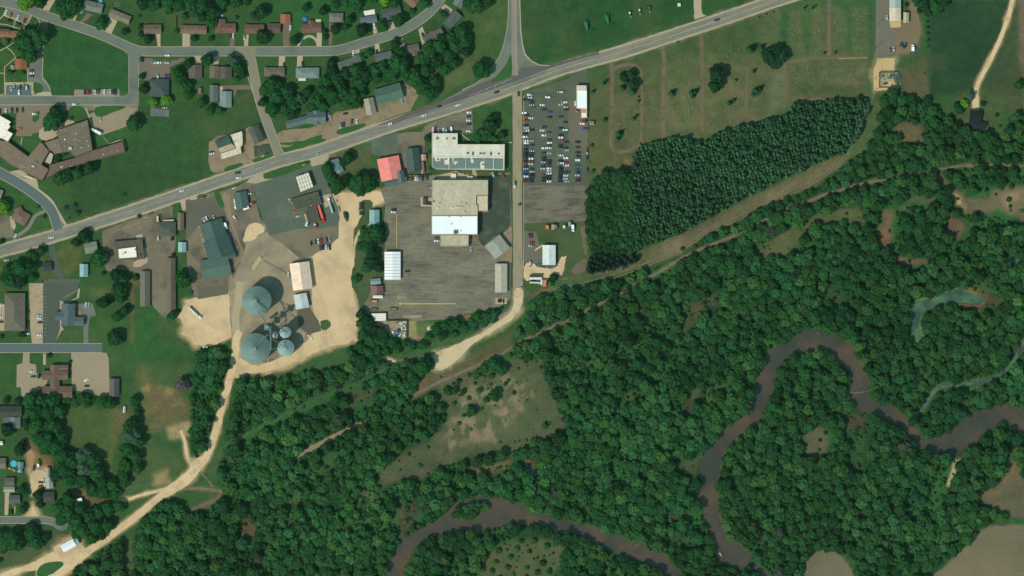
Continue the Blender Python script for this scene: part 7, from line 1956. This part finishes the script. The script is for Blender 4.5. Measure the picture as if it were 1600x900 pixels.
ICO1 = ico(1); ICO2 = ico(2)
def crown_arrays(seed, nleaf, core=ICO1, leaf=.17, squash=.82):
    """unit crown: radius about 1, base at z=0, top about 1.5; returns verts, tris, tint"""
    r = np.random.RandomState(seed)
    nl = r.randint(6, 10)
    cen, rad = [np.array([0, 0, .72])], [.62]
    for i in range(nl):
        a = 2 * math.pi * (i + r.uniform(-.3, .3)) / nl; q_ = r.uniform(.42, .66)
        cen.append(np.array([math.cos(a) * q_, math.sin(a) * q_, r.uniform(.45, .78)])); rad.append(r.uniform(.30, .47))
    for i in range(3):
        a = r.uniform(0, 6.28); q_ = r.uniform(.1, .35)
        cen.append(np.array([math.cos(a) * q_, math.sin(a) * q_, r.uniform(.9, 1.15)])); rad.append(r.uniform(.26, .40))
    cen, rad = np.array(cen), np.array(rad)
    V, F, T = [], [], []
    base = 0
    for c, q_ in zip(cen, rad):                      # cores, lobed
        vv = core[0] * (q_ * .86) * (1 + .12 * r.randn(len(core[0]), 1)) * [1, 1, squash] + c
        V.append(vv); F.append(core[1] + base); base += len(vv)
        T.append(np.full(len(core[1]), r.uniform(.85, 1.02)) * r.uniform(.9, 1.1, len(core[1])))
    w = rad ** 2 / (rad ** 2).sum()
    k = r.choice(len(rad), nleaf, p=w)
    dv = r.randn(nleaf, 3); dv[:, 2] = np.abs(dv[:, 2]) * .9 + .05 * dv[:, 2]
    dv /= np.linalg.norm(dv, axis=1)[:, None]
    pos = cen[k] + dv * (rad[k] * r.uniform(.84, 1.14, nleaf))[:, None] * [1, 1, squash]
    inn = np.zeros(nleaf, bool)
    for c, q_ in zip(cen, rad):
        inn |= (np.linalg.norm((pos - c) / [1, 1, squash], axis=1) < q_ * .8)
    pos, dv = pos[~inn], dv[~inn]; n = len(pos)
    nrm = dv + r.randn(n, 3) * .55; nrm /= np.linalg.norm(nrm, axis=1)[:, None]
    u = np.cross(nrm, r.randn(n, 3)); u /= np.linalg.norm(u, axis=1)[:, None]
    w_ = np.cross(nrm, u)
    s_ = leaf * r.uniform(.6, 1.35, n)[:, None]
    q4 = np.stack([pos + u * s_, pos + w_ * s_ * .75, pos - u * s_, pos - w_ * s_ * .75], 1).reshape(-1, 3)
    i0 = np.arange(n) * 4 + base
    F.append(np.stack([i0, i0 + 1, i0 + 2], 1)); F.append(np.stack([i0, i0 + 2, i0 + 3], 1))
    V.append(q4)
    tt = r.uniform(.8, 1.3, n)
    T += [tt, tt]
    V, F, T = np.concatenate(V), np.concatenate(F), np.concatenate(T)
    lo = V[:, 2].min()
    V[:, 2] -= lo
    # rescale footprint to radius 1
    V[:, :2] /= np.percentile(np.hypot(V[:, 0], V[:, 1]), 97)
    return V.astype(np.float32), F.astype(np.int32), T.astype(np.float32)
def conifer_arrays(seed, layers=7, seg=9, sprays=60):
    r = np.random.RandomState(seed)
    V, F, T = [], [], []
    base = 0
    for i in range(layers):
        z0, z1 = i / layers, (i + 1.5) / layers
        r0 = (1 - i / layers) ** .8
        a = np.arange(seg * 2) * math.pi / seg + r.uniform(0, 6)
        rr = np.where(np.arange(seg * 2) % 2 == 0, r0, r0 * .68) * r.uniform(.8, 1.15, seg * 2)
        ring = np.stack([rr * np.cos(a), rr * np.sin(a), z0 - .05 * rr + 0 * a], 1)
        V.append(np.vstack([ring, [[0, 0, z1]]])); n = seg * 2
        F.append(np.array([(base + k, base + (k + 1) % n, base + n) for k in range(n)])); base += n + 1
        T.append(r.uniform(.75, 1.2, n))
    V, F, T = np.concatenate(V), np.concatenate(F), np.concatenate(T)
    V[:, 2] -= V[:, 2].min()
    return V.astype(np.float32), F.astype(np.int32), T.astype(np.float32)
def mesh_from(name, V, F, T, mat):
    return np_mesh(name, V, F, mat, face_col=np.repeat(T[:, None], 3, 1))
TOWN = [crown_arrays(100 + i, 620, ICO2, .11) for i in range(6)]
SMALLC = [crown_arrays(200 + i, 200, ICO1, .17) for i in range(4)]
CONES = [conifer_arrays(300 + i, 8, 9) for i in range(4)]
crown_me = [mesh_from('crown', *a, LEAF) for a in TOWN]
small_me = [mesh_from('crown', *a, LEAF) for a in SMALLC]
cone_me = [mesh_from('crown', *a, NEEDLE) for a in CONES]
m = MB()
m.tube((0, 0, 0), (0, 0, .55), .055, .04, n=8)
for k in range(5):
    a = k * 1.26 + .3
    m.tube((0, 0, .42 + .05 * k), (.42 * math.cos(a), .42 * math.sin(a), .85 + .03 * k), .028, .01, n=5)
trunk_me = m.mesh('trunk', BARK)
m = MB(); m.tube((0, 0, 0), (0, 0, .9), .05, .015, n=7); ctrunk_me = m.mesh('trunk', BARK)
TONE = {'d': ((.024, .078, .030), 'dark green'), 'm': ((.030, .122, .034), 'leafy green'), 'b': ((.13, .33, .030), 'bright lime green'), 'p': ((.085, .165, .085), 'pale grey-green'), 's': ((.075, .12, .095), 'blue-green'), 'u': ((.15, .115, .115), 'pinkish purple')}
def vary(c, amt=.16):
    k = rng.uniform(1 - amt, 1 + amt); h = rng.uniform(-.06, .06)
    return (c[0] * k * (1 + h * 2), c[1] * k, c[2] * k * (1 - h), 1)
TREES_D, NT_ = [], [0]
QUEUE, MINOR = [], []
def tree(tile, x, y, r, tone='m', kind='t'):
    X, Y = pt(tile, x, y); R = r * tsc(tile)
    if kind == 't' and R >= 2.6:
        QUEUE.append((R, X, Y, tone)); TREES_D.append((X, Y, R))
    else:
        make_tree(X, Y, R, tone, kind)
def make_tree(X, Y, R, tone, kind='t'):
    if kind == 'c':
        R *= .85
        th = obj('conifer_tree', None, None, (X, Y, 0), rng.uniform(0, 6)); word, cat = 'conifer', 'conifer tree'
        hgt = R * rng.uniform(2.2, 2.8)
        cr = obj('crown', rng.choice(cone_me), th, (0, 0, R * .2)); cr.scale = (R * 1.08, R * 1.08, hgt)
        tk = obj('trunk', ctrunk_me, th); tk.scale = (R * 1.6, R * 1.6, hgt)
    elif R < 2.6:
        th = obj('shrub', None, None, (X, Y, 0), rng.uniform(0, 6)); word, cat = 'shrub', 'shrub'
        cr = obj('crown', rng.choice(small_me), th, (0, 0, .15)); cr.scale = (R * 1.06, R * 1.06, R * .95)
        tk = obj('trunk', trunk_me, th); tk.scale = (R, R, R * .9)
    else:
        big = R > 5.5
        th = obj('broadleaf_tree', None, None, (X, Y, 0), rng.uniform(0, 6)); word, cat = ('big tree' if R > 8 else 'tree' if R > 4.5 else 'small tree'), 'tree'
        hh = R * rng.uniform(.95, 1.15)
        cr = obj('crown', rng.choice(crown_me if R > 4 else small_me), th, (0, 0, R * .38)); cr.scale = (R * 1.03, R * 1.03, hh)
        tk = obj('trunk', trunk_me, th); tk.scale = (R, R, R * .95)
    colr, w_ = TONE[tone]
    cr.color = vary(colr)
    tag(th, '', cat, {'conifer': 'conifers around the cemetery', 'shrub': 'garden and roadside shrubs'}.get(word, 'broadleaf trees around the town'))
    name_later(th, '%s %s' % (w_, word), X, Y)
    NT_[0] += 1
    if kind == 'c' or R < 2.6:
        TREES_D.append((X, Y, R))
TD = """a1 170,10,60,b 245,15,38,m 392,45,52,m 455,35,62,m 405,95,36,m 635,150,40,m 780,200,24,d 880,168,20,d 885,215,20,d 925,245,30,d 165,270,76,m 235,235,68,m 190,345,52,m 125,275,45,m 35,260,24,p 60,130,12,d 120,150,12,d 215,180,14,d 5,285,16,d 65,455,22,m 145,455,15,m 885,375,15,m 888,478,22,d 905,560,34,d 958,640,32,b 1040,630,36,b 1110,455,36,m 1180,400,30,d 1168,540,36,m 1180,595,32,m 1120,505,28,m 1145,490,30,d
a1 1302,378,42,m 1455,380,40,p 1490,425,38,m 1410,475,20,m 1520,470,25,d 1480,495,20,m 1262,640,34,m 1320,690,32,m 1375,690,28,m 842,770,50,m 350,700,45,d 340,758,60,m 302,790,32,m 1215,242,22,d 1320,245,20,d 1105,195,16,m 1160,100,22,m 480,0,40,d 870,100,12,m 1240,450,14,d 445,740,14,m 1480,110,14,m
a1 900,20,45,d 975,30,48,m 1050,18,50,m 1125,40,46,m 1195,15,50,m 1270,38,48,m 1335,85,46,d 1400,15,42,m 1470,10,40,m 1592,100,28,d 1325,145,38,m 1540,10,30,m 1215,75,36,m 1060,65,30,m 1265,110,30,d
b1 40,75,42,d 45,232,46,d 245,250,32,d 315,48,28,d 420,70,30,d 500,28,40,m 562,15,42,m 622,20,46,m 640,65,20,m 585,125,32,m 560,165,28,d 500,185,34,d 430,200,20,d 432,235,20,d 662,192,42,d 792,165,38,m 897,130,42,m 800,8,32,b 742,-5,30,m 870,20,30,m 1055,22,34,m 1175,85,24,d 1380,40,62,m 1330,15,42,m 1445,10,40,d 875,280,32,d 875,250,20,m 980,70,20,m 15,110,24,d 620,-10,30,m
b1 667,360,24,m 700,335,26,m 470,395,32,d 475,440,36,d 100,530,52,m 55,565,40,m 130,605,50,m 190,580,46,m 105,680,52,m 180,690,46,m 240,645,46,m 272,622,36,p 322,580,38,d 380,625,50,m 422,570,50,m 480,605,58,m 540,580,52,m 605,595,52,m 440,510,45,m 512,500,44,m 562,462,40,d 622,442,46,m 640,520,50,m 692,470,46,d 742,442,42,m 795,420,40,m 882,400,62,m 845,460,46,m 905,340,42,m 940,462,44,m 1000,480,54,m 1060,445,48,m 1042,545,50,m 1092,580,50,m 1112,515,42,m 1052,365,42,m 1085,318,52,m 1142,290,48,m 1128,385,48,d 1205,350,46,m 1180,435,42,m 1240,400,36,m 1222,230,44,m 1285,200,50,m 1302,265,48,m 1250,292,46,m 1312,320,38,d 1165,245,36,d
b1 560,640,38,m 625,640,38,m 420,665,36,m 350,662,36,m 660,590,32,m 230,710,34,d 755,495,34,m 820,480,36,m 40,640,30,d 1405,440,58,m 1462,785,46,d 1475,750,36,d 1432,835,42,m 1390,855,36,m 1540,842,28,d 1075,862,26,d 1498,870,22,m
a2 372,220,44,m 420,200,44,d 482,185,40,m 562,155,46,d 20,388,46,b 410,398,16,s 463,388,18,s 485,432,18,s 780,315,10,m 432,462,8,m 525,572,40,d 480,615,34,d 545,552,30,d 545,600,26,m 620,718,54,m 660,690,24,d 220,700,34,m 190,690,28,m 255,665,32,m 130,788,60,m 70,850,56,m 180,775,48,m 120,855,52,d 55,790,38,m 200,835,32,m 30,840,30,d 732,820,44,d 765,845,34,m 802,832,22,d 852,835,20,d 742,890,36,d 648,808,14,d 1150,848,54,m 1085,690,14,d 115,825,30,m 10,610,20,d 280,452,14,m 240,390,12,m 365,78,26,d 400,60,22,m 360,110,20,d 870,450,14,m
b2 450,155,46,m 462,205,34,m 575,85,40,d 545,122,26,d 520,262,44,m 560,228,30,d 498,292,28,m 640,235,52,m 692,225,52,m 652,290,40,m 712,268,34,m 605,270,30,m 745,550,50,m 700,580,44,m 772,588,40,d 700,642,44,m 732,692,40,d 722,742,44,d 765,772,34,d 690,772,36,m 625,845,28,m 560,440,14,s 568,462,10,s 670,540,26,m 790,530,26,d 650,640,26,m 1085,50,14,m 1090,150,14,m
a3 752,15,46,m 757,62,34,m 782,142,36,d 737,180,36,m 660,88,38,d 620,98,24,d 722,308,48,d 700,330,30,m 1082,165,30,m 1060,180,20,m 140,292,22,d 310,420,16,d 245,550,14,m 440,460,12,d 40,705,24,d 110,710,26,d 200,690,52,m 262,702,46,m 330,702,50,m 372,765,46,m 300,780,56,m 222,775,56,m 240,850,56,m 330,860,54,m 180,850,38,d 472,712,34,m 522,690,40,m 545,722,28,m 642,710,40,m 692,722,38,m 842,700,34,m 835,845,44,d 802,875,34,m 862,780,28,d 50,882,42,d 412,700,26,m 590,700,22,m 12,300,14,d 430,700,24,m
a3 1140,600,44,u 170,110,12,m 172,150,12,m 175,215,10,d 850,740,24,m 760,330,20,m 1196,30,12,p
a4 820,28,58,p 872,60,44,m 800,100,52,m 842,150,48,m 790,200,46,m 862,222,38,m 772,262,40,m 782,310,36,m 130,108,40,d 145,70,26,d 300,48,62,m 352,88,54,m 242,42,42,m 290,110,40,m 392,150,54,m 452,180,54,m 522,150,54,p 582,182,54,m 532,230,54,p 402,240,54,m 352,270,44,d 440,292,54,m 522,300,54,m 602,250,52,m 642,312,46,m 582,360,46,m 652,370,52,m 702,330,46,m 720,388,34,m 432,420,46,m 372,470,50,m 432,500,50,m 502,480,44,m 390,540,42,m 480,560,50,m 562,522,50,m 622,500,46,m 682,480,46,m 742,460,42,m 522,620,46,m 602,590,52,m 672,580,46,m 582,660,38,m 482,640,32,m 640,645,30,d 395,135,22,p
a4 240,390,32,d 250,450,26,d 140,355,30,m 162,380,26,m 145,480,30,m 200,590,36,d 200,640,42,m 232,690,48,m 282,660,30,d 170,620,28,d 90,660,58,m 52,690,48,m 112,700,42,m 10,640,38,m 25,740,20,d 5,800,16,d 240,180,14,b 70,500,16,m 160,355,24,d 390,30,44,m
d1 20,370,52,d 85,350,46,d 55,325,42,d 0,345,46,d 45,392,40,d 1050,38,52,m 970,28,44,d 1000,70,34,d 1092,8,46,d 928,12,30,m 1075,70,20,m 945,70,18,d 1565,530,32,m 1225,650,28,b 1190,685,34,m 1262,602,30,s 1340,650,18,d 1430,720,14,d 1255,625,20,m 1175,655,18,d 1450,790,10,m 995,135,10,d 998,170,11,d 1000,210,12,d 1002,250,12,d 1000,290,10,m 998,100,10,m 865,30,14,d 978,455,5,d
b3 1045,490,56,m 1002,500,34,m 1082,462,38,d 1022,530,28,m 660,160,34,d 692,200,38,d 702,248,38,d 652,220,28,m 672,290,42,m 722,330,46,m 790,335,42,m 852,340,38,m 652,370,40,m 705,400,42,m 882,382,32,m 932,342,28,m 982,362,28,m 1042,358,34,m 1082,302,30,m 1130,262,38,m 1190,232,38,m 1250,222,38,m 1302,252,34,m 1350,212,34,m 1382,182,36,m 1440,172,36,m 1490,162,32,m 1162,302,32,m 1232,292,28,m 1422,222,26,m 1482,200,24,m 782,272,34,d 812,300,28,d 742,258,34,d 760,385,34,m 820,395,30,m 1360,250,24,m 590,400,30,m 620,440,34,m 1530,130,14,m
b3 1290,650,22,m 1240,640,26,m 1265,585,18,m 1330,690,14,m 1350,770,34,m 1330,790,20,d 1490,670,40,m 1440,700,20,m 1380,540,30,m 1430,500,34,m 1480,480,46,m 1530,510,38,m 1470,550,20,m 1400,640,18,m 1410,755,12,m 1155,555,6,d 1210,650,24,d 1240,720,14,m 1190,640,24,m 1560,600,14,m
c1 1272,465,50,d 1315,455,38,d 1265,545,40,d 1290,520,34,d 745,472,36,d 760,535,38,d 698,485,32,d
c2 585,190,36,d 690,190,44,d 730,200,30,d 262,832,26,d 240,850,16,d 500,8,12,m 508,170,14,m 250,870,16,m
c3 205,860,22,m 232,850,10,p 95,488,6,d 30,590,6,m 150,460,8,m 60,430,16,d
c2 1275,575,22,d 1180,620,20,m 1145,640,16,m 1065,655,14,m
d2 360,260,32,m 265,300,22,m 225,320,26,m 180,345,24,m 110,355,26,m 60,375,22,m 20,390,26,m 300,295,16,d"""
tl = 'p'
for w_ in TD.split():
    if ',' in w_:
        f = w_.split(','); tree(tl, float(f[0]), float(f[1]), float(f[2]), f[3])
    else:
        tl = w_
CD = """c1 752,572,32,d 690,552,26,d 718,520,20,d 575,520,17,d 590,507,13,d 505,575,15,d 515,565,10,d 1033,268,10,m 997,585,30,d 1122,582,26,d 1142,575,24,d 1130,602,20,d 580,750,18,d 790,632,14,d 792,605,9,d 760,742,18,d 778,725,14,d 668,840,28,d 660,870,22,d 685,825,16,d 1245,445,20,m 1360,645,22,d 1385,628,18,d 1525,570,32,d 1545,558,26,d 1510,445,18,d 1488,312,34,d 1510,295,24,d 1555,300,24,d 1590,90,8,d 1545,105,8,d 1395,505,14,p 1508,590,20,d
d1 350,332,12,d 420,328,12,d 35,75,8,m 228,50,12,d 243,38,9,d 278,50,12,d 296,38,9,d 232,2,9,d"""
for w_ in CD.split():
    if ',' in w_:
        f = w_.split(','); tree(tl, float(f[0]), float(f[1]), float(f[2]), f[3], 'c')
    else:
        tl = w_
QUEUE.sort(key=lambda t: -t[0])
for R, X, Y, tone in QUEUE[:300]:
    make_tree(X, Y, R, tone)
MINOR = QUEUE[300:]          # the smallest ones join the one woodland object

# ---------------------------------------------------------------- woods
def poisson(polys, avoid, rmin, rmax, tries, pack, seed, rpow=1.0, bounds=None, blockers=(), edge=0.0):
    r = np.random.RandomState(seed)
    xs = [p_[0] for pl_ in polys for p_ in pl_]; ys = [p_[1] for pl_ in polys for p_ in pl_]
    x0, x1, y0, y1 = max(min(xs), -545), min(max(xs), 545), max(min(ys), -325), min(max(ys), 325)
    X = r.uniform(x0, x1, tries); Y = r.uniform(y0, y1, tries)
    ok = np.zeros(tries, bool)
    for pl_ in polys:
        ok |= inside(X, Y, pl_)
    wx, wy = (fbm(X, Y, 13, 61, 2) - .5) * 14, (fbm(X, Y, 13, 67, 2) - .5) * 14
    for n_, pl_ in enumerate(avoid):
        ok &= ~(inside(X + wx, Y + wy, pl_) if n_ < len(CLEAR) and avoid is AV else inside(X, Y, pl_))
    X, Y = X[ok], Y[ok]
    R = rmin + (rmax - rmin) * r.rand(len(X)) ** rpow
    R *= .7 + .6 * fbm(X, Y, 45, seed + 5, 3)
    if True:                                     # big crowns first
        o_ = np.argsort(-R + r.rand(len(R)) * .8)
        X, Y, R = X[o_], Y[o_], R[o_]
    cell, grid, out = rmax * 2, {}, []
    for b_ in blockers:
        grid.setdefault((int(b_[0] // cell), int(b_[1] // cell)), []).append(b_)
    for x, y, q_ in zip(X.tolist(), Y.tolist(), R.tolist()):
        gx, gy = int(x // cell), int(y // cell); good = True
        for i in (-1, 0, 1):
            for j in (-1, 0, 1):
                for (a, b, c) in grid.get((gx + i, gy + j), ()):
                    if (a - x) ** 2 + (b - y) ** 2 < (pack * (c + q_)) ** 2:
                        good = False; break
                if not good: break
            if not good: break
        if good:
            grid.setdefault((gx, gy), []).append((x, y, q_)); out.append((x, y, q_))
    return out
def buf(poly, d_):
    return offset_poly(poly, d_)
trail_poly = ribbon_poly([TRAIL[i] for i in range(0, len(TRAIL), 2)], 8.0)
trail2_poly = ribbon_poly([TRAIL2[i] for i in range(0, len(TRAIL2), 2)], 6.0)
WATER = [buf(RIVER_A, 1.8), buf(RIVER_B, 1.8), buf(SLOUGH, 4.5), ribbon_poly(STREAM, 11), buf(POND_C, 2), buf(POND_D, 1), buf(POND_E, 1)]
ISL = P("b4 1230,525 1262,478 1325,450 1430,440 1445,478 1375,530 1310,545")
AV = [buf(c_, 3.2) for c_ in CLEAR] + WATER + DIRT_ROADS + [trail_poly, trail2_poly, buf(POWER_E, 2.5), POWER_W, ROW_N, PINES, MIXED, SPRUCE]
wood = poisson([FOREST] + FOREST_W, AV, 1.8, 5.9, 90000, .58, 3, 1.7, blockers=TREES_D)
_w = np.array(wood); _k = fbm(_w[:, 0], _w[:, 1], 26, 41, 3); _r = np.random.RandomState(3).rand(len(_w))
wood = [w_ for w_, k_, q_ in zip(wood, _k, _r) if k_ > .40 or q_ > .55 or w_[2] < 2.2]
wood += poisson([ISL], [], 2.0, 3.6, 400, .6, 4)
wood += poisson([MIXED], [], 1.6, 3.2, 6000, .6, 6)
fill = poisson([FOREST] + FOREST_W, AV, 1.1, 2.1, 70000, .72, 9, blockers=wood)       # understorey
sparse = poisson([CLEAR[0], POWER_W, ROW_N] + CLEAR[5:], WATER + [trail_poly] + DIRT_ROADS, .6, 2.6, 3000, 1.3, 13, 2.0)
sparse += poisson([CLEAR[4]], [], .8, 3.0, 500, 1.5, 23, 1.8)
sparse += poisson(CLEAR[13:], WATER + [trail_poly], .8, 2.6, 9000, .95, 19, 1.6)
V_, F_, T_ = [], [], []
FV = [crown_arrays(400 + i, 170, ICO1, .17) for i in range(10)]
UV = [crown_arrays(500 + i, 36, ICO1, .30) for i in range(3)]
rr = np.random.RandomState(17)
off = 0
def put(lib, x, y, q_, colr, hs, z0):
    global off
    V, F, T = lib[rr.randint(len(lib))]
    a = rr.uniform(0, 6.28); c, s_ = math.cos(a), math.sin(a)
    W_ = np.empty_like(V)
    W_[:, 0] = (V[:, 0] * c - V[:, 1] * s_) * q_ * 1.08 + x
    W_[:, 1] = (V[:, 0] * s_ + V[:, 1] * c) * q_ * 1.08 + y
    W_[:, 2] = V[:, 2] * q_ * hs + z0
    V_.append(W_); F_.append(F + off); off += len(V)
    T_.append(T[:, None] * np.array(colr)[None, :])
def woodcol(x, y):
    t = fbm(np.array([x]), np.array([y]), 50, 33, 3)[0]
    g_ = rr.choice(3, p=[.34, .5, .16])
    base_ = [(.025, .080, .026), (.034, .109, .031), (.052, .136, .040)][g_]
    k = (.60 + .9 * t) * rr.uniform(.80, 1.24)
    if rr.rand() < .008:
        return (.075, .085, .06)
    h_ = rr.uniform(-.12, .12)
    return (base_[0] * k * (1 + 2 * h_), base_[1] * k, base_[2] * k * (1 - h_))
wood.sort(key=lambda t: -t[2])
BIGS = []
for i, (x, y, q_) in enumerate(wood):
    if False and i < 0:
        BIGS.append((x, y, q_)); continue
    put(FV, x, y, q_, woodcol(x, y), rr.uniform(.72, 1.0), q_ * rr.uniform(.5, .9))
for R, x, y, tone in MINOR:
    put(SMALLC, x, y, R / 1.05, np.array(vary(TONE[tone][0])[:3]), 1.0, R * .38)
for x, y, q_ in fill:
    put(UV, x, y, q_, woodcol(x, y), rr.uniform(.8, 1.2), 0.1)
for x, y, q_ in sparse:
    put(UV, x, y, q_, tuple(np.array(woodcol(x, y)) * 1.1), .9, 0.0)
V_, F_, T_ = np.concatenate(V_), np.concatenate(F_), np.concatenate(T_)
o = obj('woodland', np_mesh('woodland', V_, F_, LEAF, face_col=T_)); o['kind'] = 'stuff'
o['label'] = 'dense broadleaf river woodland with thickets filling the valley'
print("woodland trees", len(wood), "fill", len(fill), "faces", len(F_))
# pine plantation in planted rows: the larger crowns one by one, the rest as one mass
rowpts = []
ux, uy = math.cos(math.radians(14)), math.sin(math.radians(14))
for i in range(-90, 90):
    for j in range(-60, 60):
        x = 215 + (i * 3.3) * ux - (j * 3.0) * uy + rr.uniform(-.7, .7); y = 85 + (i * 3.3) * uy + (j * 3.0) * ux + rr.uniform(-.7, .7)
        rowpts.append((x, y))
A_ = np.array(rowpts)
keep = inside(A_[:, 0], A_[:, 1], PINES) & (rr.rand(len(A_)) > .06)
A_ = A_[keep]
pr = rr.uniform(1.7, 2.9, len(A_)) * (0.85 + .3 * fbm(A_[:, 0], A_[:, 1], 30, 3, 3))
order = np.argsort(-pr)
V_, F_, T_, off = [], [], [], 0
PC = [conifer_arrays(600 + i, 5, 5) for i in range(3)] + [crown_arrays(610 + i, 70, ICO1, .24) for i in range(3)]
pine_me = [mesh_from('crown', *a, NEEDLE) for a in PC]
spr = [(x, y, q_) for x, y, q_ in poisson([SPRUCE], [], 2.4, 3.6, 1500, .62, 8)]
cnt = 0
for x, y, q_ in spr:
    colr = np.array((.017, .044, .028)) * rr.uniform(.8, 1.2)
    th = obj('spruce_tree', None, None, (x, y, 0), rr.uniform(0, 6)); tag(th, 'very dark spruce in the block at the southwest corner of the plantation', 'spruce tree', 'dark spruces beside the power line')
    cr = obj('crown', pine_me[rr.randint(6)], th, (0, 0, .6)); cr.scale = (q_ * 1.15, q_ * 1.15, q_ * 2.6); cr.color = (*colr, 1)
    tk = obj('trunk', ctrunk_me, th); tk.scale = (q_ * 1.2, q_ * 1.2, q_ * 2.6)
for n_, i in enumerate(order):
    x, y = A_[i]; q_ = pr[i]
    k = rr.uniform(.75, 1.3) * (.8 + .4 * fbm(np.array([x]), np.array([y]), 40, 71, 3)[0])
    colr = np.array((.042, .108, .046)) * k
    if n_ < 280:
        th = obj('pine_tree', None, None, (x, y, 0), rr.uniform(0, 6)); tag(th, 'dark blue-green pine rising a little above the planted rows', 'pine tree', 'taller pines of the plantation')
        cr = obj('crown', pine_me[rr.randint(6)], th, (0, 0, q_ * .8)); cr.scale = (q_, q_, q_ * rr.uniform(1.9, 2.6)); cr.color = (*colr, 1)
        tk = obj('trunk', ctrunk_me, th); tk.scale = (q_, q_, q_ * 3)
    else:
        put(PC, x, y, q_, colr, rr.uniform(1.3, 2.2), q_ * rr.uniform(.7, 1.2))
V_, F_, T_ = np.concatenate(V_), np.concatenate(F_), np.concatenate(T_)
o = obj('pine_plantation', np_mesh('pine_plantation', V_, F_, NEEDLE, face_col=T_)); o['kind'] = 'stuff'
o['label'] = 'planted rows of dark pines north of the power line'
print("pines", len(A_), "town trees", NT_[0], "cars", NCAR[0], "spruce", len(spr))

# ---------------------------------------------------------------- gravestones
gs = []
for k, rgb in enumerate(((170, 166, 150), (112, 110, 98), (70, 70, 64))):
    m = MB(); m.box(0, 0, 0, 1.25, .55, .18); m.box(0, 0, .18, .95, .26, .75); m.tube((0, -.13, .93), (0, .13, .93), .4, n=10)
    gs.append(m.mesh('gravestone', plain("stone_%d" % k, C(*rgb), .8)))
SECT = [("c1 845,430 930,430 930,760 840,760", 26, 'western lawn'), ("c1 975,440 1165,430 1165,780 980,760", 34, 'second lawn'), ("c1 1010,300 1160,290 1160,400 1010,400", 14, 'upper second lawn'), ("c1 1215,230 1460,200 1460,380 1215,395", 22, 'upper third lawn'), ("c1 1215,650 1450,700 1400,790 1215,800", 14, 'lower third lawn'),
        ("d1 135,60 225,60 225,330 140,340", 34, 'eastern first block'), ("d1 270,60 365,60 365,335 270,340", 32, 'eastern second block'), ("d1 400,60 490,60 490,335 400,335", 32, 'eastern third block'), ("d1 520,50 605,50 605,330 520,335", 34, 'eastern fourth block'), ("d1 170,390 600,385 600,520 170,530", 44, 'southeastern lawn'), ("c1 650,600 790,600 790,800 650,790", 10, 'inside of the western loop')]
NG = ['grey', 'weathered grey', 'dark']
for s_, n_, nm in SECT:
    pl_ = P(s_); xs = [p_[0] for p_ in pl_]; ys = [p_[1] for p_ in pl_]
    c_ = 0
    while c_ < n_:
        x = rng.uniform(min(xs), max(xs)); y = rng.uniform(min(ys), max(ys))
        x = round(x / 3.6) * 3.6 + rng.uniform(-.25, .25)
        k = rng.choice((0, 0, 0, 1, 1, 2))
        if any((x - t_[0]) ** 2 + (y - t_[1]) ** 2 < t_[2] ** 2 for t_ in TREES_D):
            continue
        o = obj('gravestone', gs[k], None, (x, y, 0), math.pi / 2 + rng.uniform(-.1, .1)); q_ = rng.uniform(.55, .9); o.scale = (q_, q_, q_)
        w_ = ('pale', 'grey', 'dark')[k]
        tag(o, '%s gravestone in the rows of the %s of the cemetery' % (w_, nm), 'gravestone', '%s gravestones, %s' % (w_, nm)); c_ += 1
resolve_labels()

# ---------------------------------------------------------------- summer haze: one closed box of even air
m = MB(); m.box(0, 0, -40, 19000, 19000, ALT + 60)
hz = bpy.data.materials.new("haze_air"); hz.use_nodes = True
hn = hz.node_tree; hn.nodes.clear()
ho = hn.nodes.new("ShaderNodeOutputMaterial"); pv = hn.nodes.new("ShaderNodeVolumePrincipled")
pv.inputs["Color"].default_value = (.66, .95, .70, 1); pv.inputs["Density"].default_value = 4.2e-6; pv.inputs["Anisotropy"].default_value = 0.0
hn.links.new(pv.outputs[0], ho.inputs["Volume"])
o = obj('haze', m.mesh('haze', hz)); o['kind'] = 'stuff'; o['label'] = 'thin summer haze over the whole valley'
